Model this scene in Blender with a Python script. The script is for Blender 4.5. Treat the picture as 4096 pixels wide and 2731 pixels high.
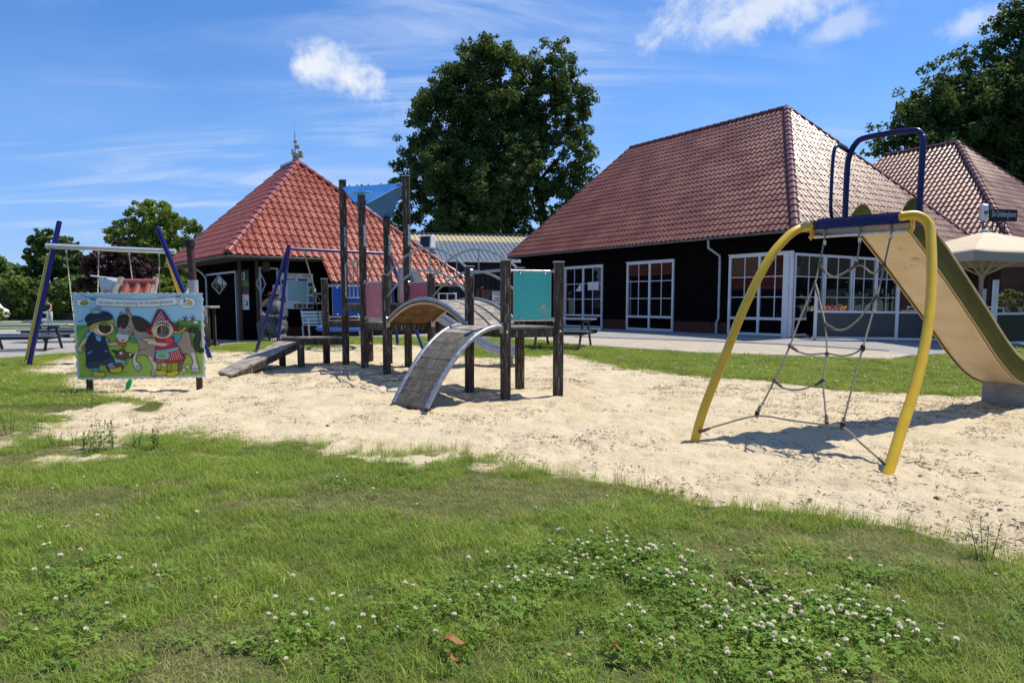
import bpy, bmesh, math, random
import numpy as np
from mathutils import Vector as V, Matrix
from mathutils.geometry import tessellate_polygon, delaunay_2d_cdt
random.seed(7); rng=np.random.default_rng(7)
for o in list(bpy.data.objects): bpy.data.objects.remove(o)
scene=bpy.context.scene; COL=scene.collection
rad=math.radians
# ---------------- camera ----------------
FPX,PX,PY,HZ,CH=2840.,2048.,1480.,1210.,1.5
TH=math.atan((PY-HZ)/FPX)
cd=bpy.data.cameras.new('camera'); cam=bpy.data.objects.new('camera',cd); COL.objects.link(cam)
cam.location=(0,0,CH); cam.rotation_euler=(math.pi/2-TH,0,0)
cd.sensor_fit='HORIZONTAL'; cd.sensor_width=36; cd.lens=36*FPX/4096; cd.shift_y=(PY-1365.5)/4096
cd.clip_start=.05; cd.clip_end=3000
scene.camera=cam
# ---------------- light ----------------
SUN_EL=rad(62); SH=(.905,.425)
SD=V((SH[0]*math.cos(SUN_EL),SH[1]*math.cos(SUN_EL),math.sin(SUN_EL)))
sl=bpy.data.lights.new('sun','SUN'); sl.energy=5.0; sl.angle=rad(.5); sl.color=(1,.91,.77)
so=bpy.data.objects.new('sun',sl); COL.objects.link(so); so.rotation_euler=SD.to_track_quat('Z','Y').to_euler(); so.location=(30,14,60)
scene.view_settings.view_transform='Standard'; scene.view_settings.look='None'
scene.view_settings.exposure=.24; scene.view_settings.gamma=1
scene.view_settings.use_curve_mapping=False
def ray(px,py):
    u=(px-PX)/FPX; v=(PY-py)/FPX
    return V((u,math.cos(TH)+v*math.sin(TH),-math.sin(TH)+v*math.cos(TH)))
w=bpy.data.worlds.new('World'); scene.world=w; w.use_nodes=True
class NT:
    def __init__(s,t): s.t=t; s.n=t.nodes; s.l=t.links
    def __call__(s,ty,ins=None,**kw):
        n=s.n.new(ty)
        for k,v in kw.items(): setattr(n,k,v)
        if ins:
            for k,v in ins.items():
                sk=n.inputs[k]
                if isinstance(v,bpy.types.NodeSocket): s.l.new(v,sk)
                else: sk.default_value=v
        return n
    def math(s,op,a,b=0.,c=None,clamp=False):
        d={0:a,1:b}
        if c is not None: d[2]=c
        return s('ShaderNodeMath',d,operation=op,use_clamp=clamp).outputs[0]
    def vm(s,op,a,b=None):
        d={0:a}
        if b is not None: d[1]=b
        n=s('ShaderNodeVectorMath',d,operation=op)
        return n.outputs['Value'] if op in('DOT_PRODUCT','LENGTH') else n.outputs['Vector']
    def noise(s,vec,scale,det=4.,rough=.55,dist=0.):
        return s('ShaderNodeTexNoise',{'Vector':vec,'Scale':scale,'Detail':det,'Roughness':rough,'Distortion':dist}).outputs['Fac']
    def ramp(s,f,a,b,lo=0.,hi=1.):
        return s('ShaderNodeMapRange',{'Value':f,'From Min':a,'From Max':b,'To Min':lo,'To Max':hi},interpolation_type='SMOOTHSTEP').outputs[0]
    def mix(s,f,a,b,mode='MIX'):
        n=s('ShaderNodeMix',None,data_type='RGBA',blend_type=mode)
        for k,v in ((0,f),(6,a),(7,b)):
            if isinstance(v,bpy.types.NodeSocket): s.l.new(v,n.inputs[k])
            else: n.inputs[k].default_value=v if k==0 else (*v[:3],1)
        return n.outputs[2]
def world_nodes():
    T=NT(w.node_tree); T.n.clear()
    g=T('ShaderNodeTexCoord').outputs['Generated']
    d=T.vm('NORMALIZE',g)
    sky=T('ShaderNodeTexSky',None,sky_type='NISHITA',sun_disc=False,sun_elevation=SUN_EL,sun_rotation=math.atan2(SH[0],SH[1]),altitude=20,air_density=1.0,dust_density=0.,ozone_density=5.)
    sc=T('ShaderNodeHueSaturation',{'Saturation':1.24,'Value':1.12,'Color':T.mix(1.,sky.outputs[0],(1.06,.97,1.02),'MULTIPLY')}).outputs[0]
    sep=T('ShaderNodeSeparateXYZ',{0:d})
    sc=T.mix(1.,sc,T.mix(T.ramp(sep.outputs[2],.0,.24),(.40,.57,.86),(1,1,1)),'MULTIPLY')
    zz=T.math('MAXIMUM',T.math('ADD',sep.outputs[2],.12),.05)
    pl=T('ShaderNodeCombineXYZ',{0:T.math('DIVIDE',sep.outputs[0],zz),1:T.math('DIVIDE',sep.outputs[1],zz),2:0.}).outputs[0]
    rot=T('ShaderNodeMapping',{'Vector':pl,'Rotation':(0,0,rad(-24)),'Scale':(.55,2.2,1)}).outputs[0]
    c1=T.noise(rot,1.15,7,.62,.9); c2=T.noise(pl,.75,3,.5,.3)
    cir=T.math('MULTIPLY',T.ramp(c1,.42,.74),T.ramp(c2,.36,.62))
    cir=T.math('MULTIPLY',cir,.95)
    veil=T.math('MULTIPLY',T.ramp(T.noise(pl,.5,4,.6,.5),.38,.7),.12)
    cir=T.math('ADD',cir,veil,clamp=True)
    hi=T.ramp(sep.outputs[2],-.02,.10); cir=T.math('MULTIPLY',cir,hi)
    nz=T.noise(d,9.,8,.62,.25); nz2=T.noise(d,30.,6,.65,.2)
    nn=T.math('ADD',T.math('MULTIPLY',T.math('SUBTRACT',nz,.5),2.6),T.math('MULTIPLY',T.math('SUBTRACT',nz2,.5),1.3))
    # cumulus: centre pixel direction, half sizes (radians), tilt
    cl=[(1380,310,.080,.034,24,1.),(1290,270,.046,.042,10,1.),(3060,22,.15,.042,-4,.8),(2900,95,.06,.028,10,.75),(3400,85,.06,.024,-18,.5),(3880,92,.034,.02,-20,.5)]
    dirs=[(ray(a,b).normalized(),c,e,t,f) for a,b,c,e,t,f in cl]
    for az,el in ((100,25),(140,40),(190,22),(230,35),(275,28),(300,50)):
        dirs.append((V((math.sin(rad(az))*math.cos(rad(el)),math.cos(rad(az))*math.cos(rad(el)),math.sin(rad(el)))),.14,.055,0,.9))
    tot=None
    for dv,rx,ry,tl,f in dirs:
        r=V((dv.y,-dv.x,0)).normalized(); u=r.cross(dv)
        if u.z<0: u=-u
        c,s_=math.cos(rad(tl)),math.sin(rad(tl))
        r2=r*c-u*s_; u2=u*c+r*s_
        df=T.vm('SUBTRACT',d,tuple(dv))
        x=T.vm('DOT_PRODUCT',df,tuple(r2/rx)); y=T.vm('DOT_PRODUCT',df,tuple(u2/ry))
        q=T.math('SQRT',T.math('ADD',T.math('MULTIPLY',x,x),T.math('MULTIPLY',y,y)))
        b=T.math('ADD',T.math('SUBTRACT',1.05,q),T.math('MULTIPLY',nn,1.05))
        m=T.math('MULTIPLY',T.math('MULTIPLY',T.ramp(b,.0,.85),f),T.math('GREATER_THAN',T.vm('DOT_PRODUCT',d,tuple(dv)),.6))
        tot=m if tot is None else T.math('MAXIMUM',tot,m)
    sh=T.ramp(T.noise(d,14.,5,.6),.3,.7)
    ccol=T.mix(sh,(5.0,5.6,6.6),(6.5,6.7,7.0))
    col=T.mix(cir,sc,(4.3,5.2,7.0)); col=T.mix(tot,col,ccol)
    bg=T('ShaderNodeBackground',{'Color':col,'Strength':.122})
    T.l.new(bg.outputs[0],T('ShaderNodeOutputWorld').inputs[0])
world_nodes()
# ---------------- terrain functions ----------------
def ss(a,b,x):
    t=np.clip((np.asarray(x,float)-a)/(b-a),0,1); return t*t*(3-2*t)
def elev(x,y): return .42*ss(6,25,y)*(.12+.88*ss(-15,-5,x))
def el(x,y): return float(elev(x,y))
def G(px,py):
    d=ray(px,py); t=1.
    while t<400:
        t*=1.0008
        if CH+d.z*t<=el(d.x*t,d.y*t): break
    return V((d.x*t,d.y*t,el(d.x*t,d.y*t)))
def at(px,py,y):
    d=ray(px,py); t=y/d.y; return V((d.x*t,y,CH+d.z*t))
def wp(O,e,px,py):
    """pixel -> (distance along the vertical plane through O along e, height)"""
    d=ray(px,py); n=V((e[1],-e[0]))
    t=(n.x*O[0]+n.y*O[1])/(n.x*d.x+n.y*d.y)
    return ((d.x*t-O[0])*e[0]+(d.y*t-O[1])*e[1], CH+d.z*t)
# ---------------- materials ----------------
def pm(name,c1,c2=None,sc=6.,rough=.6,metal=0.,bump=0.,bsc=None,st=(1,1,1),spec=.5,lo=.35,hi=.65,det=5,coat=0.,bd=.01,c3=None,s3=30.,t3=(.55,.7),rvar=0.):
    m=bpy.data.materials.new(name); m.use_nodes=True; T=NT(m.node_tree); b=T.n['Principled BSDF']
    b.inputs['Roughness'].default_value=rough; b.inputs['Metallic'].default_value=metal
    b.inputs['Specular IOR Level'].default_value=spec; b.inputs['Coat Weight'].default_value=coat
    if c2 is None and not bump: b.inputs['Base Color'].default_value=(*c1,1); return m
    pos=T('ShaderNodeNewGeometry').outputs['Position']
    pos=T.vm('MULTIPLY',pos,st)
    if c2 is None: b.inputs['Base Color'].default_value=(*c1,1)
    else:
        n=T.noise(pos,sc,det,.6)
        col=T.mix(T.ramp(n,lo,hi),c1,c2)
        if c3: col=T.mix(T.ramp(T.noise(pos,s3,4,.65),*t3),col,c3)
        T.l.new(col,b.inputs['Base Color'])
        if rvar:
            T.l.new(T.ramp(n,.3,.7,rough-rvar,rough+rvar),b.inputs['Roughness'])
    if bump:
        bn=T('ShaderNodeBump',{'Strength':bump,'Distance':bd,'Height':T.noise(pos,bsc or sc*4,5,.6)})
        T.l.new(bn.outputs[0],b.inputs['Normal'])
    return m
M={}
M['wood']=pm('weathered_wood',(.022,.016,.012),(.075,.06,.048),7,.85,bump=.9,bsc=14,st=(4,4,.35),c3=(.30,.27,.23),s3=12,t3=(.56,.66))
M['woodend']=pm('post_cap',(.62,.66,.68),(.5,.53,.55),20,.5)
M['plank']=pm('plank_wood',(.22,.19,.16),(.40,.36,.30),5,.85,bump=.5,bsc=30,st=(1,1,1),c3=(.10,.085,.07),s3=18)
M['plankdark']=pm('plank_dark',(.075,.062,.05),(.15,.13,.105),7,.85,bump=.7,bsc=40,c3=(.24,.22,.19),s3=22)
M['plankunder']=pm('plank_under',(.075,.036,.013),(.17,.088,.032),5,.8,bump=.5,bsc=30)
M['steel']=pm('galvanised_steel',(.42,.44,.46),(.56,.58,.60),12,.32,.9,rvar=.1)
M['rail']=pm('steel_rail',(.24,.275,.32),(.34,.38,.43),10,.4,.6,rvar=.1)
M['bluepanel']=pm('blue_panel',(.012,.10,.52),(.016,.125,.58),3,.38)
M['canopyblue']=pm('canopy_blue',(.028,.15,.46),(.04,.19,.52),3,.35)
M['pink']=pm('pink_panel',(.47,.13,.175),(.40,.105,.145),4,.5)
M['teal']=pm('teal_panel',(.045,.44,.46),(.06,.48,.49),2,.4)
M['panelcore']=pm('panel_core',(.5,.42,.25),None)
M['mint']=pm('mint_plate',(.25,.5,.45),(.3,.55,.5),10,.5)
M['bluetube']=pm('blue_tube',(.008,.012,.135),(.011,.016,.17),6,.3,spec=.4,coat=.2)
M['navytube']=pm('navy_tube',(.005,.007,.085),(.007,.010,.11),6,.3,spec=.35,coat=.1)
M['yellow']=pm('yellow_tube',(.68,.42,.012),(.74,.48,.02),5,.32,coat=.3,c3=(.5,.33,.02),s3=25,t3=(.66,.75))
M['silver']=pm('silver_tube',(.62,.64,.66),(.7,.72,.74),8,.35,.5)
M['chain']=pm('chain_metal',(.45,.44,.40),None,8,.35,.9)
M['rope']=pm('rope',(.34,.30,.235),(.22,.19,.15),60,.9,bump=.8,bsc=90,bd=.004)
M['black']=pm('black_plastic',(.012,.012,.014),None,5,.45)
M['rubber']=pm('rope_joint',(.05,.04,.033),(.16,.10,.06),30,.6)
M['chutetan']=pm('chute_underside',(.60,.465,.30),(.68,.54,.365),3,.42,c3=(.45,.31,.16),s3=9,t3=(.6,.75))
M['chuteolive']=pm('chute_side',(.105,.098,.018),(.125,.115,.026),4,.7,spec=.15)
M['chuterim']=pm('chute_rim',(.62,.47,.26),(.5,.36,.2),9,.4)
M['chutegrey']=pm('slide_metal',(.55,.55,.52),(.62,.61,.58),6,.35,.6)
M['concrete']=pm('concrete_grey',(.22,.23,.24),(.29,.30,.31),8,.8,bump=.2)
M['tileK']=pm('glazed_red_tile',(.26,.058,.028),(.32,.08,.040),1.6,.30,spec=.55,coat=.15,rvar=.06,c3=(.17,.042,.026),s3=4,t3=(.55,.75))
M['tileB']=pm('glazed_brown_tile',(.155,.055,.036),(.20,.075,.050),.8,.36,spec=.42,coat=.08,rvar=.08,c3=(.15,.11,.085),s3=5,t3=(.6,.78))
M['capK']=pm('ridge_red',(.26,.060,.032),(.32,.08,.045),3,.2,spec=.8,coat=.7)
M['capB']=pm('ridge_brown',(.14,.046,.034),(.19,.066,.048),3,.3,spec=.5,coat=.3)
M['under']=pm('roof_deck',(.03,.02,.018),None,5,.9)
M['blackwall']=pm('black_boards',(.005,.0045,.0045),(.009,.008,.008),3,.9,st=(1,1,6),spec=0.)
M['darkwood']=pm('dark_brown_wood',(.05,.03,.018),(.085,.055,.034),6,.8,st=(3,3,.6))
M['white']=pm('white_paint',(.72,.75,.78),(.66,.69,.73),4,.45)
M['whiteb']=pm('white_bench',(.74,.77,.80),(.68,.71,.76),4,.5)
M['gutter']=pm('zinc_gutter',(.19,.20,.21),(.13,.135,.14),4,.6,.3)
M['zinc']=pm('downpipe',(.42,.45,.49),(.36,.39,.43),5,.5,.3)
M['glass']=pm('window_glass',(.006,.007,.009),None,5,.015,spec=.45)
M['curtain']=pm('blind',(.35,.33,.26),(.28,.26,.2),8,.9)
M['brick']=pm('brick',(.05,.017,.012),(.085,.03,.022),9,.9)
M['mortar']=pm('mortar',(.06,.05,.045),None,9,.95)
M['shedroof']=pm('sheet_steel',(.17,.215,.27),(.20,.25,.31),3,.4,.35)
M['shedbeige']=pm('sheet_beige',(.42,.36,.21),(.47,.41,.25),4,.5)
M['shedwall']=pm('dark_shed_boards',(.014,.016,.018),(.024,.026,.028),5,.8)
M['fence']=pm('fence_wood',(.05,.035,.026),(.09,.066,.05),7,.85,st=(3,3,.6))
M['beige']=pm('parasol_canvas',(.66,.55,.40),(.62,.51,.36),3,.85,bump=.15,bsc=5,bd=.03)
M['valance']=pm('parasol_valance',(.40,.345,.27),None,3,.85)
M['beigepole']=pm('parasol_pole',(.5,.46,.36),None,3,.6)
M['greypanel']=pm('grey_panel',(.035,.045,.055),(.05,.06,.07),3,.5)
M['greenpanel']=pm('dark_green_panel',(.008,.02,.016),(.012,.026,.02),3,.5)
M['table']=pm('picnic_blue',(.11,.155,.22),(.155,.20,.27),6,.6)
M['tabled']=pm('picnic_dark',(.018,.022,.03),(.03,.036,.046),8,.7)
M['ape']=pm('ape_fur',(.028,.032,.04),(.15,.16,.175),7,.75,bump=1.,bsc=26,bd=.03,st=(1,1,.5),c3=(.26,.26,.26),s3=20,t3=(.6,.75))
M['apeface']=pm('ape_face',(.36,.20,.14),(.44,.27,.2),14,.7)
M['apecap']=pm('ape_cap',(.09,.012,.018),(.15,.03,.035),14,.7)
M['bone']=pm('ape_hand',(.5,.44,.32),(.36,.31,.22),20,.7)
M['skin']=pm('skin',(.50,.27,.19),(.46,.24,.16),10,.6)
M['hair']=pm('hair',(.02,.013,.01),None,9,.6)
M['cloth_black']=pm('black_top',(.012,.012,.014),None,9,.8)
M['cloth_white']=pm('white_trousers',(.7,.72,.74),None,9,.8)
M['toygreen']=pm('green_plastic',(.02,.5,.12),None,9,.35)
M['stone']=pm('stone',(.16,.12,.09),(.25,.2,.15),30,.9,bump=.5)
M['deadleaf']=pm('dead_leaf',(.30,.13,.045),(.22,.10,.04),40,.8)
M['twig']=pm('twig',(.32,.25,.18),(.2,.15,.1),40,.8)
M['glassblind']=pm('window_glass_blind',(.055,.050,.036),None,5,.015,spec=.45)
def flat(n,c,r=.55): 
    if n not in M: M[n]=pm(n,c,None,5,r)
    return M[n]
def clearglass():
    m=bpy.data.materials.new('clear_glass'); m.use_nodes=True; T=NT(m.node_tree); T.n.clear()
    f=T('ShaderNodeFresnel',{'IOR':1.22}).outputs[0]
    tr=T('ShaderNodeBsdfTransparent',{'Color':(.86,.90,.90,1)}); gl=T('ShaderNodeBsdfGlossy',{'Color':(1,1,1,1),'Roughness':.02})
    mx=T('ShaderNodeMixShader',{0:f,1:tr.outputs[0],2:gl.outputs[0]})
    T.l.new(mx.outputs[0],T('ShaderNodeOutputMaterial').inputs[0]); return m
M['clear']=clearglass()
def leafmat(name,ca,cb,cc,tr=.35,rough=.62,obj=False):
    m=bpy.data.materials.new(name); m.use_nodes=True; T=NT(m.node_tree); T.n.clear()
    if obj: r=T('ShaderNodeObjectInfo').outputs['Random']
    else: r=T('ShaderNodeAttribute',None,attribute_name='lv').outputs['Fac']
    pos=T('ShaderNodeNewGeometry').outputs['Position']
    n=T.noise(pos,.9 if not obj else 1.1,4,.6)
    col=T.mix(T.ramp(n,.38,.62),ca,cb); col=T.mix(T.math('MULTIPLY',T.ramp(r,.45,1.),.75),col,cc)
    b=T('ShaderNodeBsdfPrincipled',{'Base Color':col,'Roughness':rough,'Specular IOR Level':.28})
    t2=T('ShaderNodeBsdfTranslucent',{'Color':T.mix(.5,col,(cc[0]*1.4,cc[1]*1.3,cc[2]*.8))})
    mx=T('ShaderNodeMixShader',{0:tr,1:b.outputs[0],2:t2.outputs[0]})
    T.l.new(mx.outputs[0],T('ShaderNodeOutputMaterial').inputs[0]); return m
# ---------------- mesh helpers ----------------
INV={}
def tag(o,label=None,cat=None,group=None,kind=None):
    if label: o['label']=label
    if cat: o['category']=cat
    if group: o['group']=group
    if kind: o['kind']=kind
    return o
def thing(name,label,cat,loc=(0,0,0),rz=0.,group=None,local=False):
    o=bpy.data.objects.new(name,None); COL.objects.link(o); o.location=loc; o.rotation_euler=(0,0,rz)
    o.empty_display_size=.2
    INV[o.name]=None if local else (Matrix.Translation(loc)@Matrix.Rotation(rz,4,'Z')).inverted()
    return tag(o,label,cat,group)
def setpar(o,parent):
    o.parent=parent
    iv=INV.get(parent.name)
    if iv is not None: o.matrix_parent_inverse=iv
def mkobj(name,me,parent=None,kind=None):
    o=bpy.data.objects.new(name,me); COL.objects.link(o)
    if parent is not None: setpar(o,parent)
    if kind: o['kind']=kind
    return o
def frame(d,up=V((0,0,1))):
    d=V(d).normalized(); up=V(up)
    if abs(d.dot(up))>.98: up=V((1,0,0)) if abs(d.x)<.9 else V((0,1,0))
    x=up.cross(d).normalized(); z=d.cross(x)
    return x,d,z
class MB:
    def __init__(s): s.v=[];s.f=[];s.m=[];s.cur=0
    def add(s,vs,fs):
        o=len(s.v); s.v+= [tuple(v) for v in vs]; s.f+=[tuple(i+o for i in f) for f in fs]; s.m+=[s.cur]*len(fs); return s
    def box(s,c,d,ax=None):
        c=V(c); x,y,z=ax if ax else (V((1,0,0)),V((0,1,0)),V((0,0,1)))
        x=V(x)*d[0]/2;y=V(y)*d[1]/2;z=V(z)*d[2]/2
        vs=[c+i*x+j*y+k*z for k in(-1,1) for j in(-1,1) for i in(-1,1)]
        return s.add(vs,[(0,2,3,1),(4,5,7,6),(0,1,5,4),(2,6,7,3),(0,4,6,2),(1,3,7,5)])
    def beam(s,p,q,w_,h,up=(0,0,1)):
        p,q=V(p),V(q); x,y,z=frame(q-p,up); return s.box((p+q)/2,(w_,(q-p).length,h),(x,y,z))
    def tube(s,pts,r,n=8,caps=True,closed=False):
        pts=[V(p) for p in pts]; k=len(pts); rs=r if isinstance(r,(list,tuple)) else [r]*k
        tg=[]
        for i in range(k):
            a=pts[(i-1)%k] if (closed or i>0) else pts[i]; b=pts[(i+1)%k] if (closed or i<k-1) else pts[i]
            tg.append((b-a).normalized())
        x,_,z=frame(tg[0]); vs=[]
        for i in range(k):
            t=tg[i]; x=(x-t*x.dot(t)).normalized(); y=t.cross(x)
            vs+=[pts[i]+(x*math.cos(a)+y*math.sin(a))*rs[i] for a in [2*math.pi*j/n for j in range(n)]]
        fs=[]
        for i in range(k if closed else k-1):
            a=i*n; b=((i+1)%k)*n
            fs+=[(a+j,a+(j+1)%n,b+(j+1)%n,b+j) for j in range(n)]
        if caps and not closed: fs+=[tuple(reversed(range(n))),tuple(range((k-1)*n,k*n))]
        return s.add(vs,fs)
    def prism(s,poly,vec):
        n=len(poly); vec=V(vec); vs=[V(p) for p in poly]+[V(p)+vec for p in poly]
        return s.add(vs,[tuple(reversed(range(n))),tuple(range(n,2*n))]+[(i,(i+1)%n,n+(i+1)%n,n+i) for i in range(n)])
    def lathe(s,prof,c=(0,0,0),n=12,ax=None):
        c=V(c); x,y,z=ax if ax else (V((1,0,0)),V((0,1,0)),V((0,0,1)))
        vs=[c+(x*math.cos(a)+y*math.sin(a))*r+z*h for r,h in prof for a in [2*math.pi*j/n for j in range(n)]]
        fs=[(i*n+j,i*n+(j+1)%n,(i+1)*n+(j+1)%n,(i+1)*n+j) for i in range(len(prof)-1) for j in range(n)]
        fs+=[tuple(reversed(range(n))),tuple(range((len(prof)-1)*n,len(prof)*n))]
        return s.add(vs,fs)
    def ell(s,c,r,n=10,m=7,ax=None):
        pr=[(max(.02,math.sin(math.pi*i/m)),-math.cos(math.pi*i/m)) for i in range(m+1)]
        o=MB().lathe(pr,(0,0,0),n); x,y,z=ax if ax else (V((1,0,0)),V((0,1,0)),V((0,0,1)))
        c=V(c); return s.add([c+V(x)*p[0]*r[0]+V(y)*p[1]*r[1]+V(z)*p[2]*r[2] for p in o.v],o.f)
    def mesh(s,name,mats,smooth=None):
        me=bpy.data.meshes.new(name); me.from_pydata(s.v,[],s.f)
        for m in (mats if isinstance(mats,(list,tuple)) else [mats]): me.materials.append(M[m] if isinstance(m,str) else m)
        if max(s.m,default=0): me.polygons.foreach_set('material_index',s.m)
        if smooth is not None:
            me.polygons.foreach_set('use_smooth',[True]*len(me.polygons)); me.set_sharp_from_angle(angle=rad(smooth))
        return me
    def build(s,name,mats,parent=None,smooth=None,bevel=0.,kind=None,label=None):
        o=mkobj(name,s.mesh(name,mats,smooth),parent,kind)
        if bevel:
            b=o.modifiers.new('bevel','BEVEL'); b.width=bevel; b.segments=1; b.limit_method='ANGLE'
        if label: o['label']=label
        return o
def copy_tree(o,parent=None,**tags):
    c=o.copy(); COL.objects.link(c)
    if parent is not None: c.parent=parent
    for ch in list(o.children): copy_tree(ch,c)
    for k,v in tags.items(): c[k]=v
    INV[c.name]=None
    return c
def polyline(pts,n=6):
    """Catmull-Rom through points"""
    P=[V(p) for p in pts]; P=[P[0]*2-P[1]]+P+[P[-1]*2-P[-2]]; out=[]
    for i in range(1,len(P)-2):
        for k in range(n):
            t=k/n; a,b,c,d=P[i-1],P[i],P[i+1],P[i+2]
            out.append(.5*((2*b)+(c-a)*t+(2*a-5*b+4*c-d)*t*t+(3*b-a-3*c+d)*t**3))
    out.append(P[-2]); return out
def text_mb(s,size,mb,O,ex,ey,width=None,shear=0.,align='LEFT'):
    """flat lettering laid on a plane with origin O and axes ex (reading) and ey (up)"""
    cu=bpy.data.curves.new('txt','FONT'); cu.body=s; cu.size=1; cu.shear=shear; cu.resolution_u=2
    ob=bpy.data.objects.new('txt',cu); COL.objects.link(ob)
    dg=bpy.context.evaluated_depsgraph_get(); me=ob.evaluated_get(dg).to_mesh()
    vs=[v.co.copy() for v in me.vertices]; fs=[tuple(p.vertices) for p in me.polygons]
    ob.evaluated_get(dg).to_mesh_clear(); bpy.data.objects.remove(ob); bpy.data.curves.remove(cu)
    if not vs: return
    x0=min(v.x for v in vs); x1=max(v.x for v in vs); sx=(width/(x1-x0)) if width else size
    O=V(O);ex=V(ex);ey=V(ey)
    mb.add([O+ex*((v.x-x0)*sx)+ey*(v.y*size) for v in vs],fs)
# ================= GROUND =================
SANDPX=[(95,1478),(180,1447),(290,1420),(500,1408),(850,1402),(1030,1404),(1110,1403),(1300,1388),(1480,1374),(1560,1374),(1700,1384),(1850,1424),(2060,1432),(2230,1413),(2330,1428),(2480,1465),(2700,1497),(2900,1512),(3150,1532),(3400,1562),(3700,1582),(3980,1590),(4300,1605),(4800,1640),
 (5000,2420),(4600,2350),(4096,2246),(3883,2165),(3720,2120),(3570,2080),(3396,2060),(3135,2032),(2786,2003),(2525,1950),(2229,1890),(1916,1820),(1567,1794),(1219,1759),(697,1741),(435,1759),(226,1728),(235,1690),(420,1655),(640,1640),(640,1612),(430,1585),(330,1568),(240,1535),(261,1505),(170,1500),(104,1490)]
SAND=np.array([tuple(G(*p))[:2] for p in SANDPX])
def inside(P,x,y):
    r=np.zeros(x.shape,bool); n=len(P)
    for i in range(n):
        x0,y0=P[i];x1,y1=P[(i+1)%n]
        c=((y0>y)!=(y1>y))&(x<(x1-x0)*(y-y0)/((y1-y0) or 1e-9)+x0); r^=c
    return r
def sdist(P,x,y):
    d=np.full(x.shape,1e9); n=len(P)
    for i in range(n):
        a=P[i];b=P[(i+1)%n]; e=b-a; L=e@e or 1e-9
        t=np.clip(((x-a[0])*e[0]+(y-a[1])*e[1])/L,0,1)
        d=np.minimum(d,np.hypot(x-a[0]-t*e[0],y-a[1]-t*e[1]))
    return np.where(inside(P,x,y),d,-d)
def vnoise(x,y,s,seed=0):
    """value noise 0..1"""
    x=x*s+seed*17.3;y=y*s-seed*9.1; xi=np.floor(x).astype(int);yi=np.floor(y).astype(int);fx=x-xi;fy=y-yi
    fx=fx*fx*(3-2*fx);fy=fy*fy*(3-2*fy)
    def h(a,b):
        n=(a*374761393+b*668265263+seed*982451653)&0x7fffffff; n=((n^(n>>13))*1274126177)&0x7fffffff
        return ((n^(n>>16))&0xffff)/65535.
    return (h(xi,yi)*(1-fx)+h(xi+1,yi)*fx)*(1-fy)+(h(xi,yi+1)*(1-fx)+h(xi+1,yi+1)*fx)*fy
def fbm(x,y,s,seed=0,o=4):
    r=0;a=.5;t=0
    for k in range(o): r=r+a*vnoise(x,y,s*2**k,seed+k);t+=a;a*=.5
    return r/t
def sandmask(x,y):
    d=sdist(SAND,x,y)
    wob=(fbm(x,y,1.3,3)-.5)*(.9+.03*y)+(fbm(x,y,5,5)-.5)*.25
    d=d+wob*(.35+1.0*ss(1.5,-3,x)*ss(10,8,y))
    # worn, half-overgrown margin left of the near lawn
    soft=.10+.8*ss(1.8,-2.5,x)*ss(9.5,7.5,y)+.25*ss(9,14,y)
    m=np.clip(.5+d/(2*soft),0,1)
    worn=ss(.52,.64,fbm(x,y,1.5,101))*ss(1.9,.2,x)*ss(5.7,7.0,y)*ss(11,9.5,y)*ss(-1.9,-.3,d)
    return np.maximum(m,worn*.95),d
KPAVE=[(700,1400),(840,1392),(940,1378),(1130,1357),(1300,1354),(1500,1351),(1750,1349),(1950,1352),(2150,1362),(2290,1380),(2450,1391),(2800,1414),(3100,1424),(3300,1430),(3560,1441),(3640,1424),(3800,1416),(4030,1392),(4200,1380),(4700,1372)]
k0=[G(*p).to_2d() for p in KPAVE]
KP=np.array([tuple(p) for p in k0]+[(24,34),(14,60),(-4,60),(-13,34),(-13.2,28)])
PLAZA=np.array([tuple(G(*p))[:2] for p in [(-900,1440),(-200,1440),(0,1436),(150,1424),(290,1412),(420,1402),(700,1392)]]+[(-9.2,24),(-13,32),(-16,56.),(-75,56.),(-60,30)])
def relief(X,Yg): return (fbm(X,Yg,1.1,11)-.5)*.09+(fbm(X,Yg,4.2,12)-.5)*.075+(np.abs(fbm(X,Yg,6.5,13)-.5)-.12)*.08+(fbm(X,Yg,15,15,2)-.5)*.024-.045*ss(.62,.85,vnoise(X,Yg,3.6,91))-.03*ss(.65,.9,vnoise(X,Yg,6.1,93))
def surf(x,y):
    s,d=sandmask(x,y); return elev(x,y)+(s*relief(x,y)*.75+(1-s)*(fbm(x,y,1.2,21)-.5)*.05-.012*s)*np.clip((34-y)/14,0,1)
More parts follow.
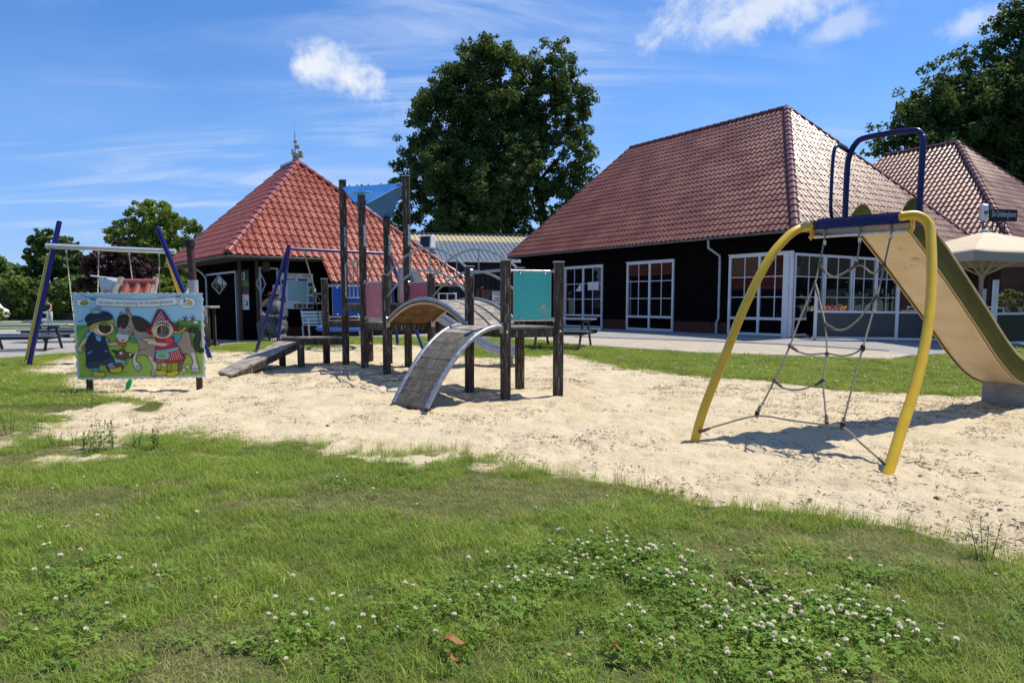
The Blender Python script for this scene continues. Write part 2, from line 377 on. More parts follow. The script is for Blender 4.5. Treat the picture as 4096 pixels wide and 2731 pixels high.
def build_ground():
    ys=np.concatenate([[-60,-30,-15,-8,-4,-1.5,0,.8],1.3*1.0068**np.arange(0,640),[110,130,160,220,320,500,900]])
    nx=430; f=np.linspace(-1,1,nx); W=np.where(ys<1.3,2.9+(1.3-ys)*1.6,.98*ys+1.6)
    X=f[None,:]*W[:,None]; Yg=np.repeat(ys[:,None],nx,1)
    near=(Yg>1)&(Yg<40)
    s=np.zeros(X.shape); dd=np.full(X.shape,-9.)
    s[near],dd[near]=sandmask(X[near],Yg[near])
    Z=elev(X,Yg)
    rel=relief(X,Yg)
    fade=np.clip((34-Yg)/14,0,1)*near
    Z=Z+np.where(near,(s*rel*.75+(1-s)*(fbm(X,Yg,1.2,21)-.5)*.05-.012*s)*fade,0)
    # paved areas stay smooth and lie just under their own sheets
    pv=np.zeros(X.shape,bool); nr=(Yg>8)&(Yg<60)
    pv[nr]=(sdist(KP,X[nr],Yg[nr])>-.3)|(sdist(PLAZA,X[nr],Yg[nr])>-.3)
    Z=np.where(pv,elev(X,Yg)-.02,Z)
    n=len(ys); vs=np.stack([X,Yg,Z],-1).reshape(-1,3)
    i=np.arange((n-1)*(nx-1)); r=i//(nx-1);c=i%(nx-1); a=r*nx+c
    q=np.stack([a,a+1,a+nx+1,a+nx],1).astype(np.int32)
    me=bpy.data.meshes.new('ground'); me.vertices.add(len(vs)); me.vertices.foreach_set('co',vs.ravel())
    me.loops.add(q.size); me.loops.foreach_set('vertex_index',q.ravel()); me.polygons.add(len(q))
    me.polygons.foreach_set('loop_start',np.arange(0,q.size,4,dtype=np.int32)); me.polygons.foreach_set('loop_total',np.full(len(q),4,np.int32))
    me.update(calc_edges=True); me.polygons.foreach_set('use_smooth',[True]*len(q))
    at_=me.attributes.new('sand','FLOAT','POINT'); at_.data.foreach_set('value',s.ravel().astype(np.float32))
    m=bpy.data.materials.new('ground_mat'); m.use_nodes=True; T=NT(m.node_tree); b=T.n['Principled BSDF']
    pos=T('ShaderNodeNewGeometry').outputs['Position']; sa=T('ShaderNodeAttribute',None,attribute_name='sand').outputs['Fac']
    st=T.vm('MULTIPLY',pos,(1,1,1))
    n1=T.noise(st,1.4,5,.6); n2=T.noise(st,9,6,.65); n3=T.noise(st,38,4,.7)
    sand=T.mix(T.ramp(n1,.35,.65),(.565,.475,.315),(.64,.55,.385)); sand=T.mix(T.math('MULTIPLY',T.ramp(n2,.55,.75),.5),sand,(.49,.385,.25))
    ph=T.ramp(T.noise(st,2.2,3,.6),.42,.62)
    deb=T.math('MULTIPLY',T.ramp(n3,.60,.68),T.math('ADD',T.math('MULTIPLY',ph,.6),.1))
    sand=T.mix(deb,sand,(.20,.145,.09))
    soil=T.mix(T.ramp(n2,.35,.65),(.06,.085,.02),(.10,.12,.035)); soil=T.mix(T.math('MULTIPLY',T.ramp(n3,.5,.7),.6),soil,(.20,.16,.09))
    col=T.mix(T.ramp(T.math('ADD',sa,T.math('MULTIPLY',T.math('SUBTRACT',n2,.5),.7)),.25,.6),soil,sand)
    T.l.new(col,b.inputs['Base Color']); b.inputs['Roughness'].default_value=.95; b.inputs['Specular IOR Level'].default_value=.15
    h=T.math('ADD',T.math('MULTIPLY',n2,1.),T.math('MULTIPLY',n3,.35))
    bn=T('ShaderNodeBump',{'Strength':1.,'Distance':.05,'Height':h}); T.l.new(bn.outputs[0],b.inputs['Normal'])
    me.materials.append(m)
    tag(mkobj('ground',me),'pale sandy playground ground with worn lawn around it','ground',kind='structure')
build_ground()
def sheet(name,P,mat,dz,step,label,cat):
    x0,y0=P.min(0);x1,y1=P.max(0)
    gx,gy=np.meshgrid(np.arange(x0,x1,step),np.arange(y0,y1,step)); gx=gx.ravel();gy=gy.ravel()
    k=sdist(P,gx,gy)>step*.3
    # densify outline
    bd=[]
    for i in range(len(P)):
        a,b=P[i],P[(i+1)%len(P)]; n=max(1,int(np.hypot(*(b-a))/step))
        bd+=[tuple(a+(b-a)*t/n) for t in range(n)]
    vs=[V(p) for p in bd]+[V((a,b)) for a,b in zip(gx[k],gy[k])]
    r=delaunay_2d_cdt(vs,[],[list(range(len(bd)))],1,1e-5)
    me=bpy.data.meshes.new(name); me.from_pydata([(p.x,p.y,el(p.x,p.y)+dz) for p in r[0]],[],[tuple(f) for f in r[2]])
    bm=bmesh.new(); bm.from_mesh(me); bmesh.ops.recalc_face_normals(bm,faces=bm.faces)
    if sum(f.normal.z for f in bm.faces)<0: bmesh.ops.reverse_faces(bm,faces=bm.faces)
    bm.to_mesh(me); bm.free(); me.materials.append(mat)
    return tag(mkobj(name,me),label,cat,kind='structure')
def pavemat(name,c1,c2,bw,bh,ang,mort):
    m=bpy.data.materials.new(name); m.use_nodes=True; T=NT(m.node_tree); b=T.n['Principled BSDF']
    pos=T('ShaderNodeNewGeometry').outputs['Position']
    mp=T('ShaderNodeMapping',{'Vector':pos,'Rotation':(0,0,ang)}).outputs[0]
    br=T('ShaderNodeTexBrick',{'Vector':mp,'Color1':(*c1,1),'Color2':(*c2,1),'Mortar':(*mort,1),'Scale':1.,'Mortar Size':.006,'Brick Width':bw,'Row Height':bh})
    n=T.noise(pos,.8,5,.6)
    T.l.new(T.mix(T.math('MULTIPLY',T.ramp(n,.4,.7),.45),br.outputs[0],(c2[0]*1.25,c2[1]*1.2,c2[2]*1.05)),b.inputs['Base Color'])
    b.inputs['Roughness'].default_value=.9
    T.l.new(T('ShaderNodeBump',{'Strength':.4,'Distance':.01,'Height':T.noise(pos,40,4)}).outputs[0],b.inputs['Normal']); return m
PAVE=pavemat('grey_pavers',(.25,.25,.26),(.29,.285,.28),.21,.105,.4,(.17,.165,.15))
sheet('pavement',KP,PAVE,.012,.5,'grey paved terrace and path in front of the black timber buildings','pavement')
sheet('plaza',PLAZA,pavemat('plaza_pavers',(.27,.265,.265),(.31,.305,.30),.2,.1,.2,(.2,.2,.19)),.012,1.2,'light grey paved square under the picnic tables','pavement')
# gravel strip between the lawn and the paving of the large building
gp=[(2075,1352),(2150,1361),(2290,1378),(2450,1389),(2800,1412),(3100,1422),(3300,1428),(3560,1439),(3640,1423),(3560,1408),(3300,1392),(3100,1380),(2800,1367),(2500,1357),(2300,1350),(2150,1346)]
sheet('gravel_path',np.array([tuple(G(*p))[:2] for p in gp]),pm('gravel_mat',(.36,.32,.25),(.43,.385,.30),2.5,.95,bump=.6,bsc=60,c3=(.27,.25,.21),s3=14),.022,.4,'beige gravel strip between lawn and grey paving','path')
# kerb stones between gravel and paving
def kerb():
    t=thing('kerb','low grey kerb row between gravel strip and paving','kerb',(0,0,0)); t['kind']='structure'
    pts=[G(*p) for p in [(2300,1350),(2500,1357),(2800,1367),(3100,1380),(3300,1392),(3560,1408)]]
    for a,b in zip(pts,pts[1:]):
        n=max(1,int((b-a).length/1.0))
        for i in range(n):
            p=a.lerp(b,i/n);q=a.lerp(b,(i+.985)/n); p.z=el(p.x,p.y)+.02;q.z=el(q.x,q.y)+.02
            MB().beam(p,q,.09,.05).build('kerb_stone','concrete',t)
kerb()
# grass islands far left on the square
for k,pp in enumerate([[(-300,1312),(300,1302),(700,1296),(700,1306),(300,1312),(-300,1324)],[(-300,1292),(400,1288),(400,1293),(-300,1299)],[(255,1330),(330,1318),(700,1312),(700,1348),(330,1352),(240,1352)]]):
    sheet('grass_strip',np.array([tuple(G(*p))[:2] for p in pp]),pm('far_grass_%d'%k,(.12,.19,.04),(.17,.24,.06),1.5,.9,bump=.6,bsc=12,bd=.08,c3=(.09,.15,.03),s3=5),.05,1.5,['mown grass strip crossing the paved square','narrow grass strip at the foot of the tall hedge','grass patch behind the photo board on the paved square'][k],'grass')
# ================= ROOF TILES =================
def tile_mesh(wd,L,amp,name,mat):
    n=8; vs=[];ov=.012
    xs=[-ov+(wd+2*ov)*i/n for i in range(n+1)]
    def prof(x): 
        t=(x/wd)%1.0
        return amp*(.5+.5*math.cos(2*math.pi*(t-.30)))**1.25
    lap=.05
    for x in xs: vs.append((x,-lap,prof(x)+.040))
    for x in xs: vs.append((x,L+.01,prof(x)+.012))
    for x in xs: vs.append((x,-lap+.004,prof(x)+.014))
    fs=[(i,i+1,n+2+i,n+1+i) for i in range(n)]+[(2*n+2+i,2*n+3+i,i+1,i) for i in range(n)]
    me=bpy.data.meshes.new(name); me.from_pydata(vs,[],fs); me.materials.append(M[mat])
    me.polygons.foreach_set('use_smooth',[True]*(2*n)); me.set_sharp_from_angle(angle=rad(50))
    return me,np.array(vs),fs
class Roof:
    """tiles over several planar faces; the 300 nearest whole tiles are objects, the rest one joined part"""
    def __init__(s,parent,wd,L,amp,mat,name):
        s.parent=parent;s.wd=wd;s.L=L;s.mat=mat
        s.me,s.tv,s.tf=tile_mesh(wd,L,amp,'roof_tile',mat); s.full=[];s.cut=[]
    def face(s,poly,notch=None):
        P=[V(p) for p in poly]; e=(P[1]-P[0]).normalized(); nrm=(P[1]-P[0]).cross(P[2]-P[0]).normalized()
        if nrm.z<0: nrm=-nrm
        up=nrm.cross(e); 
        if up.z<0: up=-up; e=-e
        O=P[0] if (P[1]-P[0]).dot(e)>0 else P[1]
        Q=np.array([((p-O).dot(e),(p-O).dot(up)) for p in P])
        # convexity not assumed for the test, only for the cutting edges
        nx0=int(math.floor(Q[:,0].min()/s.wd))-1; nx1=int(Q[:,0].max()/s.wd)+2
        for r in range(int(math.floor((Q[:,1].min()+.001)/s.L)),int(Q[:,1].max()/s.L)+1):
            for c in range(nx0,nx1):
                cs=np.array([(c*s.wd+a*s.wd,r*s.L+b*s.L) for a in(0,1) for b in(0,1)]+[(c*s.wd+.5*s.wd,r*s.L+.5*s.L)])
                d=sdist(Q,cs[:,0],cs[:,1])
                mt=Matrix(((e.x,up.x,nrm.x,0),(e.y,up.y,nrm.y,0),(e.z,up.z,nrm.z,0),(0,0,0,1)))
                j=random.gauss(0,.002); jz=abs(random.gauss(0,.002))
                pos=O+e*(c*s.wd+j)+up*(r*s.L+random.gauss(0,.004))+nrm*jz
                mt.translation=pos
                if d.min()>-.02: s.full.append((pos.length,mt))
                elif d.max()>-.02: s.cut.append((mt,Q,O,e,up,nrm))
    def cap(s,p,q,r,mat,step=.34):
        p,q=V(p),V(q); n=max(1,round((q-p).length/step)); x,y,z=frame(q-p)
        for i in range(n):
            a=p.lerp(q,i/n); b=p.lerp(q,(i+1.12)/n); mb=MB(); k=8
            for pt,rr,lift in((a,r*1.12,.02),(b,r*.92,.0)):
                mb.v+=[tuple(pt+z*lift+x*math.cos(t)*rr+z*math.sin(t)*rr*.85) for t in [math.pi*(-.06+1.12*j/k) for j in range(k+1)]]
            mb.f=[(j,k+1+j,k+2+j,j+1) for j in range(k)]+[tuple(range(k+1))]; mb.m=[0]*len(mb.f)
            mb.build('ridge_tile',mat,s.parent,smooth=50)
    def finish(s):
        s.full.sort(key=lambda t:t[0])
        for d,mt in s.full[:300]:
            o=mkobj('roof_tile',s.me,s.parent); o.matrix_basis=mt
        vs=[];fs=[];nb=len(s.tv); o=0
        for d,mt in s.full[300:]:
            A=np.array(mt); vs.append(s.tv@A[:3,:3].T+A[:3,3]); fs+=[tuple(i+o for i in f) for f in s.tf]; o+=nb
        vs=[tuple(p) for a in vs for p in a]
        for mt,Q,O,e,up,nrm in s.cut:
            bm=bmesh.new(); bm.from_mesh(s.me); bm.transform(mt)
            ctr=Q.mean(0)
            for i in range(len(Q)):
                a,b=Q[i],Q[(i+1)%len(Q)]
                if a[1]<.02 and b[1]<.02: continue      # eave: tiles overhang it
                dn=np.array([b[1]-a[1],-(b[0]-a[0])]); dn=dn/np.hypot(*dn)
                if (ctr-a)@dn>0: dn=-dn
                pc=O+e*float(a[0])+up*float(a[1]); pn=e*float(dn[0])+up*float(dn[1])
                bmesh.ops.bisect_plane(bm,geom=bm.verts[:]+bm.edges[:]+bm.faces[:],plane_co=pc,plane_no=pn,clear_outer=True)
            bm.verts.index_update(); o=len(vs)
            vs+=[tuple(v.co) for v in bm.verts]; fs+=[tuple(v.index+o for v in f.verts) for f in bm.faces]; bm.free()
        me=bpy.data.meshes.new('tile_field'); me.from_pydata(vs,[],fs); me.materials.append(M[s.mat])
        me.polygons.foreach_set('use_smooth',[True]*len(fs)); me.set_sharp_from_angle(angle=rad(50))
        mkobj('tile_field',me,s.parent,'stuff')
def gutter(parent,pts,r=.065,mat='gutter'):
    mb=MB()
    for a,b in zip(pts,pts[1:]):
        a,b=V(a),V(b); x,y,z=frame(b-a); k=6
        o=len(mb.v)
        for pt in(a,b): mb.v+=[tuple(pt+x*math.cos(t)*r+z*math.sin(t)*r) for t in [math.pi+math.pi*j/k for j in range(k+1)]]
        mb.f+=[(o+j,o+j+1,o+k+2+j,o+k+1+j) for j in range(k)]
    mb.m=[0]*len(mb.f); ob=mb.build('gutter',mat,parent,smooth=60)
    sm=ob.modifiers.new('t','SOLIDIFY'); sm.thickness=.008
class Wall:
    """vertical wall plane: origin O (x,y), direction e, outward normal n"""
    def __init__(s,O,e,n,parent): s.O=V((O[0],O[1],0)); s.e=V((e[0],e[1],0)); s.n=V((n[0],n[1],0)); s.par=parent
    def p(s,t,z,out=0.): return s.O+s.e*t+s.n*out+V((0,0,z))
    def rect(s,x0,y0,x1,y1):
        a=wp(s.O,s.e,x0,y0);b=wp(s.O,s.e,x1,y1);c=wp(s.O,s.e,x0,y1);d=wp(s.O,s.e,x1,y0)
        t0,t1=sorted((a[0],b[0])); return t0,t1,(b[1]+c[1])/2,(a[1]+d[1])/2
    def box(s,mb,t0,t1,z0,z1,o0,o1): return mb.box(s.p((t0+t1)/2,(z0+z1)/2,(o0+o1)/2),(abs(t1-t0),abs(o1-o0),abs(z1-z0)),(s.e,s.n,V((0,0,1))))
    def planks(s,t0,t1,z0,z1,h=.2,mat='blackwall',out=0.):
        n=max(1,round((z1-z0)/h)); h=(z1-z0)/n
        for i in range(n):
            a,b=z0+i*h,z0+(i+1)*h+.012
            mb=MB(); P=[s.p(t0,a,out+.0),s.p(t0,a,out+.030),s.p(t0,b,out+.010),s.p(t0,b,out)]
            mb.prism(P,s.e*(t1-t0)); mb.build('wall_board',mat,s.par)
    def window(s,t0,t1,z0,z1,cols,rows,panel=0.,fr=.07,mat='white',name='window',out=.0,leaves=2,blind=0.,mt=.022):
        w_=thing_part(name,s.par)
        fb=MB(); zi=z0+panel
        s.box(fb,t0,t0+fr,z0,z1,out-.03,out+.06); s.box(fb,t1-fr,t1,z0,z1,out-.03,out+.06)
        s.box(fb,t0+fr,t1-fr,z1-fr,z1,out-.03,out+.057); s.box(fb,t0+fr,t1-fr,z0,z0+fr,out-.03,out+.057)
        if panel: s.box(fb,t0+fr,t1-fr,zi-fr/2,zi+fr/2,out-.03,out+.055)
        for k in range(1,leaves):
            t=t0+(t1-t0)*k/leaves; s.box(fb,t-fr*.5,t+fr*.5,z0+fr,z1-fr,out-.03,out+.053)
        f=fb.build('window_frame',mat,w_,bevel=.004)
        for k in range(leaves):
            a=t0+(t1-t0)*k/leaves+(fr if k==0 else fr*.5); b=t0+(t1-t0)*(k+1)/leaves-(fr if k==leaves-1 else fr*.5)
            zb=zi+fr/2 if panel else z0+fr; zt=z1-fr
            if panel: 
                mb=MB(); s.box(mb,a,b,z0+fr,zi-fr/2,out-.02,out+.012); mb.build('kick_panel','greypanel' if mat!='white' else 'blackwall',w_)
            nc=cols//leaves
            for i in range(nc):
                for j in range(rows):
                    x0=a+(b-a)*i/nc+mt/2;x1=a+(b-a)*(i+1)/nc-mt/2;y0=zb+(zt-zb)*j/rows+mt/2;y1=zb+(zt-zb)*(j+1)/rows-mt/2
                    mb=MB(); s.box(mb,x0-.008,x1+.008,y0-.008,y1+.008,out-.012,out+.002); mb.build('pane','glassblind' if (blind and j==rows-1 and (blind==1 or k)) else 'glass',w_)
            for i in range(1,nc):
                mb=MB(); x=a+(b-a)*i/nc; s.box(mb,x-mt/2,x+mt/2,zb,zt,out-.01,out+.022); mb.build('glazing_bar',mat,w_)
            for j in range(1,rows):
                mb=MB(); y=zb+(zt-zb)*j/rows; s.box(mb,a,b,y-mt/2,y+mt/2,out-.01,out+.019); mb.build('glazing_bar',mat,w_)
        return w_
def thing_part(name,parent):
    """a part that only groups its own pieces"""
    o=bpy.data.objects.new(name,None); COL.objects.link(o); setpar(o,parent); o.empty_display_size=.1
    return o
# ================= LARGE BUILDING =================
def roof_part(parent,polys,z=-.03):
    mb=MB()
    for p in polys:
        o=len(mb.v); mb.add([V(q)+V((0,0,z)) for q in p],[tuple(range(len(p)))])
    ob=mb.build('roof','under',parent); return ob
bu=V((-.556,.831,0)).normalized(); bv=V((bu.y,-bu.x,0))
C1=V((8.5,21.6,0)); ZE=3.70; ZR=9.13
def B1(a,b,z): return C1+bu*a+bv*b+V((0,0,z))
def large_building():
    g0=.405
    t=thing('farm_hall','long black timber hall with brown tiled hipped roof and white windows','building',tuple(B1(7,6,g0)))
    LA,LB=15.6,12.; RA,RB=4.75,13.6
    fl=[B1(0,0,ZE),B1(LA,0,ZE),B1(RB,6,ZR),B1(RA,6,ZR)]; fr=[B1(0,LB,ZE),B1(0,0,ZE),B1(RA,6,ZR)]
    bk=[B1(LA,LB,ZE),B1(0,LB,ZE),B1(RA,6,ZR),B1(RB,6,ZR)]; en=[B1(LA,0,ZE),B1(LA,LB,ZE),B1(RB,6,ZR)]
    rf=roof_part(t,[fl,fr,bk,en])
    R=Roof(rf,.215,.335,.05,'tileB','roof_tile'); R.face(fl); R.face(fr); R.finish()
    up=V((0,0,.03))
    R.cap(B1(0,0,ZE)+up,B1(RA,6,ZR)+up,.13,'capB',.4); R.cap(B1(RB,6,ZR)+up,B1(RA,6,ZR)+up,.10,'capB',.4)
    R.cap(B1(0,LB,ZE)+up,B1(RA,6,ZR)+up,.10,'capB',.4); R.cap(B1(LA,0,ZE)+up,B1(RB,6,ZR)+up,.07,'capB',.4)
    MB().beam(B1(LA+.05,-.02,ZE+.02),B1(LA-.35,1.0,ZE+.95),.05,.2).build('verge_board','white',rf)
    # soffit closes the eaves
    MB().prism([B1(.0,.0,ZE-.12),B1(LA,0,ZE-.12),B1(LA,.6,ZE-.12),B1(.6,.6,ZE-.12)],(0,0,.06)).build('soffit','blackwall',t)
    MB().prism([B1(0,0,ZE-.12),B1(.6,.6,ZE-.12),B1(.6,LB,ZE-.12),B1(0,LB,ZE-.12)],(0,0,.06)).build('soffit','blackwall',t)
    gutter(t,[B1(LA,-.05,ZE-.03),B1(-.05,-.05,ZE-.03),B1(-.05,LB,ZE-.03)])
    zt=ZE-.12
    # walls
    W=Wall(B1(.45,.45,0),bu,-bv,t); W2=Wall(B1(.45,.45,0),bv,-bu,t)
    cb=MB(); W.box(cb,.02,LA-.9,g0-.1,zt,-.30,-.04); W2.box(cb,.3,LB-.9,g0-.1,zt,-.30,-.04); cb.build('wall','blackwall',t)
    W.box(b2:=MB(),LA-1.2,LA-.9,g0-.1,zt,-11,-.31); b2.build('wall','blackwall',t)
    r1=W.rect(2262,1066,2411,1312); r2=W.rect(2511,1046,2694,1322); r3=W.rect(2921,1016,3163,1340)
    zp=g0+.42; ztop=max(r1[3],r2[3],r3[3]); print('windows',r1,r2,r3)
    rs=[r3,r2,r1]; edge=.02
    for r in rs:
        if r[0]-edge>.1:
            W.planks(edge,r[0]-.01,zp,r[3],.2)
            pl=MB(); W.box(pl,edge,r[0]-.01,g0-.05,zp,-.02,.02); pl.build('brick_plinth','brick',t)
        edge=r[1]+.01
    W.planks(edge,LA-.9,zp,r1[3],.2); pl=MB(); W.box(pl,edge,LA-.9,g0-.05,zp,-.02,.02); pl.build('brick_plinth','brick',t)
    W.planks(.0,LA-.9,ztop,zt,.2)
    for r in rs:
        if ztop-r[3]>.02: W.planks(r[0],r[1],r[3],ztop,.2)
    for r in rs:
        W.window(r[0],r[1],g0+.03,r[3],4,3,panel=.52 if r is not r3 else .55,fr=.085,mt=.026,blind=2 if r is r3 else 0)
        ob=MB(); W.box(ob,r[0]-.015,r[0]+.05,g0+.02,r[3]+.03,.0,.085); W.box(ob,r[0]+.05,r[1]+.015,r[3]-.01,r[3]+.03,.0,.082); ob.build('window_surround','white',t)
    # corner post and glazed front under the hip
    cp=MB(); W.box(cp,-.02,.19,g0,r3[3]+.03,-.02,.075); cp.build('corner_post','white',t)
    e1=wp(W2.O,W2.e,3400,1200)[0]; e2=wp(W2.O,W2.e,3585,1200)[0]; e0=.17
    for a,b in((e0,(e0+e1)/2+.0),((e0+e1)/2+.02,e1),(e1+.06,(e1+e2)/2),((e1+e2)/2+.02,e2)):
        W2.window(a,b,g0+.03,r3[3]-.02,2,3,panel=.55,fr=.08,leaves=1,mt=.026,blind=1)
    W2.planks(-.05,LB-.9,r3[3],zt,.2)
    brick_panel(W2,e2+.03,LB-.9,g0-.05,r3[3],t)
    # downpipe
    x0=wp(W.O,W.e,2868,1000)[0]; x1=wp(W.O,W.e,2884,1100)[0]
    pts=[W.p(x0,ZE-.1,.45),W.p(x0,ZE-.35,.44),W.p(x1,ZE-.62,.09),W.p(x1,ZE-.8,.07),W.p(x1,g0+.55,.07),W.p(x1+.05,g0+.42,.11),W.p(x1+.05,g0+.02,.11)]
    MB().tube(pts,.045,8).build('downpipe','zinc',t,smooth=50)
    for z in(ZE-.9,g0+1.6,g0+.65): MB().tube([W.p(x1,z,.07),W.p(x1,z+.05,.07)],.052,8).build('pipe_bracket','zinc',t,smooth=50)
    # notices taped inside the glass, just proud of it
    for k,(a,b,c,d) in enumerate([(2302,1130,2326,1165),(2352,1128,2394,1160)]):
        x=W.rect(a,b,c,d); mb=MB()
        if k==0: mb.add([W.p(x[0],x[2],.006),W.p(x[1],x[2],.006),W.p(x[0],x[3],.006)],[(0,1,2)])
        else: W.box(mb,x[0],x[1],x[2],x[3],.004,.007)
        mb.build('notice','white',t)
def brick_panel(Wl,t0,t1,z0,z1,parent,bw=.22,bh=.075):
    mb=MB(); Wl.box(mb,t0,t1,z0,z1,-.05,.004); mb.build('brick_wall','mortar',parent)
    mb=MB(); r=0; z=z0
    while z<z1-.03:
        x=t0-(bw/2 if r%2 else 0)
        while x<t1:
            a,b=max(t0,x+.005),min(t1,x+bw-.005)
            if b-a>.03: Wl.box(mb,a,b,z+.005,min(z1,z+bh-.005),.0,.012+random.uniform(0,.003))
            x+=bw
        z+=bh; r+=1
    mb.build('bricks','brick',parent,kind='stuff')
large_building()
# ================= SECOND HALL (right) =================
C2=V((19.2,27.5,0))
def B2(a,b,z): return C2+bu*a+bv*b+V((0,0,z))
def second_building():
    g0=.41
    t=thing('farm_hall','brown tiled hipped hall of dark brick behind the beige parasol','building',tuple(B2(5,6,g0)))
    LA,LB=12.,13.; RA,RB=5.0,8.5; z0,z1=ZE-.05,9.12
    fl=[B2(0,0,z0),B2(LA,0,z0),B2(RB,6,z1),B2(RA,6,z1)]; fr=[B2(0,LB,z0),B2(0,0,z0),B2(RA,6,z1)]
    rf=roof_part(t,[fl,fr,[B2(LA,LB,z0),B2(0,LB,z0),B2(RA,6,z1),B2(RB,6,z1)],[B2(LA,0,z0),B2(LA,LB,z0),B2(RB,6,z1)]])
    R=Roof(rf,.23,.335,.055,'tileB','roof_tile'); R.face(fl); R.face(fr); R.finish(); up=V((0,0,.03))
    R.cap(B2(0,0,z0)+up,B2(RA,6,z1)+up,.13,'capB',.4); R.cap(B2(RB,6,z1)+up,B2(RA,6,z1)+up,.10,'capB',.4); R.cap(B2(0,LB,z0)+up,B2(RA,6,z1)+up,.09,'capB',.4)
    gutter(t,[B2(LA,-.05,z0-.03),B2(-.05,-.05,z0-.03),B2(-.05,LB,z0-.03)])
    zt=z0-.1
    MB().prism([B2(0,0,zt),B2(LA,0,zt),B2(LA,LB,zt),B2(0,LB,zt)],(0,0,.05)).build('soffit','darkwood',t)
    W=Wall(B2(.6,.6,0),bu,-bv,t); W2=Wall(B2(.6,.6,0),bv,-bu,t)
    c=MB(); W.box(c,.06,LA-1.2,g0-.1,zt,-.3,-.06); W2.box(c,.31,LB-1.2,g0-.1,zt,-.3,-.06); c.build('wall','blackwall',t)
    brick_panel(W,.0,LA-1.2,g0-.05,zt,t); brick_panel(W2,.02,LB-1.2,g0-.05,zt,t)
    for a in(1.6,3.7,5.8): W.window(a,a+1.3,g0+.5,g0+2.3,2,3,fr=.07,leaves=1,out=.03)
    for a in(2.2,5.2): W2.window(a,a+1.4,g0+.9,g0+2.2,2,2,fr=.07,leaves=1,out=.03)
second_building()
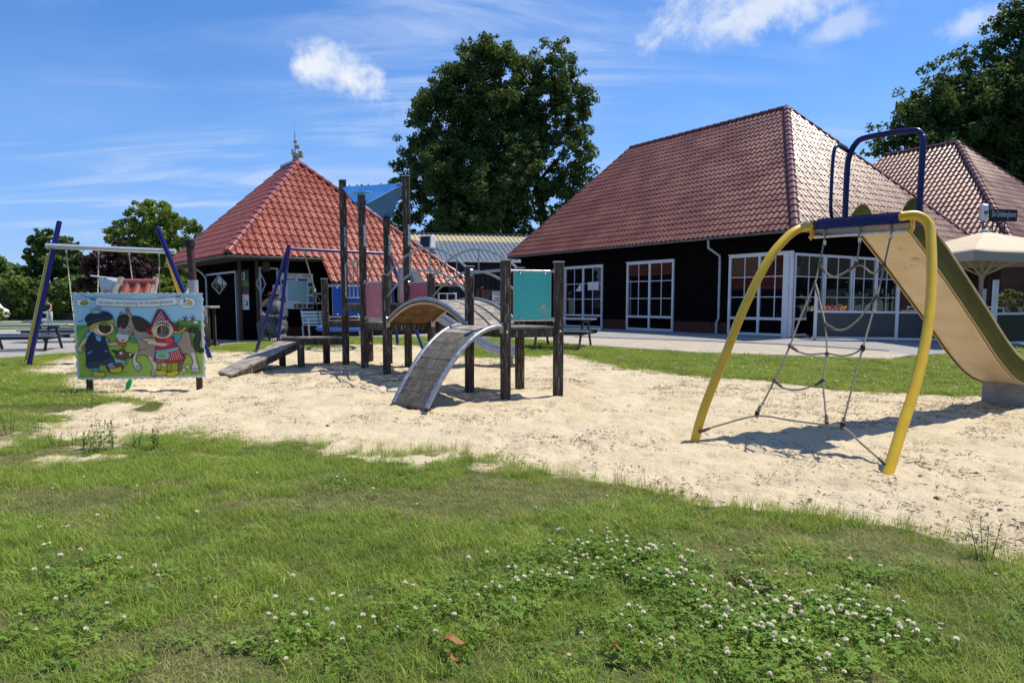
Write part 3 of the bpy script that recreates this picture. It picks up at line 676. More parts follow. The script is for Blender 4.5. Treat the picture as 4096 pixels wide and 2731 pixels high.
# ================= KIOSK =================
kr=V((.793,.609,0)); kl=V((-.609,.793,0)); E0=V((-8.34,21.05,0))
def K(i,j,z): return E0+kr*i+kl*j+V((0,0,z))
KZ=2.93; KA=6.40
def kiosk():
    g0=.27
    t=thing('kiosk','black timber kiosk with glossy red tiled pyramid roof and antenna','building',tuple(K(3.5,3.5,g0)))
    L=7.9; Wd=7.25; a1,a2=3.2,4.6; b=3.42
    A1=K(b,a1,KA); A2=K(b,a2,KA); ex=1.9; sl=(KA-KZ)/a1   # slope of the right face
    # right face continues lower over the side store
    zl=KZ-.78; jl=-.78/sl; il=K(0,0,0)
    ist=2.85
    wr=(Wd-b)/a1
    fm=[K(0,0,KZ),K(Wd,0,KZ),A1]
    lowR=K(Wd+wr*.78/sl,jl,zl); lowL=K(ist,jl,zl)
    fl=[K(0,L,KZ),K(0,0,KZ),A1,A2]
    fb=[K(Wd,L,KZ),K(0,L,KZ),A2]; fr=[K(Wd,0,KZ),K(Wd,L,KZ),A2,A1]
    rf=roof_part(t,[fm,fl,fb,fr,[lowL,lowR,K(Wd,0,KZ),K(ist,0,KZ)]])
    R=Roof(rf,.235,.31,.055,'tileK','roof_tile')
    R.face(fm); R.face([lowL,lowR,K(Wd,0,KZ),K(ist,0,KZ)]); R.face(fl); R.face(fr); R.finish(); up=V((0,0,.03))
    R.cap(K(0,0,KZ)+up,A1+up,.12,'capK',.30); R.cap(A2+up,A1+up,.12,'capK',.30); R.cap(K(0,L,KZ)+up,A2+up,.07,'capK',.45); R.cap(lowR+up,A1+up,.10,'capK',.36)
    zt=KZ-.13
    MB().prism([K(.02,.02,zt),K(Wd,.02,zt),K(Wd,L,zt),K(.02,L,zt)],(0,0,.05)).build('soffit','darkwood',t)
    gutter(t,[K(-.05,L,KZ-.04),K(-.05,-.05,KZ-.04),K(ist,-.05,KZ-.04)],.07)
    gutter(t,[lowL+V((0,0,-.04))+kl*-.05,lowR+V((0,0,-.04))+kl*-.05],.06)
    so=.62; WR=Wall(K(0,so,0),kr,-kl,t); WL=Wall(K(so,0,0),kl,-kr,t)
    c=MB(); WR.box(c,1.35,Wd-.5,g0-.1,zt,-.3,-.06); WL.box(c,1.3,L-.6,g0-.1,zt,-.3,-.06); c.build('wall','blackwall',t)
    # chamfered corner with posters
    pa=K(so,1.15,0); pb=K(1.12,so,0); ed=(pb-pa).normalized(); nd=V((-ed.y,ed.x,0)); nd=nd if nd.dot(V((0,-1,0)))>0 else -nd
    WC=Wall(pa,ed,nd,t); Lc=(pb-pa).length
    c=MB(); WC.box(c,0,Lc,g0-.1,zt,-.25,-.03); c.build('wall','blackwall',t)
    for a in(0.02,Lc-.12): 
        c=MB(); WC.box(c,a,a+.11,g0-.05,zt,-.02,.07); c.build('corner_post','darkwood',t,bevel=.006)
    gR=.31
    WR.planks(1.12,Wd-.5,gR+.42,zt,.2); pl=MB(); WR.box(pl,1.12,Wd-.5,g0-.1,gR+.42,-.02,.02); pl.build('brick_plinth','brick',t)
    WL.planks(4.35,L-.6,g0,zt,.2)
    # side store under the low eave
    WS=Wall(K(0,jl+.45,0),kr,-kl,t); zs=zl-.1
    c=MB(); WS.box(c,ist+.15,Wd+.2,g0-.1,zs+.1,-.3,-.05); c.build('wall','blackwall',t)
    WS.planks(ist+.12,Wd+.2,gR+.45,zs,.2); pl=MB(); WS.box(pl,ist+.12,Wd+.2,g0-.1,gR+.45,-.02,.02); pl.build('brick_plinth','brick',t)
    MB().prism([K(ist,jl,zs),K(Wd+.3,jl,zs),K(Wd+.3,jl+.5,zs),K(ist,jl+.5,zs)],(0,0,.04)).build('soffit','blackwall',t)
    r=WS.rect(1748,1171,1822,1207); wn=WS.window(r[0],r[1],r[2]-.06,r[3],2,1,fr=.05,leaves=2,out=.03)
    r=WR.rect(1256,1171,1301,1216); WR.window(r[0],r[1],r[2],r[3],1,1,fr=.06,leaves=1,out=.03)
    r=WR.rect(1303,1171,1345,1216); WR.window(r[0],r[1],r[2],r[3],1,1,fr=.06,leaves=1,out=.03)
    # doors with diamond lights
    def door(Wl,t0,t1,z1,dia,frm):
        d=thing_part('door',t); c=MB(); Wl.box(c,t0,t1,g0,z1,-.06,.015); c.build('door_leaf','blackwall',d)
        c=MB(); Wl.box(c,t0-.06,t0,g0,z1+.06,-.03,.05); Wl.box(c,t1,t1+.06,g0,z1+.06,-.03,.05); Wl.box(c,t0,t1,z1,z1+.06,-.03,.047); c.build('door_frame',frm,d)
        tc,zc,hw,hh=dia; c=MB(); q=[(hw,0),(0,hh),(-hw,0),(0,-hh)]
        for a,b_ in zip(q,q[1:]+q[:1]): c.beam(Wl.p(tc+a[0],zc+a[1],.03),Wl.p(tc+b_[0],zc+b_[1],.03),.03,.035,Wl.n)
        c.build('diamond_frame','zinc',d)
        c=MB(); c.prism([Wl.p(tc+a[0]*.95,zc+a[1]*.95,.016) for a in q],Wl.n*.006); c.build('pane','glass',d)
        c=MB()
        for k in(-.35,.35): c.beam(Wl.p(tc+hw*k,zc-hh*.62,.03),Wl.p(tc+hw*k,zc+hh*.62,.03),.018,.02,Wl.n)
        if hw>.35: c.build('glazing_bar','zinc',d)
    x=wp(WL.O,WL.e,882,1138); xa=wp(WL.O,WL.e,832,1138)[0]; xb=wp(WL.O,WL.e,946,1138)[0]
    xl=wp(WL.O,WL.e,851,1138)[0]; xr=wp(WL.O,WL.e,912,1138)[0]
    door(WL,min(xa,xb),max(xa,xb),KZ-.5,((xl+xr)/2,x[1],abs(xl-xr)/2,.31),'zinc')
    x=wp(WR.O,WR.e,1036,1135); 
    door(WR,1.14,1.62,KZ-.4,(x[0]+.05,x[1],.14,.32),'zinc')
    # posters on the chamfer
    pm_=MB(); r=WC.rect(956,1080,997,1170); 
    def sheet_on(Wl,x0,y0,x1,y1,mat,o,name='poster',parts=()):
        r=Wl.rect(x0,y0,x1,y1); c=MB(); Wl.box(c,*r[:2],r[2],r[3],.02,o); cols=[mat]
        mats=[mat]
        for k,(ax,ay,bx,by,mm) in enumerate(parts):
            if mm not in mats: mats.append(mm)
            c.cur=mats.index(mm); w_=r[1]-r[0];h_=r[3]-r[2]
            c.add([Wl.p(r[0]+w_*ax,r[3]-h_*by,o+.002),Wl.p(r[0]+w_*bx,r[3]-h_*by,o+.002),Wl.p(r[0]+w_*bx,r[3]-h_*ay,o+.002),Wl.p(r[0]+w_*ax,r[3]-h_*ay,o+.002)],[(0,1,2,3)])
        return c.build(name,mats,t)
    flat('pr_dark',(.05,.05,.055));flat('pr_green',(.10,.22,.03));flat('pr_red',(.45,.03,.035));flat('pr_white',(.74,.76,.78));flat('pr_text',(.10,.11,.13));flat('pr_blue',(.06,.20,.45))
    sheet_on(WC,955,1080,999,1168,'pr_dark',.03,'poster',[(.03,.5,.97,.75,'pr_green'),(.25,.12,.6,.45,'pr_white'),(.32,.15,.5,.42,'pr_dark')])
    sheet_on(WC,956,1168,999,1238,'pr_white',.032,'poster',[(0,0,1,.16,'pr_red'),(.1,.25,.55,.30,'pr_text'),(.1,.42,.7,.46,'pr_text'),(.1,.55,.62,.59,'pr_text'),(.1,.72,.75,.76,'pr_text'),(.1,.86,.6,.9,'pr_text'),(.72,.5,.92,.8,'pr_green')])
    WE=Wall(K(Wd-.6,0,0),kl,kr,t); c=MB(); WE.box(c,.9,L-.6,g0-.1,zt,-.25,-.04); c.build('wall','blackwall',t); WE.planks(.62,L-.6,g0,zt,.25)
    WB=Wall(K(0,L-.6,0),kr,kl,t); c=MB(); WB.box(c,.65,Wd-.6,g0-.1,zt,-.25,-.04); c.build('wall','blackwall',t)
    # small fittings
    c=MB(); r=WR.rect(1046,1046,1072,1086); WR.box(c,r[0],r[1],r[2],r[3],.03,.2); c.build('bird_box','darkwood',t,bevel=.01)
    # downpipe left
    q=[K(.1,4.9,KZ-.1),K(.45,4.7,KZ-.4),K(so-.06,4.6,KZ-.6),K(so-.06,4.6,g0)]
    MB().tube(q,.04,7).build('downpipe','zinc',t,smooth=50)
kiosk()
# ================= PLAY TOWER =================
def v3(p,z): return V((p[0],p[1],z))
def play_tower():
    P=dict(A=(-.692,11.477),B=(-.099,10.672),C=(.715,10.954),D=(.129,11.779),E=(-2.401,13.573),F=(-1.58,13.875),
      P1=(-3.53,15.044),P2=(-2.986,14.359),P4=(-2.155,14.722),P3=(-2.68,15.44),P0=(-4.03,15.40),P5=(-3.17,15.81),S1=(-4.387,14.722),S2=(-4.89,15.08))
    t=thing('play_tower','weathered dark timber play tower with blue canopy, arched bridge and curved plank ramp','play tower',(-2,13.4,el(-2,13.4)))
    top=dict(A=2.07,B=2.12,C=2.11,D=2.06,E=2.02,F=2.05,P1=4.02,P2=3.62,P4=4.05,P3=3.30,P0=2.0,P5=1.12,S1=.74,S2=.74)
    S=.135
    def post(k):
        x,y=P[k]; z0=el(x,y)-.12; h=top[k]; ang={'A':.3,'B':.35,'C':.35,'D':.3,'E':.36,'F':.36}.get(k,.41)
        ax=(V((math.cos(ang),math.sin(ang),0)),V((-math.sin(ang),math.cos(ang),0)),V((0,0,1)))
        lean=V((random.uniform(-.01,.01),random.uniform(-.01,.01),0))
        mb=MB(); n=5   # post with slightly uneven, chamfered section
        for i in range(n+1):
            z=z0+(h-z0)*i/n; c=V((x,y,z))+lean*(i/n); s_=S/2*(1+random.uniform(-.02,.02)); ch=.018
            for a,b in((1,.73),(.73,1),(-.73,1),(-1,.73),(-1,-.73),(-.73,-1),(.73,-1),(1,-.73)): mb.v.append(tuple(c+ax[0]*s_*a+ax[1]*s_*b))
        mb.f=[(i*8+j,i*8+(j+1)%8,(i+1)*8+(j+1)%8,(i+1)*8+j) for i in range(n) for j in range(8)]+[tuple(range(n*8,n*8+8))]; mb.m=[0]*len(mb.f)
        o=mb.build('post','wood',t)
        if k not in('P5','S1','S2','P2','P3'): MB().box(V((x,y,h+.008))+lean,(S*1.02,S*1.02,.016),ax).build('post_cap','woodend',o)
        if k in('P1','P2','P3','P4'):
            f=ax[0]*.55-ax[1]*.85; f.normalize()
            zc={'P1':2.86,'P2':2.82,'P3':2.72,'P4':2.86}[k]; q=V((x,y,zc))-ax[1]*(S/2+.006)+ax[0]*.03
            MB().box(q,(.05,.008,.42),ax).build('splice_plate','steel',o,bevel=.003)
            for dz in(-.15,-.05,.05,.15): MB().ell(q-ax[1]*.006+V((0,0,dz)),(.013,.013,.013),6,4).build('bolt','woodend',o,smooth=60)
            mb=MB(); s_=S/2+.004; pts=[V((x,y,zc-.03))+ax[0]*s_*a+ax[1]*s_*b for a,b in((1,1),(-1,1),(-1,-1),(1,-1))]
            mb.tube(pts,.007,5,closed=True); mb.build('strap','rope',o)
        else:
            q=V((x,y,1.06 if k in'ABCDEF' else .6))-ax[1]*(S/2+.004); MB().ell(q,(.018,.014,.018),7,4).build('bolt','woodend',o,smooth=60)
        return o
    for k in P: post(k)
    def deck(ks,z,mat='plank',n=7):
        q=[v3(P[k],z) for k in ks]   # q0-q1 and q3-q2 are the long sides, boards run across
        dk=thing_part('deck',t)
        for i in range(n):
            a,b=(i+.03)/n,(i+.97)/n
            pl=[q[0].lerp(q[1],a),q[0].lerp(q[1],b),q[3].lerp(q[2],b),q[3].lerp(q[2],a)]
            j=random.uniform(-.003,.003); MB().prism([p+V((0,0,j)) for p in pl],(0,0,-.035)).build('plank',mat,dk)
        for i in range(4):
            a,b=q[i],q[(i+1)%4]; d=(b-a).normalized(); 
            MB().beam(a+d*.07+V((0,0,-.10)),b-d*.07+V((0,0,-.10)),.045,.125).build('deck_beam','wood',dk,bevel=.006)
    deck(('A','B','C','D'),1.135); deck(('P2','E','F','P4'),1.13); deck(('P0','P1','P3','P5'),1.13); deck(('P1','P2','P4','P3'),1.49); deck(('S1','P1','P0','S2'),.78)
    def panel(a,b,z0,z1,mat,name='panel',inset=.10,rails=True,off=0.):
        p,q=v3(P[a],0),v3(P[b],0); d=(q-p).normalized(); n=V((d.y,-d.x,0)); n=n if n.y<0 else -n
        o=thing_part(name,t); L=(q-p).length; zc=V((0,0,1))
        g0,g1=p+d*(.07+inset*.6)+n*off,q-d*(.07+inset*.6)+n*off
        m=MB().box((g0+g1)/2+zc*((z0+z1)/2),((g1-g0).length,.016,z1-z0-.03),(d,n,zc)).build('board',mat,o,bevel=.004)
        MB().box((g0+g1)/2+zc*((z0+z1)/2)-n*.0,((g1-g0).length+.012,.012,z1-z0-.018),(d,n,zc)).build('board_core','panelcore',o)
        for z in(z0,z1):
            MB().tube([p+d*.05+zc*z,q-d*.05+zc*z],.017,8).build('rail','steel',o,smooth=50)
            for e in(p+d*.075,q-d*.075): MB().box(e+zc*z-n*.0,(.018,.05,.07),(d,n,zc)).build('bracket','steel',o,bevel=.004)
        for z in(z0+.045,z1-.045):
            for e in(g0+d*.1,g1-d*.1): MB().ell(e+zc*z+n*.012,(.02,.02,.02),7,4).build('bolt','steel',o,smooth=60)
        return o,g0,g1,n
    o,g0,g1,n=panel('B','C',1.235,1.975,'teal'); d=(g1-g0).normalized()
    mb=MB(); text_mb('HOUTPLEZIER',.05,mb,g0.lerp(g1,.60)+V((0,0,1.375))+n*.0095,d,V((0,0,1)),.215)
    mb.lathe([(.001,0),(.02,.0),(.03,.0005),(.001,.001)],g0.lerp(g1,.80)+V((0,0,1.44))+n*.0093,10,(d,V((0,0,1)),n))
    mb.prism([g0.lerp(g1,.77)+V((0,0,1.35))+n*.0095,g0.lerp(g1,.83)+V((0,0,1.35))+n*.0095,g0.lerp(g1,.81)+V((0,0,1.30))+n*.0095],n*.0005); mb.build('emblem','chuterim',o)
    o,g0,g1,n=panel('P2','E',1.19,1.90,'pink'); d=(g1-g0).normalized(); mb=MB()
    for k in range(5):
        a=k*1.256+.3; c=g0.lerp(g1,.74)+V((0,0,1.34))+n*.0095; mb.prism([c,c+d*.05*math.cos(a)+V((0,0,.06*math.sin(a))),c+d*.05*math.cos(a+.5)+V((0,0,.05*math.sin(a+.5)))],n*.0006)
    mb.build('emblem','chuterim',o)
    panel('P4','F',1.19,1.90,'pink'); panel('P0','P5',1.19,1.86,'bluepanel','panel',.14)
    # upper barred rail of the tower
    a,b=v3(P['P1'],0),v3(P['P2'],0); d=(b-a).normalized(); zc=V((0,0,1)); o=thing_part('bar_guard',t); nn=V((d.y,-d.x,0)); nn=nn if nn.y<0 else -nn
    q0,q1=a+d*.085,b-d*.085
    MB().tube(polyline([q0+zc*1.6,q0+zc*2.2,q0+d*.05+zc*2.32,q1-d*.05+zc*2.33,q1+zc*2.2,q1+zc*1.6],5),.017,7).build('guard_frame','steel',o,smooth=50)
    MB().tube([q0+zc*1.6,q1+zc*1.6],.015,7).build('rail','steel',o,smooth=50)
    for f in(.25,.5,.75): MB().tube([q0.lerp(q1,f)+zc*1.6,q0.lerp(q1,f)+zc*2.33],.014,7).build('bar','steel',o,smooth=50)
    for e in(q0-d*.01,q1+d*.01):
        for z in(1.68,2.2): MB().box(e+zc*z,(.03,.05,.06),(d,nn,zc)).build('bracket','steel',o,bevel=.004)
    # canopy: saddle-shaped blue sheet on the four tall posts
    def cz(k,z,ex): 
        c=V((-2.838,14.89,0)); p=v3(P[k],0); p=c+(p-c)*ex; return p+zc*z
    c1,c2,c4,c3=cz('P1',3.88,1.02),cz('P2',3.38,1.10),cz('P4',3.90,.98),cz('P3',3.25,1.10)
    mb=MB()
    for lo in(c2,c3): # two flat triangles folded along the high diagonal
        nrm=(c4-c1).cross(lo-c1).normalized(); nrm=nrm if nrm.z>0 else -nrm; e_=(lo-(c1+c4)/2).normalized(); s_=(c4-c1).normalized()
        mb.prism([c1,c4,lo+s_*.05,lo+e_*.03,lo-s_*.05],nrm*.016)
    cn=mb.build('canopy','canopyblue',t)
    MB().tube([c2+zc*.008,c4+zc*.008],.013,6).build('canopy_rim','woodend',cn,smooth=50)
    for kk,z in(('P2',3.64),):
        c=v3(P[kk],z); MB().prism([c+V(q) for q in((-.24,-.02,0),(-.1,-.13,.01),(.1,-.11,.03),(.22,.03,.04),(.1,.14,.03),(-.14,.12,.01))],(0,0,.014)).build('top_plate','mint',cn)
        mb=MB(); text_mb('HOUT',.09,mb,c+V((-.13,-.05,.034)),V((.96,.12,.12)),V((-.1,.9,0)),.25); mb.build('lettering','pr_white',cn)
    for i in range(7): 
        f=random.uniform(.1,.9); q=c1.lerp(c4,f); MB().ell(q+zc*.03,(.02,.02,.018),5,3).build('leaf_litter','twig',cn)
    # arched bridge E-A / F-D
    br=thing_part('bridge',t); fr0,fr1=v3(P['E'],0),v3(P['A'],0); bk0,bk1=v3(P['F'],0),v3(P['D'],0)
    def arc(p,q,s_,z0,h,z1=None): 
        z1=z0 if z1 is None else z1
        return p.lerp(q,s_)+zc*(z0+(z1-z0)*s_+h*(1-(2*s_-1)**2))
    n=15
    for i in range(n):
        a,b=(i+.03)/n,(i+.97)/n; q=[arc(fr0,fr1,a,1.12,.43),arc(fr0,fr1,b,1.12,.43),arc(bk0,bk1,b,1.12,.43),arc(bk0,bk1,a,1.12,.43)]
        mb=MB(); mb.prism(q,(0,0,-.03)); mb.m=[0,1]+[1]*4; mb.build('plank',['plank','plankunder'],br)
    for p,q in((fr0,fr1),(bk0,bk1)):
        MB().tube([arc(p,q,s_/24,1.135,.43) for s_ in range(25)],.033,8).build('side_tube','rail',br,smooth=50)
        MB().tube([arc(p,q,s_/24,1.06,.43)+ (q-p).normalized()*0 for s_ in range(25)],[.02]*25,6).build('under_rail','chuterim',br,smooth=50)
        for z0,h,z1 in((1.57,.46,1.62),(1.95,.45,2.02)):
            MB().tube([arc(p,q,.025+.95*s_/24,z0,h,z1) for s_ in range(25)],.019,7).build('hand_rail','rail',br,smooth=50)
        for s_ in(.33,.58): MB().tube([arc(p,q,s_,1.57,.46,1.62),arc(p,q,s_,1.95,.45,2.02)],.013,6).build('rail_strut','rail',br,smooth=50)
        for e,dr in((p,1),(q,-1)):
            d=(q-p).normalized()*dr; MB().box(e+d*.075+zc*1.13,(.016,.09,.2),(d,V((-d.y,d.x,0)),zc)).build('bracket','steel',br,bevel=.01)
    # curved ramp
    rp=thing_part('ramp',t); q1,q2=V((-1.66,9.98,0)),V((-1.17,9.50,0)); a0,b0=v3(P['A'],0)+V((-.06,-.05,0)),v3(P['B'],0)+V((-.07,-.03,0))
    def rz(s_): return 1.14*(1-s_)+.085*s_+.30*4*s_*(1-s_)*.97
    n=12
    for i in range(n):
        a,b=(i+.025)/n,(i+.975)/n; q=[a0.lerp(q1,a)+zc*rz(a),a0.lerp(q1,b)+zc*rz(b),b0.lerp(q2,b)+zc*rz(b),b0.lerp(q2,a)+zc*rz(a)]
        j=random.uniform(-.004,.004); MB().prism([p+zc*j for p in q],(0,0,-.032)).build('plank','plankdark' if i>3 else 'plank',rp)
    dx=(b0-a0).normalized()
    for p,q,o_ in((a0,q1,-.03),(b0,q2,.03)):
        MB().tube([p.lerp(q,s_/22)+zc*(rz(s_/22)+.0)+dx*o_ for s_ in range(23)],.037,8).build('side_tube','rail',rp,smooth=50)
        for s_ in range(1,23,2): MB().ell(p.lerp(q,s_/23)+zc*(rz(s_/23)+.012)-dx*(o_*1.4),(.012,.012,.01),5,3).build('bolt','steel',rp)
    MB().prism([q1+zc*-.1+V((.02,.03,0)),q2+zc*-.1+V((.02,.03,0)),q2+zc*.055+V((.02,.03,0)),q1+zc*.055+V((.02,.03,0))],(.05,.06,0)).build('foot_board','plankunder',rp)
    a,b=v3(P['A'],1.965),v3(P['B'],1.985); MB().tube([a,b],.02,8).build('grab_bar','rail',t,smooth=50)
    for e,dr in((a,1),(b,-1)):
        d=(b-a).normalized()*dr; MB().box(e+d*.08,(.016,.06,.12),(d,V((-d.y,d.x,0)),zc)).build('bracket','steel',t,bevel=.008)
    a,b=v3(P['A'],1.12),v3(P['B'],1.12)
    for e,dr in((a,1),(b,-1)):
        d=(b-a).normalized()*dr; MB().box(e+d*.02+V((-.05,-.06,0)),(.09,.014,.16),(d,V((-d.y,d.x,0)),zc)).build('bracket','steel',rp,bevel=.01)
    # straight ramp to the low deck
    r1,r2=V((-5.72,13.74,.17)),V((-5.23,13.14,.16)); s1,s2=v3(P['S1'],.70)+V((-.04,-.06,0)),v3(P['S2'],.70)+V((-.04,-.06,0))
    rp=thing_part('ramp',t); n=7
    for i in range(n):
        a,b=(i+.035)/n,(i+.965)/n; j=random.uniform(-.003,.003)
        MB().prism([s2.lerp(r1,a)+zc*j,s2.lerp(r1,b)+zc*j,s1.lerp(r2,b)+zc*j,s1.lerp(r2,a)+zc*j],(0,0,-.035)).build('plank','plank',rp)
    for p,q in((s1,r2),(s2,r1)): MB().beam(p+zc*-.10,p.lerp(q,.93)+zc*-.09,.05,.11).build('ramp_beam','wood',rp)
    # steel slide behind
    sp=thing_part('slide',t); s0=(v3(P['P3'],0)+v3(P['P4'],0))/2+V((.08,.0,0)); dd=V((.998,-.06,0)).normalized(); nn=V((-dd.y,dd.x,0))
    prof=[(0,1.5),(.12,1.5),(.28,1.42),(1.0,.98),(1.7,.56),(1.95,.45),(2.2,.40),(2.52,.39)]
    pr=[polyline([V((a,b,0)) for a,b in prof],4)][0]
    mb=MB()
    for p in pr:
        for o_,h in((-.24,.19),(-.235,0),(.235,0),(.24,.19)): mb.v.append(tuple(s0+dd*p.x+nn*o_+zc*(p.y+h)))
    mb.f=[(i*4+j,i*4+j+1,i*4+5+j,i*4+4+j) for i in range(len(pr)-1) for j in range(3)]; mb.m=[0]*len(mb.f)
    o=mb.build('chute','chutegrey',sp,smooth=30); sd=o.modifiers.new('t','SOLIDIFY'); sd.thickness=.01
    for o_ in(-.24,.24): MB().tube([s0+dd*p.x+nn*o_+zc*(p.y+.19) for p in pr],.018,6).build('chute_rim','rail',sp,smooth=50)
    for o_ in(-.26,.26):
        q=s0+nn*o_; MB().prism([q+zc*1.5,q+dd*.42+zc*1.33,q+dd*.42+zc*2.0,q+dd*.2+zc*2.2,q+zc*2.2],nn*.012).build('side_plate','chutegrey',sp)
        MB().tube(polyline([q+zc*1.52,q+zc*2.1,q+dd*.05+zc*2.2,q+dd*.2+zc*2.22,q+dd*.30+zc*2.08,q+dd*.36+zc*1.42],4),.02,7).build('hoop','steel',sp,smooth=50)
    MB().box(s0+dd*2.3+zc*.27,(.12,.1,.26),(dd,nn,zc)).build('foot','concrete',sp)
play_tower()
# ================= CLIMBING FRAME WITH SLIDE =================
def slide_frame():
    t=thing('slide','wide tan slide with yellow tube frame, navy platform rail and rope net','slide',(3.4,7.4,0))
    zc=V((0,0,1)); LY=V((1.978,7.673,0)); RY=V((3.332,6.165,0)); e=(RY-LY).normalized(); n2=V((-e.y,e.x,0)); n2=n2 if n2.y>0 else -n2
    Cc=(LY+RY)/2+n2*1.58; PL=Cc-e*.505; PR=Cc+e*.505
    def onpl(O,dr,px,py): a=wp(O,dr,px,py); return V((O[0]+dr[0]*a[0],O[1]+dr[1]*a[0],a[1]))
    dl=(PL-LY).normalized(); dr=(PR-RY).normalized()
    lp=[onpl(LY,dl,*p) for p in((2768,1775),(2810,1652),(2899,1425),(2977,1230),(3070,1045),(3144,953),(3192,917),(3240,905))]
    rp=[at(px,py,RY.y+(PR.y-RY.y)*f) for px,py,f in((3552,1893,0),(3611,1702,.16),(3661,1545,.30),(3708,1332,.50),(3726,1147,.68),(3724,962,.87),(3712,892,.94),(3665,862,.98),(3600,866,1.))]; rp[0]=rp[0]+(rp[0]-rp[1])*.25
    lp[0].z=-.15
    MB().tube(polyline(lp,6),.0495,12).build('frame_tube','yellow',t,smooth=50); MB().tube(polyline(rp,6),.0495,12).build('frame_tube','yellow',t,smooth=50)
    zp=(lp[-1].z+rp[-1].z)/2; print('slide platform z',lp[-1].z,rp[-1].z)
    # platform
    PL.z=PR.z=0
    MB().box((PL+PR)/2+n2*.33+zc*(zp+.0),(1.03,.66,.11),(e,n2,zc)).build('platform','navytube',t,bevel=.012)
    MB().box((PL+PR)/2+n2*.33+zc*(zp+.062),(.95,.60,.02),(e,n2,zc)).build('platform_mat','black',t)
    for q in(PL,PR):
        s_=1 if q is PR else -1
        MB().prism([q-n2*.02+e*s_*.03+zc*(zp+.06),q+n2*.1+e*s_*.03+zc*(zp+.06),q+n2*.1+e*s_*.03+zc*(zp-.12),q+n2*.02+e*s_*.03+zc*(zp-.17)],e*s_*.012).build('bracket','yellow',t)
        MB().ell(q+n2*.02+e*s_*.05+zc*(zp-.13),(.014,.014,.014),6,4).build('bolt','steel',t,smooth=60)
    MB().tube([PL+n2*.03+zc*(zp-.13),PR+n2*.03+zc*(zp-.13)],.02,8).build('net_bar','steel',t,smooth=50)
    # guard rails
    bl=PL+e*.10+n2*.60; br_=PR-e*.10+n2*.62
    gz=zp+1.03
    MB().tube(polyline([bl+zc*(zp),bl+zc*(zp+.6),bl+e*.015+zc*(gz-.2),bl+e*.09+zc*(gz-.05),bl+e*.22+zc*gz,br_-e*.14+zc*gz,br_-e*.03+zc*(gz-.05),br_+zc*(gz-.16),br_+zc*(zp+.5),br_+zc*zp],5),.034,10).build('guard_hoop','navytube',t,smooth=50)
    for b_,w_ in((bl,.40),(br_+e*.03,.12)):
        MB().tube(polyline([b_+zc*(gz-.13),b_-n2*w_*.7+zc*(gz-.10),b_-n2*w_*.95+zc*(gz-.22),b_-n2*w_+zc*(zp+.4),b_-n2*w_*.95+zc*(zp+.15),b_-n2*w_*.7+zc*(zp+.07),b_+zc*(zp+.08)],5),.021,8).build('hand_hoop','navytube',t,smooth=50)
    # chute: profile traced on the plane of its near side
    pn2,pe_=n2,e; n2=V((.855,.519,0)).normalized(); e=V((n2.y,-n2.x,0))   # the chute turns a little off the frame's axis
    hw=.285; s0=Cc+pn2*.62; N0=s0+e*hw
    low=[wp(N0,n2,*p) for p in((3611,905),(3745,1073),(3902,1304),(3994,1443),(4060,1515),(4130,1545))]
    low=[(0,zp-.02)]+low[1:]; s_e=low[-1][0]; low+=[(s_e+.35,low[-1][1]-.01),(s_e+.6,low[-1][1]-.005)]
    pr=polyline([V((a,b,0)) for a,b in low],5)
    tp=[wp(N0,n2,*p) for p in((3671,812),(3809,1018),(3939,1240),(4031,1387),(4087,1465),(4150,1490))]
    # rim height above the floor, measured square to it
    hs=[]
    for i,p in enumerate(pr):
        u=i/(len(pr)-1); hs.append(.30 if .1<u<.6 else (.30-.14*ss(.6,1,u) if u>=.6 else .18+.12*ss(0,.1,u)))
    c=thing_part('chute',t)
    nr=[]
    for i,p in enumerate(pr):
        a=pr[max(0,i-1)];b=pr[min(len(pr)-1,i+1)]; d=(b-a).normalized(); nr.append(V((-d.y,d.x,0)))
    def pt(p,o_): return s0+n2*p.x+e*o_+zc*p.y
    fl=MB(); k=len(pr)
    for i,p in enumerate(pr):
        for o_,th in((-hw,0),(hw,0),(hw,.02),(-hw,.02)): fl.v.append(tuple(pt(p+nr[i]*th,o_)))
    fl.f=[(i*4+j,i*4+(j+1)%4,i*4+4+(j+1)%4,i*4+4+j) for i in range(k-1) for j in range(4)]+[(3,2,1,0),(4*k-4,4*k-3,4*k-2,4*k-1)]; fl.m=[0]*len(fl.f)
    fl.build('chute_floor','chutetan',c,smooth=40)
    for sg in(-1,1):
        w_=MB()
        for i,p in enumerate(pr):
            h=float(hs[i])
            for o_,th in((hw-.0,-.012),(hw+.022,-.012),(hw+.022,h),(hw-.0,h)): w_.v.append(tuple(pt(p+nr[i]*th,sg*o_+ (sg*.002))))
        w_.f=[(i*4+j,i*4+(j+1)%4,i*4+4+(j+1)%4,i*4+4+j) if sg<0 else (i*4+j,i*4+4+j,i*4+4+(j+1)%4,i*4+(j+1)%4) for i in range(k-1) for j in range(4)]+[(0,1,2,3),(4*k-1,4*k-2,4*k-3,4*k-4)]; w_.m=[0]*len(w_.f)
        w_.build('chute_side','chuteolive',c,smooth=40)
        rim=[pt(p+nr[i]*float(hs[i]),sg*(hw+.013)) for i,p in enumerate(pr)]
        MB().tube(rim,.021,8).build('chute_rim','chuterim',c,smooth=50)
        low_=[pt(p+nr[i]*-.012,sg*(hw+.026)) for i,p in enumerate(pr)]
        MB().tube(low_,.008,5).build('chute_seam','chuterim',c,smooth=50)
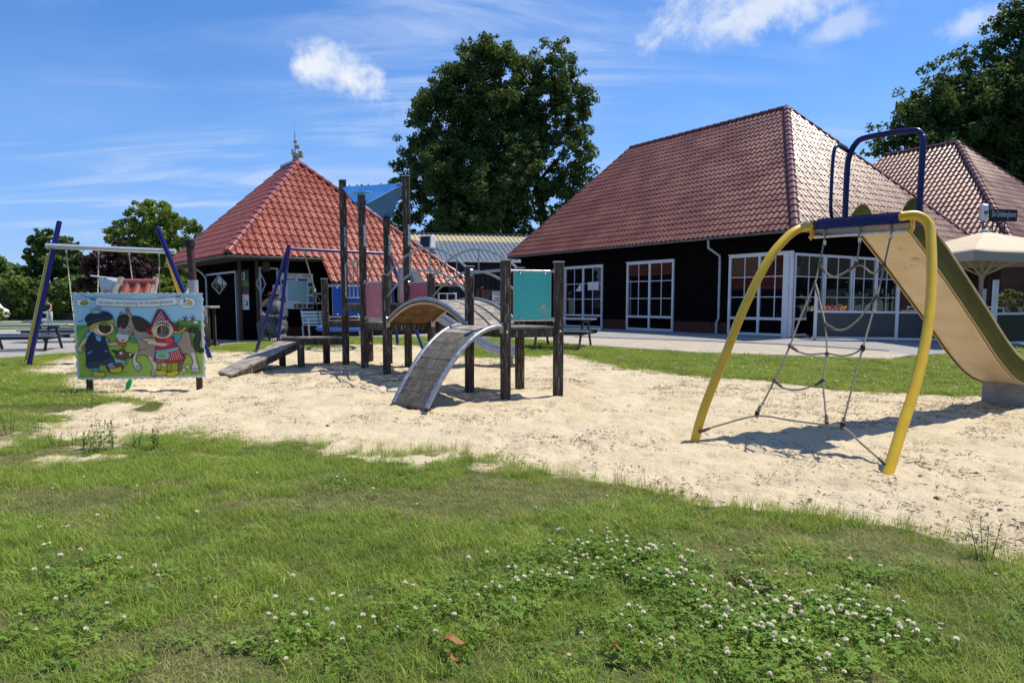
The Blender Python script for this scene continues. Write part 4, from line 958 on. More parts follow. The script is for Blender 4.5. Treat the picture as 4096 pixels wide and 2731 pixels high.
    # rounded shoulders of the chute at the top
    for sg in(-1,1):
        q=s0+e*sg*(hw+.013)+n2*.02; mb=MB(); mb.prism([q+n2*(.22*math.cos(a)+.10)+zc*(zp+.02+.27*math.sin(a)) for a in [math.pi*i/10 for i in range(11)]]+[q+n2*.10+zc*(zp-.1)],e*sg*.02); mb.build('shoulder','chuteolive',c)
    # foot block under the run-out
    pe=pr[18]; q=pt(pe,0); g=el(q.x,q.y)
    MB().box(V((q.x,q.y,(g-.1+q.z-.03)/2))+n2*.80,(.60,.50,q.z-.03-g+.1),(e,n2,zc)).build('foot_block','concrete',t,bevel=.02)
    o=MB(); q=pt(pr[4]+nr[4]*-.003,.12)
    # maker's label under the chute
    d=(pr[5]-pr[4]).normalized(); tx=n2*d.x+zc*d.y; nn=-(n2*nr[4].x+zc*nr[4].y)
    o.add([q+nn*.003+e*.05*math.cos(a)+tx*.03*math.sin(a) for a in [6.283*i/12 for i in range(12)]],[tuple(range(12))]); o.build('maker_label','panelcore',c)
    n2,e=pn2,pe_
    # rope net on the plane through the feet line and the bar
    pn=(PR-PL).cross((PL+zc*(zp-.13))-(LY+zc*.05)).normalized(); po=LY+zc*.05; cp=V((0,0,CH))
    def net(px,py): d=ray(px,py); return cp+d*((po-cp).dot(pn)/d.dot(pn))
    N=thing_part('rope_net',t)
    def C6(l): return [(2700+x*.9245,500+y*.9245) for x,y in l]
    ropes=[[(650,470),(640,530),(625,600),(605,685),(548,820),(497,955),(430,1105),(355,1250)],
      [(795,462),(797,520),(785,598)],[(940,450),(922,530),(905,605),(875,740),(812,965),(765,1140),(725,1302)],
      [(608,690),(630,780),(650,865),(657,990),(642,1105),(648,1200),(657,1292)],
      [(625,600),(655,640),(690,656),(740,635),(785,605)],[(785,605),(815,612),(850,640),(880,632),(905,605)],
      [(652,865),(690,884),(740,882),(800,835),(850,765),(875,740)],[(497,955),(530,978),(580,992),(657,988),(720,998),(770,990),(812,965)],
      [(430,1105),(465,1135),(525,1146),(590,1130),(640,1107)]]
    for r in ropes: MB().tube(polyline([net(*p) for p in C6(r)],5),.0098,7).build('rope','rope',N,smooth=60)
    bot=[(100,1328),(200,1296),(355,1258),(500,1277),(657,1297),(725,1306),(810,1380),(912,1468)]
    MB().tube(polyline([net(*p) for p in C6(bot)],5),.0098,7).build('rope','rope',N,smooth=60)
    for x,y,big in((625,600,0),(605,687,0),(785,600,1),(905,605,0),(875,740,0),(652,865,0),(657,990,0),(640,1106,0),(497,955,0),(430,1105,0),(812,965,1),(355,1250,1),(657,1290,0),(725,1300,1)):
        p=net(*C6([(x,y)])[0]); MB().ell(p,(.021,.021,.03) if not big else (.026,.026,.042),8,6).build('rope_joint','rubber' if not big or x==785 else 'black',N,smooth=60)
    for a,b in(((625,600),(650,637)),((605,687),(622,740)),((785,605),(755,628)),((905,605),(880,630)),((875,740),(848,770)),((652,865),(690,882)),((497,955),(530,978)),((430,1105),(462,1133)),((640,1106),(605,1127)),((355,1250),(368,1215)),((725,1300),(732,1265)),((657,1290),(654,1255)),((105,1327),(150,1312)),((912,1468),(882,1440))):
        MB().tube([net(*C6([a])[0]),net(*C6([b])[0])],[.02,.0145],7).build('rope_sleeve','rubber',N,smooth=50)
    for x,y in((648,510),(799,500),(934,485)):
        p=net(*C6([(x,y)])[0]); MB().tube([p+zc*.025,p-zc*.025],.017,8).build('ferrule','silver',N,smooth=50)
        q=net(*C6([(x+2,y-42)])[0]); MB().tube([q+V((math.cos(a)*.0,0,0))+n2*.03*math.cos(a)+zc*(.035*math.sin(a)) for a in [6.283*i/10 for i in range(10)]],.0105,6,closed=True).build('rope_loop','rope',N,smooth=60)
slide_frame()
# ================= SWINGS =================
def chain(parent,p,q,mat='chain',link=.042,name='chain',r=.0055):
    p,q=V(p),V(q); n=max(2,int((q-p).length/(link*.74))); mb=MB(); x,y,z=frame(q-p)
    for i in range(n):
        c=p.lerp(q,(i+.5)/n); s_=x if i%2 else z
        mb.tube([c+y*link*.5*math.cos(a)+s_*.013*math.sin(a) for a in [6.283*j/6 for j in range(6)]],r,4,closed=True)
    return mb.build(name,mat,parent)
def left_swing():
    t=thing('swing_set','swing set with crossed blue and yellow legs and silver beam','swing',(-9.3,16.6,.12))
    zc=V((0,0,1)); yb=16.45
    b0,b1=at(184,984,yb-.2),at(703,1007,yb+.25)
    MB().tube([b0,b1],.058,12).build('beam','silver',t,smooth=50)
    f1=V((-10.82,15.78,-.05)); t1=at(237,888,yb); MB().tube([f1,t1],.055,12).build('leg','bluetube',t,smooth=50); MB().ell(t1,(.057,.057,.03),10,5).build('leg_cap','navytube',t,smooth=60)
    f2=V((-11.66,16.95,-.05)); t2=at(199,1018,yb); MB().tube([f2,t2],.06,12).build('leg','yellow',t,smooth=50)
    f3=V((-7.14,16.86,.05)); t3=at(630,910,yb+.1); MB().tube([f3,t3],.055,12).build('leg','bluetube',t,smooth=50); MB().ell(t3,(.057,.057,.03),10,5).build('leg_cap','navytube',t,smooth=60)
    t4=at(672,1030,yb+.25); p4=at(717,1170,17.2); d4=(p4-t4); f4=t4+d4*((.1-t4.z)/d4.z)
    MB().tube([f4,t4],.052,12).build('leg','yellow',t,smooth=50)
    MB().tube([t4,t4.lerp(b1,.12)+zc*.06],.04,8).build('leg_joint','yellow',t,smooth=50); MB().tube([t2,at(222,990,yb)],.04,8).build('leg_joint','silver',t,smooth=50)
    hs=[]
    for px,py in((262,1004),(390,1008),(513,1013),(634,1018)):
        f=(px-184)/(703-184); p=b0.lerp(b1,f)-zc*.06; hs.append(p); MB().tube([p+zc*.02,p-zc*.07],.022,8).build('hanger','woodend',t,smooth=50)
    for i in(0,2):
        a,b=hs[i],hs[i+1]; d=(b-a).normalized(); c=(a+b)/2; c.z=.62; bk=V((-d.y,d.x,0))*.1*(1 if i else -.4)
        s_=.22; sa,sb=c-d*s_+bk+zc*.02,c+d*s_+bk+zc*.02
        chain(t,a-zc*.07,sa); chain(t,b-zc*.07,sb)
        MB().box(c+bk,(.5,.2,.035),(d,V((-d.y,d.x,0)),zc)).build('seat','black',t,bevel=.012)
left_swing()
def nest_swing():
    t=thing('nest_swing','blue tube swing frame with round blue nest seat beside the kiosk','swing',(-4.6,18.8,.32))
    zc=V((0,0,1)); la=at(1157,980,17.9); lb=at(1166,996,17.9); rb=at(1558,1015,19.6)
    for q in((1019,1406,-.1),(1105,1406,-.1)):
        g=G(q[0],q[1]); g.z-=.1; MB().tube([g,la+V((0,(g.x-la.x)*.02,0))],.042,10).build('leg','bluetube',t,smooth=50)
    for q in((1592,1379),(1694,1391)):
        g=G(*q); g.z-=.1; MB().tube([g,at(1552,1000,19.6)],.042,10).build('leg','bluetube',t,smooth=50)
    MB().tube([lb,rb],.04,10).build('beam','bluetube',t,smooth=50)
    c=at(1366,1313,18.75); R=.60; d=(rb-lb).normalized(); d.z=0; d.normalize(); n=V((-d.y,d.x,0))
    ring=[c+d*R*math.cos(a)+n*R*math.sin(a) for a in [6.283*i/28 for i in range(28)]]
    MB().tube(ring,.062,8,closed=True).build('nest_ring','nestblue',t,smooth=60)
    for k in range(-4,5):
        o=k*.125; h=math.sqrt(max(0,R*R-o*o))
        MB().tube([c+d*o-n*h,c+d*o-zc*.06,c+d*o+n*h],.011,5).build('nest_rope','black',t,smooth=60); MB().tube([c+n*o-d*h,c+n*o-zc*.06,c+n*o+d*h],.011,5).build('nest_rope','black',t,smooth=60)
    for px in(1213,1489):
        f=(px-1166)/(1558-1166); p=lb.lerp(rb,f)-zc*.04; MB().tube([p+zc*.03,p-zc*.07],.02,8).build('hanger','woodend',t,smooth=50)
        s_=-1 if px<1300 else 1; j=p.lerp(c+d*R*.75*s_,.50)
        chain(t,p-zc*.07,j,'rope',.05,'chain',.011)
        for sg in(-1,1): MB().tube([j,c+d*R*s_*.72+n*R*.69*sg+zc*.05],.012,6).build('suspension_rope','black',t,smooth=60)
        MB().tube([j+zc*.05,j-zc*.04],.026,7).build('ferrule','woodend',t,smooth=50)
M['nestblue']=pm('nest_blue',(.008,.10,.44),(.014,.13,.52),20,.6,bump=.6,bsc=40)
nest_swing()
# ================= PHOTO BOARD =================
def solve_h(src,dst):
    A=[];b=[]
    for (x,y),(u,v_) in zip(src,dst):
        A.append([x,y,1,0,0,0,-u*x,-u*y]);b.append(u);A.append([0,0,0,x,y,1,-v_*x,-v_*y]);b.append(v_)
    h=np.linalg.solve(np.array(A),np.array(b)); return np.append(h,1).reshape(3,3)
def photo_board():
    p1=G(355,1563); p2=G(795,1550)
    d=V((p2.x-p1.x,p2.y-p1.y,0)); d.normalize(); n=V((d.y,-d.x,0)); n=n if n.y<0 else -n; zc=V((0,0,1))
    H=solve_h([(80,285),(1720,290),(1770,1332),(160,1390)],[(0,1),(1,1),(1,0),(0,0)])
    O=V((p1.x,p1.y,0)); 
    # board extents from its pixel corners, on the vertical plane of the posts
    a=[wp(O,d,*q) for q in((286,1171),(808,1172),(824,1505),(311,1523))]
    x0=(a[0][0]+a[3][0])/2; x1=(a[1][0]+a[2][0])/2; z0=(a[2][1]+a[3][1])/2; z1=(a[0][1]+a[1][1])/2; Wd=x1-x0;Hd=z1-z0
    print('board',Wd,Hd,z0,z1)
    t=thing('photo_board','photo board with face holes showing a boy, a girl and a horse','photo board',tuple((p1+p2)/2))
    for p in(p1,p2):
        MB().box(V((p.x,p.y,(p.z-.2+1.0)/2))-n*-.05*0-n*.06,(.095,.05,1.2+.0),(d,n,zc)).build('post','darkwood',t,bevel=.006)
    def uv(x,y): q=H@np.array([x,y,1.]); return q[0]/q[2],q[1]/q[2]
    def wpt(u,v_,o): return O+d*(x0+Wd*u)+zc*(z0+Hd*v_)+n*o
    asp=Wd/Hd
    holes=[(505,728,92,74),(1243,763,86,76)]
    def ellc(cx,cy,rx,ry,k=28): return [uv(cx+rx*math.cos(6.283*i/k),cy+ry*math.sin(6.283*i/k)) for i in range(k)]
    hl=[ellc(*h) for h in holes]
    # outline with a wavy edge
    out=[];m=26
    def wav(i): return .006*math.sin(i*2.4)
    for i in range(m*2): out.append((i/(m*2),1+wav(i)*1.3))
    for i in range(m): out.append((1+wav(i+1)/asp*1.6,1-i/m))
    for i in range(m*2): out.append((1-i/(m*2),0+wav(i+2)*1.3))
    for i in range(m): out.append((0+wav(i)/asp*1.6,i/m))
    def fill(mb,polys,o,back=None):
        pts=[V((u,v_,0)) for p in polys for (u,v_) in p]
        tr=tessellate_polygon([[V((u,v_,0)) for u,v_ in p] for p in polys])
        vs=[wpt(p.x,p.y,o) for p in pts]; fs=[]
        for f in tr:
            A,B_,C_=[pts[i] for i in f]; cr=(B_-A).cross(C_-A).z
            if abs(cr)<1e-9: continue
            fs.append(tuple(f) if cr>0 else tuple(reversed(f)))
        if d.x<0: fs=[tuple(reversed(f)) for f in fs]
        mb.add(vs,fs)
    mb=MB(); fill(mb,[out]+hl,.0); nf=len(mb.f)
    bk=MB(); fill(bk,[out]+hl,-.02); mb.add(bk.v,[tuple(reversed(f)) for f in bk.f])
    for ring in [out]+hl:
        k=len(ring); mb.add([wpt(u,v_,0) for u,v_ in ring]+[wpt(u,v_,-.02) for u,v_ in ring],[(i,(i+1)%k,k+(i+1)%k,k+i) for i in range(k)])
    bd=mb.build('board','board_edge',t)
    # print
    pal=dict(sky=(.38,.68,.88),sky2=(.55,.78,.90),dk=(.12,.32,.06),lt=(.36,.52,.08),mid=(.21,.42,.06),white=(.86,.89,.90),ink=(.012,.013,.018),taupe=(.38,.29,.23),taupe2=(.20,.145,.115),off=(.66,.63,.60),
      mane=(.03,.022,.016),mane2=(.085,.06,.042),bridle=(.07,.36,.47),navy=(.015,.024,.062),navy2=(.035,.055,.11),hair=(.60,.42,.045),skin=(.74,.54,.36),check=(.10,.32,.60),yellow=(.66,.52,.03),dog=(.17,.068,.022),dog2=(.30,.12,.04),
      orange=(.62,.14,.02),scarf=(.25,.012,.035),red=(.46,.02,.06),red2=(.62,.06,.12),apron=(.22,.52,.52),olive=(.36,.38,.02),mill=(.33,.16,.07),grey=(.35,.44,.50),oran=(.70,.38,.03),pocket=(.06,.25,.62))
    names=list(pal); mats=[flat('print_'+k,c,.45) for k,c in pal.items()]
    art=MB(); lay=[.0012]
    def cr(pts,k=5): return [(p.x,p.y) for p in _closed([V((a,b,0)) for a,b in pts],k)]
    def _closed(P,k):
        n_=len(P);o=[]
        for i in range(n_):
            a,b,c,e=P[i-1],P[i],P[(i+1)%n_],P[(i+2)%n_]
            for j in range(k):
                s=j/k; o.append(.5*((2*b)+(c-a)*s+(2*a-5*b+4*c-e)*s*s+(3*b-a-3*c+e)*s**3))
        return o
    def grow(poly,r):
        P=np.array(poly,float); A=.5*np.sum(P[:,0]*np.roll(P[:,1],-1)-np.roll(P[:,0],-1)*P[:,1]); e=np.roll(P,-1,0)-np.roll(P,1,0); nn=np.stack([e[:,1],-e[:,0]],1); nn/=np.maximum(np.hypot(nn[:,0],nn[:,1])[:,None],1e-6)
        return [tuple(q) for q in P+nn*(r if A>0 else -r)]
    def sh(c,pts,sm=4,ol=6,hole=None):
        p=cr(pts,sm) if sm else [tuple(q) for q in pts]
        hs=[hl[hole]] if hole is not None else []
        if ol:
            art.cur=names.index('ink'); lay[0]+=.00012; fill(art,[[uv(*q) for q in grow(p,ol)]]+hs,lay[0])
        art.cur=names.index(c); lay[0]+=.00012; fill(art,[[uv(*q) for q in p]]+hs,lay[0])
    def el_(c,cx,cy,rx,ry,ol=6,hole=None,k=20): sh(c,[(cx+rx*math.cos(6.283*i/k),cy+ry*math.sin(6.283*i/k)) for i in range(k)],0,ol,hole)
    def ln(c,pts,w_=9):
        q=polyline([V((a,b,0)) for a,b in pts],4); art.cur=names.index(c); lay[0]+=.00012; L=[];R=[]
        for i,p in enumerate(q):
            dd=(q[min(i+1,len(q)-1)]-q[max(i-1,0)]).normalized(); m_=V((-dd.y,dd.x,0))*w_/2; L.append(p+m_);R.append(p-m_)
        vs=[wpt(*uv(p.x,p.y),lay[0]) for p in L+R]; k=len(L); art.add(vs,[(i,i+1,k+i+1,k+i) for i in range(k-1)])
    # background (with the two holes left open)
    def bgp(c,pts):
        art.cur=names.index(c); lay[0]+=.00012; fill(art,[[uv(*q) for q in pts]]+hl,lay[0])
    bgp('sky',[(110,313),(1692,313),(1738,1306),(190,1362)])
    el_('sky2',1010,360,160,70,0); el_('sky2',1190,420,150,60,0); el_('sky2',1340,380,120,60,0)
    bgp('dk',[(141,697),(400,690),(700,712),(900,690),(1200,690),(1380,645),(1550,630),(1706,628),(1738,1306),(190,1362)])
    bgp('mid',[(146,800),(420,620),(620,600),(640,780),(900,960),(1100,640),(1400,650),(1450,900),(1722,905),(1738,1306),(190,1362)])
    bgp('lt',[(152,860),(300,930),(390,640),(620,650),(640,880),(900,930),(1120,660),(1400,680),(1420,960),(1725,960),(1738,1306),(190,1362)])
    for k in range(70):
        x=random.uniform(230,1700);y=random.uniform(1120,1310); ln('mid',[(x-9,y-9),(x,y+6),(x+11,y-10)],5)
    # banner, tags
    sh('white',[(388,340),(640,368),(900,378),(1150,366),(1400,338),(1414,432),(1150,456),(900,463),(640,456),(394,442)],0,5)
    ln('ink',[(192,305),(260,335),(330,352),(380,380),(415,355),(350,345),(330,372),(385,366)],6); ln('ink',[(1380,352),(1420,340),(1462,316)],6); ln('ink',[(1395,318),(1425,335),(1455,345)],6)
    sh('white',[(145,372),(310,374),(312,455),(160,452),(143,420)],0,4); el_('dk',245,425,58,22,0); el_('oran',245,398,50,20,0); el_('mid',245,408,54,12,0)
    el_('white',1537,411,101,66,2); sh('oran',[(1500,400),(1535,372),(1580,378),(1605,425),(1580,430),(1560,395),(1525,395)],3,0); sh('dk',[(1495,360),(1518,372),(1505,420),(1490,405)],3,0); ln('mid',[(1460,430),(1530,445),(1600,440)],12); sh('grey',[(1520,408),(1570,400),(1575,430),(1522,432)],0,0)
    # windmills, cow, fence
    for x,y in((1515,600),(1607,600)):
        sh('mill',[(x-13,y),(x+12,y),(x+20,y+45),(x-22,y+45)],0,4)
        for a in(.3,1.87,3.44,5.0): ln('ink',[(x,y-2),(x+45*math.cos(a),y-2+42*math.sin(a))],6)
    sh('white',[(1620,640),(1670,642),(1668,665),(1625,664)],3,4); ln('ink',[(1425,690),(1705,700)],5); ln('ink',[(1425,712),(1705,722)],5); el_('mid',1455,640,26,16,4)
    # horse: far legs, body, tail, head
    sh('taupe2',[(1430,1040),(1520,1040),(1500,1130),(1470,1200),(1475,1245),(1425,1250),(1422,1180)],3,6)
    sh('taupe',[(880,640),(960,740),(1080,790),(1250,800),(1420,790),(1520,760),(1570,800),(1590,920),(1640,1020),(1655,1120),(1690,1230),(1690,1262),(1595,1265),(1615,1140),(1580,1060),(1500,1035),(1350,1060),(1200,1085),(1160,1150),(1170,1270),(1160,1315),(1100,1320),(1130,1200),(1060,1090),(1000,1060),(930,1075),(905,1140),(965,1190),(970,1225),(935,1268),(905,1240),(868,1150),(890,1060),(960,1000),(905,860),(870,780)],4,7)
    sh('off',[(930,1020),(905,1080),(905,1140),(965,1190),(970,1225),(935,1268),(905,1240),(868,1150),(885,1070)],3,0); sh('off',[(1060,1085),(1150,1120),(1165,1200),(1170,1270),(1160,1315),(1100,1320),(1128,1200)],3,0); sh('off',[(1590,1040),(1645,1040),(1655,1120),(1690,1230),(1690,1262),(1595,1265),(1618,1140)],3,0)
    for q in([(915,1205),(965,1192),(970,1225),(935,1268)],[(1120,1285),(1165,1285),(1165,1315),(1100,1320)],[(1605,1230),(1685,1225),(1692,1264),(1592,1266)]): sh('grey',q,3,4)
    ln('ink',[(955,1000),(1010,1000),(1050,970)],6)
    sh('mane',[(1552,745),(1600,722),(1660,730),(1705,800),(1700,880),(1690,960),(1745,985),(1720,1028),(1660,1010),(1630,950),(1615,880),(1650,810),(1620,775),(1575,772)],4,5); ln('mane2',[(1590,740),(1660,760),(1680,830),(1655,930),(1680,1000)],14)
    sh('taupe',[(700,545),(722,530),(748,565),(730,585)],3,6)
    sh('taupe',[(700,590),(780,570),(860,610),(885,690),(870,770),(830,830),(800,890),(740,910),(680,890),(652,850),(672,780),(690,700)],4,7); sh('off',[(668,800),(735,812),(810,820),(795,890),(740,908),(682,888),(655,850)],3,0)
    el_('ink',825,715,9,11,0); el_('ink',676,862,8,13,0); el_('ink',742,882,16,9,0); el_('red2',822,775,22,16,0)
    sh('taupe',[(785,540),(800,520),(830,545),(855,610),(815,590)],3,6)
    sh('mane',[(668,640),(690,580),(760,560),(800,585),(815,610),(800,680),(770,725),(735,735),(715,705),(690,720),(670,690)],4,4); sh('mane',[(855,590),(930,585),(1010,620),(1090,690),(1075,740),(1010,772),(930,765),(880,700)],4,4)
    for k in range(6): ln('mane2',[(880+k*30,600+k*12),(905+k*28,680+k*12),(935+k*20,745+k*3)],6)
    for k in range(4): ln('mane2',[(700+k*25,600),(700+k*22,650),(715+k*20,705)],6)
    ln('bridle',[(672,790),(740,795),(820,808)],14); ln('bridle',[(880,692),(855,750),(820,808)],14); ln('bridle',[(820,808),(930,855),(1050,905)],14); el_('yellow',820,808,11,11,3)
    sh('bridle',[(1335,800),(1400,760),(1470,785),(1465,840),(1420,905),(1375,910)],4,6)
    # dog
    sh('dog',[(640,1150),(690,1120),(740,1150),(755,1200),(730,1260),(680,1288),(580,1284),(545,1240),(545,1200)],4,6); sh('dog',[(665,1040),(700,1010),(745,1008),(790,1040),(850,1055),(870,1075),(845,1100),(790,1110),(770,1130),(700,1130),(660,1085)],4,6)
    sh('mane',[(602,1020),(625,1008),(665,1025),(672,1045),(655,1065),(640,1035)],3,4); sh('dog2',[(728,1005),(735,975),(755,968),(758,1005)],3,5); el_('white',722,1045,22,17,4); el_('ink',730,1045,7,8,0); el_('ink',858,1075,14,14,0); sh('white',[(830,1050),(850,1056),(842,1075),(828,1072)],3,0)
    sh('apron',[(628,1095),(680,1120),(762,1140),(803,1172),(760,1165),(765,1215),(745,1190),(735,1165),(645,1160)],3,5)
    # boy
    sh('skin',[(280,850),(232,890),(190,950),(155,1000),(155,1020),(190,1028),(205,1056),(212,1025),(240,1022),(215,985),(250,940),(300,890)],3,6); sh('skin',[(540,915),(600,918),(680,900),(705,912),(700,935),(620,948),(545,940)],3,6)
    sh('orange',[(648,880),(690,900),(740,915),(788,942),(765,953),(700,935),(665,908)],3,5)
    for a in((550,810),(585,800),(630,800),(550,850),(590,870)): ln('mid',[(645,880),((645+a[0])/2+10,(880+a[1])/2-15),a],9)
    sh('check',[(270,798),(330,780),(375,790),(385,845),(300,860)],3,6); sh('check',[(395,820),(470,845),(562,876),(545,932),(500,925),(420,890)],3,6)
    for k in range(9): el_('white',285+ (k%3)*32,800+(k//3)*20,8,6,0,k=6)
    for k in range(10): el_('white',415+(k%5)*30,845+(k//5)*28+(k%5)*6,8,6,0,k=6)
    sh('skin',[(365,1225),(410,1220),(420,1245),(370,1250)],3,5); sh('skin',[(555,1185),(610,1165),(620,1190),(570,1205)],3,5)
    sh('navy',[(345,800),(372,800),(395,890),(470,905),(480,840),(510,840),(545,960),(585,1060),(635,1135),(620,1160),(480,1190),(440,1070),(452,1160),(440,1220),(370,1228),(295,1222),(285,1080),(272,960),(300,865)],4,7)
    sh('navy2',[(290,1170),(445,1155),(440,1220),(370,1228),(293,1222)],3,5); sh('navy2',[(470,1145),(615,1095),(637,1140),(620,1160),(482,1190)],3,5); sh('pocket',[(293,1045),(350,1018),(362,1032),(305,1068)],0,3); sh('pocket',[(502,1005),(555,1022),(565,1035),(520,1030)],0,3)
    sh('check',[(365,1245),(425,1238),(440,1285),(380,1295)],3,5); sh('check',[(560,1205),(635,1195),(648,1235),(590,1240)],3,5)
    sh('yellow',[(370,1290),(400,1280),(450,1290),(500,1288),(518,1300),(515,1335),(470,1348),(400,1342),(375,1320)],4,6); sh('yellow',[(585,1245),(640,1240),(690,1225),(720,1215),(735,1245),(725,1275),(660,1288),(600,1282)],4,6)
    el_('skin',490,735,140,92,6,0,30); el_('skin',345,755,20,24,5)
    sh('hair',[(310,720),(350,690),(430,650),(540,628),(615,615),(632,690),(612,672),(560,650),(480,655),(420,670),(390,720),(350,740),(322,745)],3,5)
    sh('navy',[(262,628),(290,575),(360,540),(450,525),(540,532),(598,570),(608,608),(560,632),(470,640),(380,665),(320,702),(295,700),(288,660)],4,7); ln('navy2',[(300,655),(400,625),(590,600)],10)
    sh('grey',[(335,520),(370,505),(420,500),(470,530),(420,545),(350,545)],3,5); el_('grey',402,490,16,14,4); el_('grey',437,480,16,14,4); ln('grey',[(345,520),(360,485),(335,460)],7); sh('orange',[(775,490),(800,480),(820,495),(805,515),(782,510)],3,5)
    # girl
    sh('skin',[(1230,1140),(1290,1140),(1288,1215),(1235,1215)],0,5); sh('skin',[(1365,1130),(1425,1130),(1425,1170),(1365,1170)],0,5)
    sh('olive',[(1222,1205),(1300,1200),(1292,1275),(1225,1275)],0,5); sh('olive',[(1357,1160),(1432,1155),(1428,1270),(1360,1275)],0,5)
    sh('yellow',[(1150,1250),(1185,1262),(1240,1255),(1290,1268),(1285,1300),(1230,1312),(1175,1308),(1152,1280)],4,6); sh('yellow',[(1300,1285),(1350,1275),(1400,1258),(1432,1262),(1430,1295),(1380,1325),(1330,1330),(1305,1315)],4,6)
    sh('oran',[(1375,740),(1420,770),(1480,745),(1528,700),(1520,740),(1460,785),(1385,785)],3,5); sh('oran',[(1118,790),(1150,830),(1140,860),(1115,830)],3,5)
    sh('red',[(1165,1010),(1300,1000),(1430,968),(1480,1050),(1512,1105),(1440,1140),(1300,1155),(1140,1140),(1155,1070)],4,7)
    for k in range(6): ln('off',[(1320+k*22,1010-k*7),(1340+k*28,1130-k*6)],5); 
    for k in range(3): ln('off',[(1180+k*30,1110),(1178+k*30,1145)],5)
    sh('red',[(1148,850),(1200,838),(1330,818),(1375,850),(1385,910),(1430,968),(1300,1000),(1170,1002),(1162,940)],4,7); sh('apron',[(1170,1005),(1300,992),(1428,962),(1430,988),(1310,1025),(1175,1030)],3,5); sh('apron',[(1178,1030),(1308,1028),(1318,1100),(1250,1112),(1165,1098)],3,5); el_('olive',1238,1068,40,18,4)
    sh('red2',[(1275,880),(1320,840),(1372,860),(1370,910),(1320,940),(1280,925)],3,5)
    sh('skin',[(1000,862),(1080,858),(1145,865),(1150,890),(1060,890),(1010,878)],3,5); sh('skin',[(1050,890),(1110,872),(1180,905),(1290,915),(1300,938),(1240,952),(1120,935),(1060,925)],3,5)
    el_('skin',1242,765,132,92,6,1,30)
    sh('scarf',[(1180,505),(1205,497),(1240,510),(1300,590),(1360,670),(1420,690),(1430,645),(1432,700),(1400,755),(1370,740),(1360,710),(1300,690),(1225,640),(1180,660),(1120,730),(1105,800),(1050,780),(1030,730),(1090,720),(1115,640),(1150,560)],4,6)
    for k in range(52):
        x=1125+ (k%9)*30+((k//9)%2)*15; y=530+(k//9)*27
        if abs(x-1210-(y-520)*.12)< (y-500)*.62 and not(abs(x-1240)<88 and y>655): el_('white',x,y,8,8,0,k=6)
    for k in range(14):
        a=math.pi*(1.03+.94*k/13); el_('white',1240+128*math.cos(a),770+125*math.sin(a),11,9,2,k=8)
    # dandelions, outline of the maker's mark
    for x,y in((1553,1200),(1510,1245)):
        ln('ink',[(x,y),(x-4,y+90)],4); el_('off',x,y,20,18,2)
    ln('ink',[(200,1350),(235,1340),(265,1345)],5); ln('ink',[(172,655),(205,650),(238,632)],10)
    art.build('picture',mats,bd)
    tx=MB(); text_mb('Groeten van Camping de Grimberghoeve',1,tx,(0,0,0),V((1,0,0)),V((0,1,0)),1.0)
    f=MB(); ys=[p[1] for p in tx.v]; 
    vs=[]
    for x,y,_ in tx.v:
        u=x; X=438+u*928; Yb=424+ (14 if False else 0)+ (math.sin(u*3.1416)*14)+(-12*u); vs.append(wpt(*uv(X,Yb-y*52),lay[0]+.001))
    f.add(vs,tx.f); f.build('lettering','print_ink',bd)
flat('board_edge',(.62,.70,.71),.5)
photo_board()
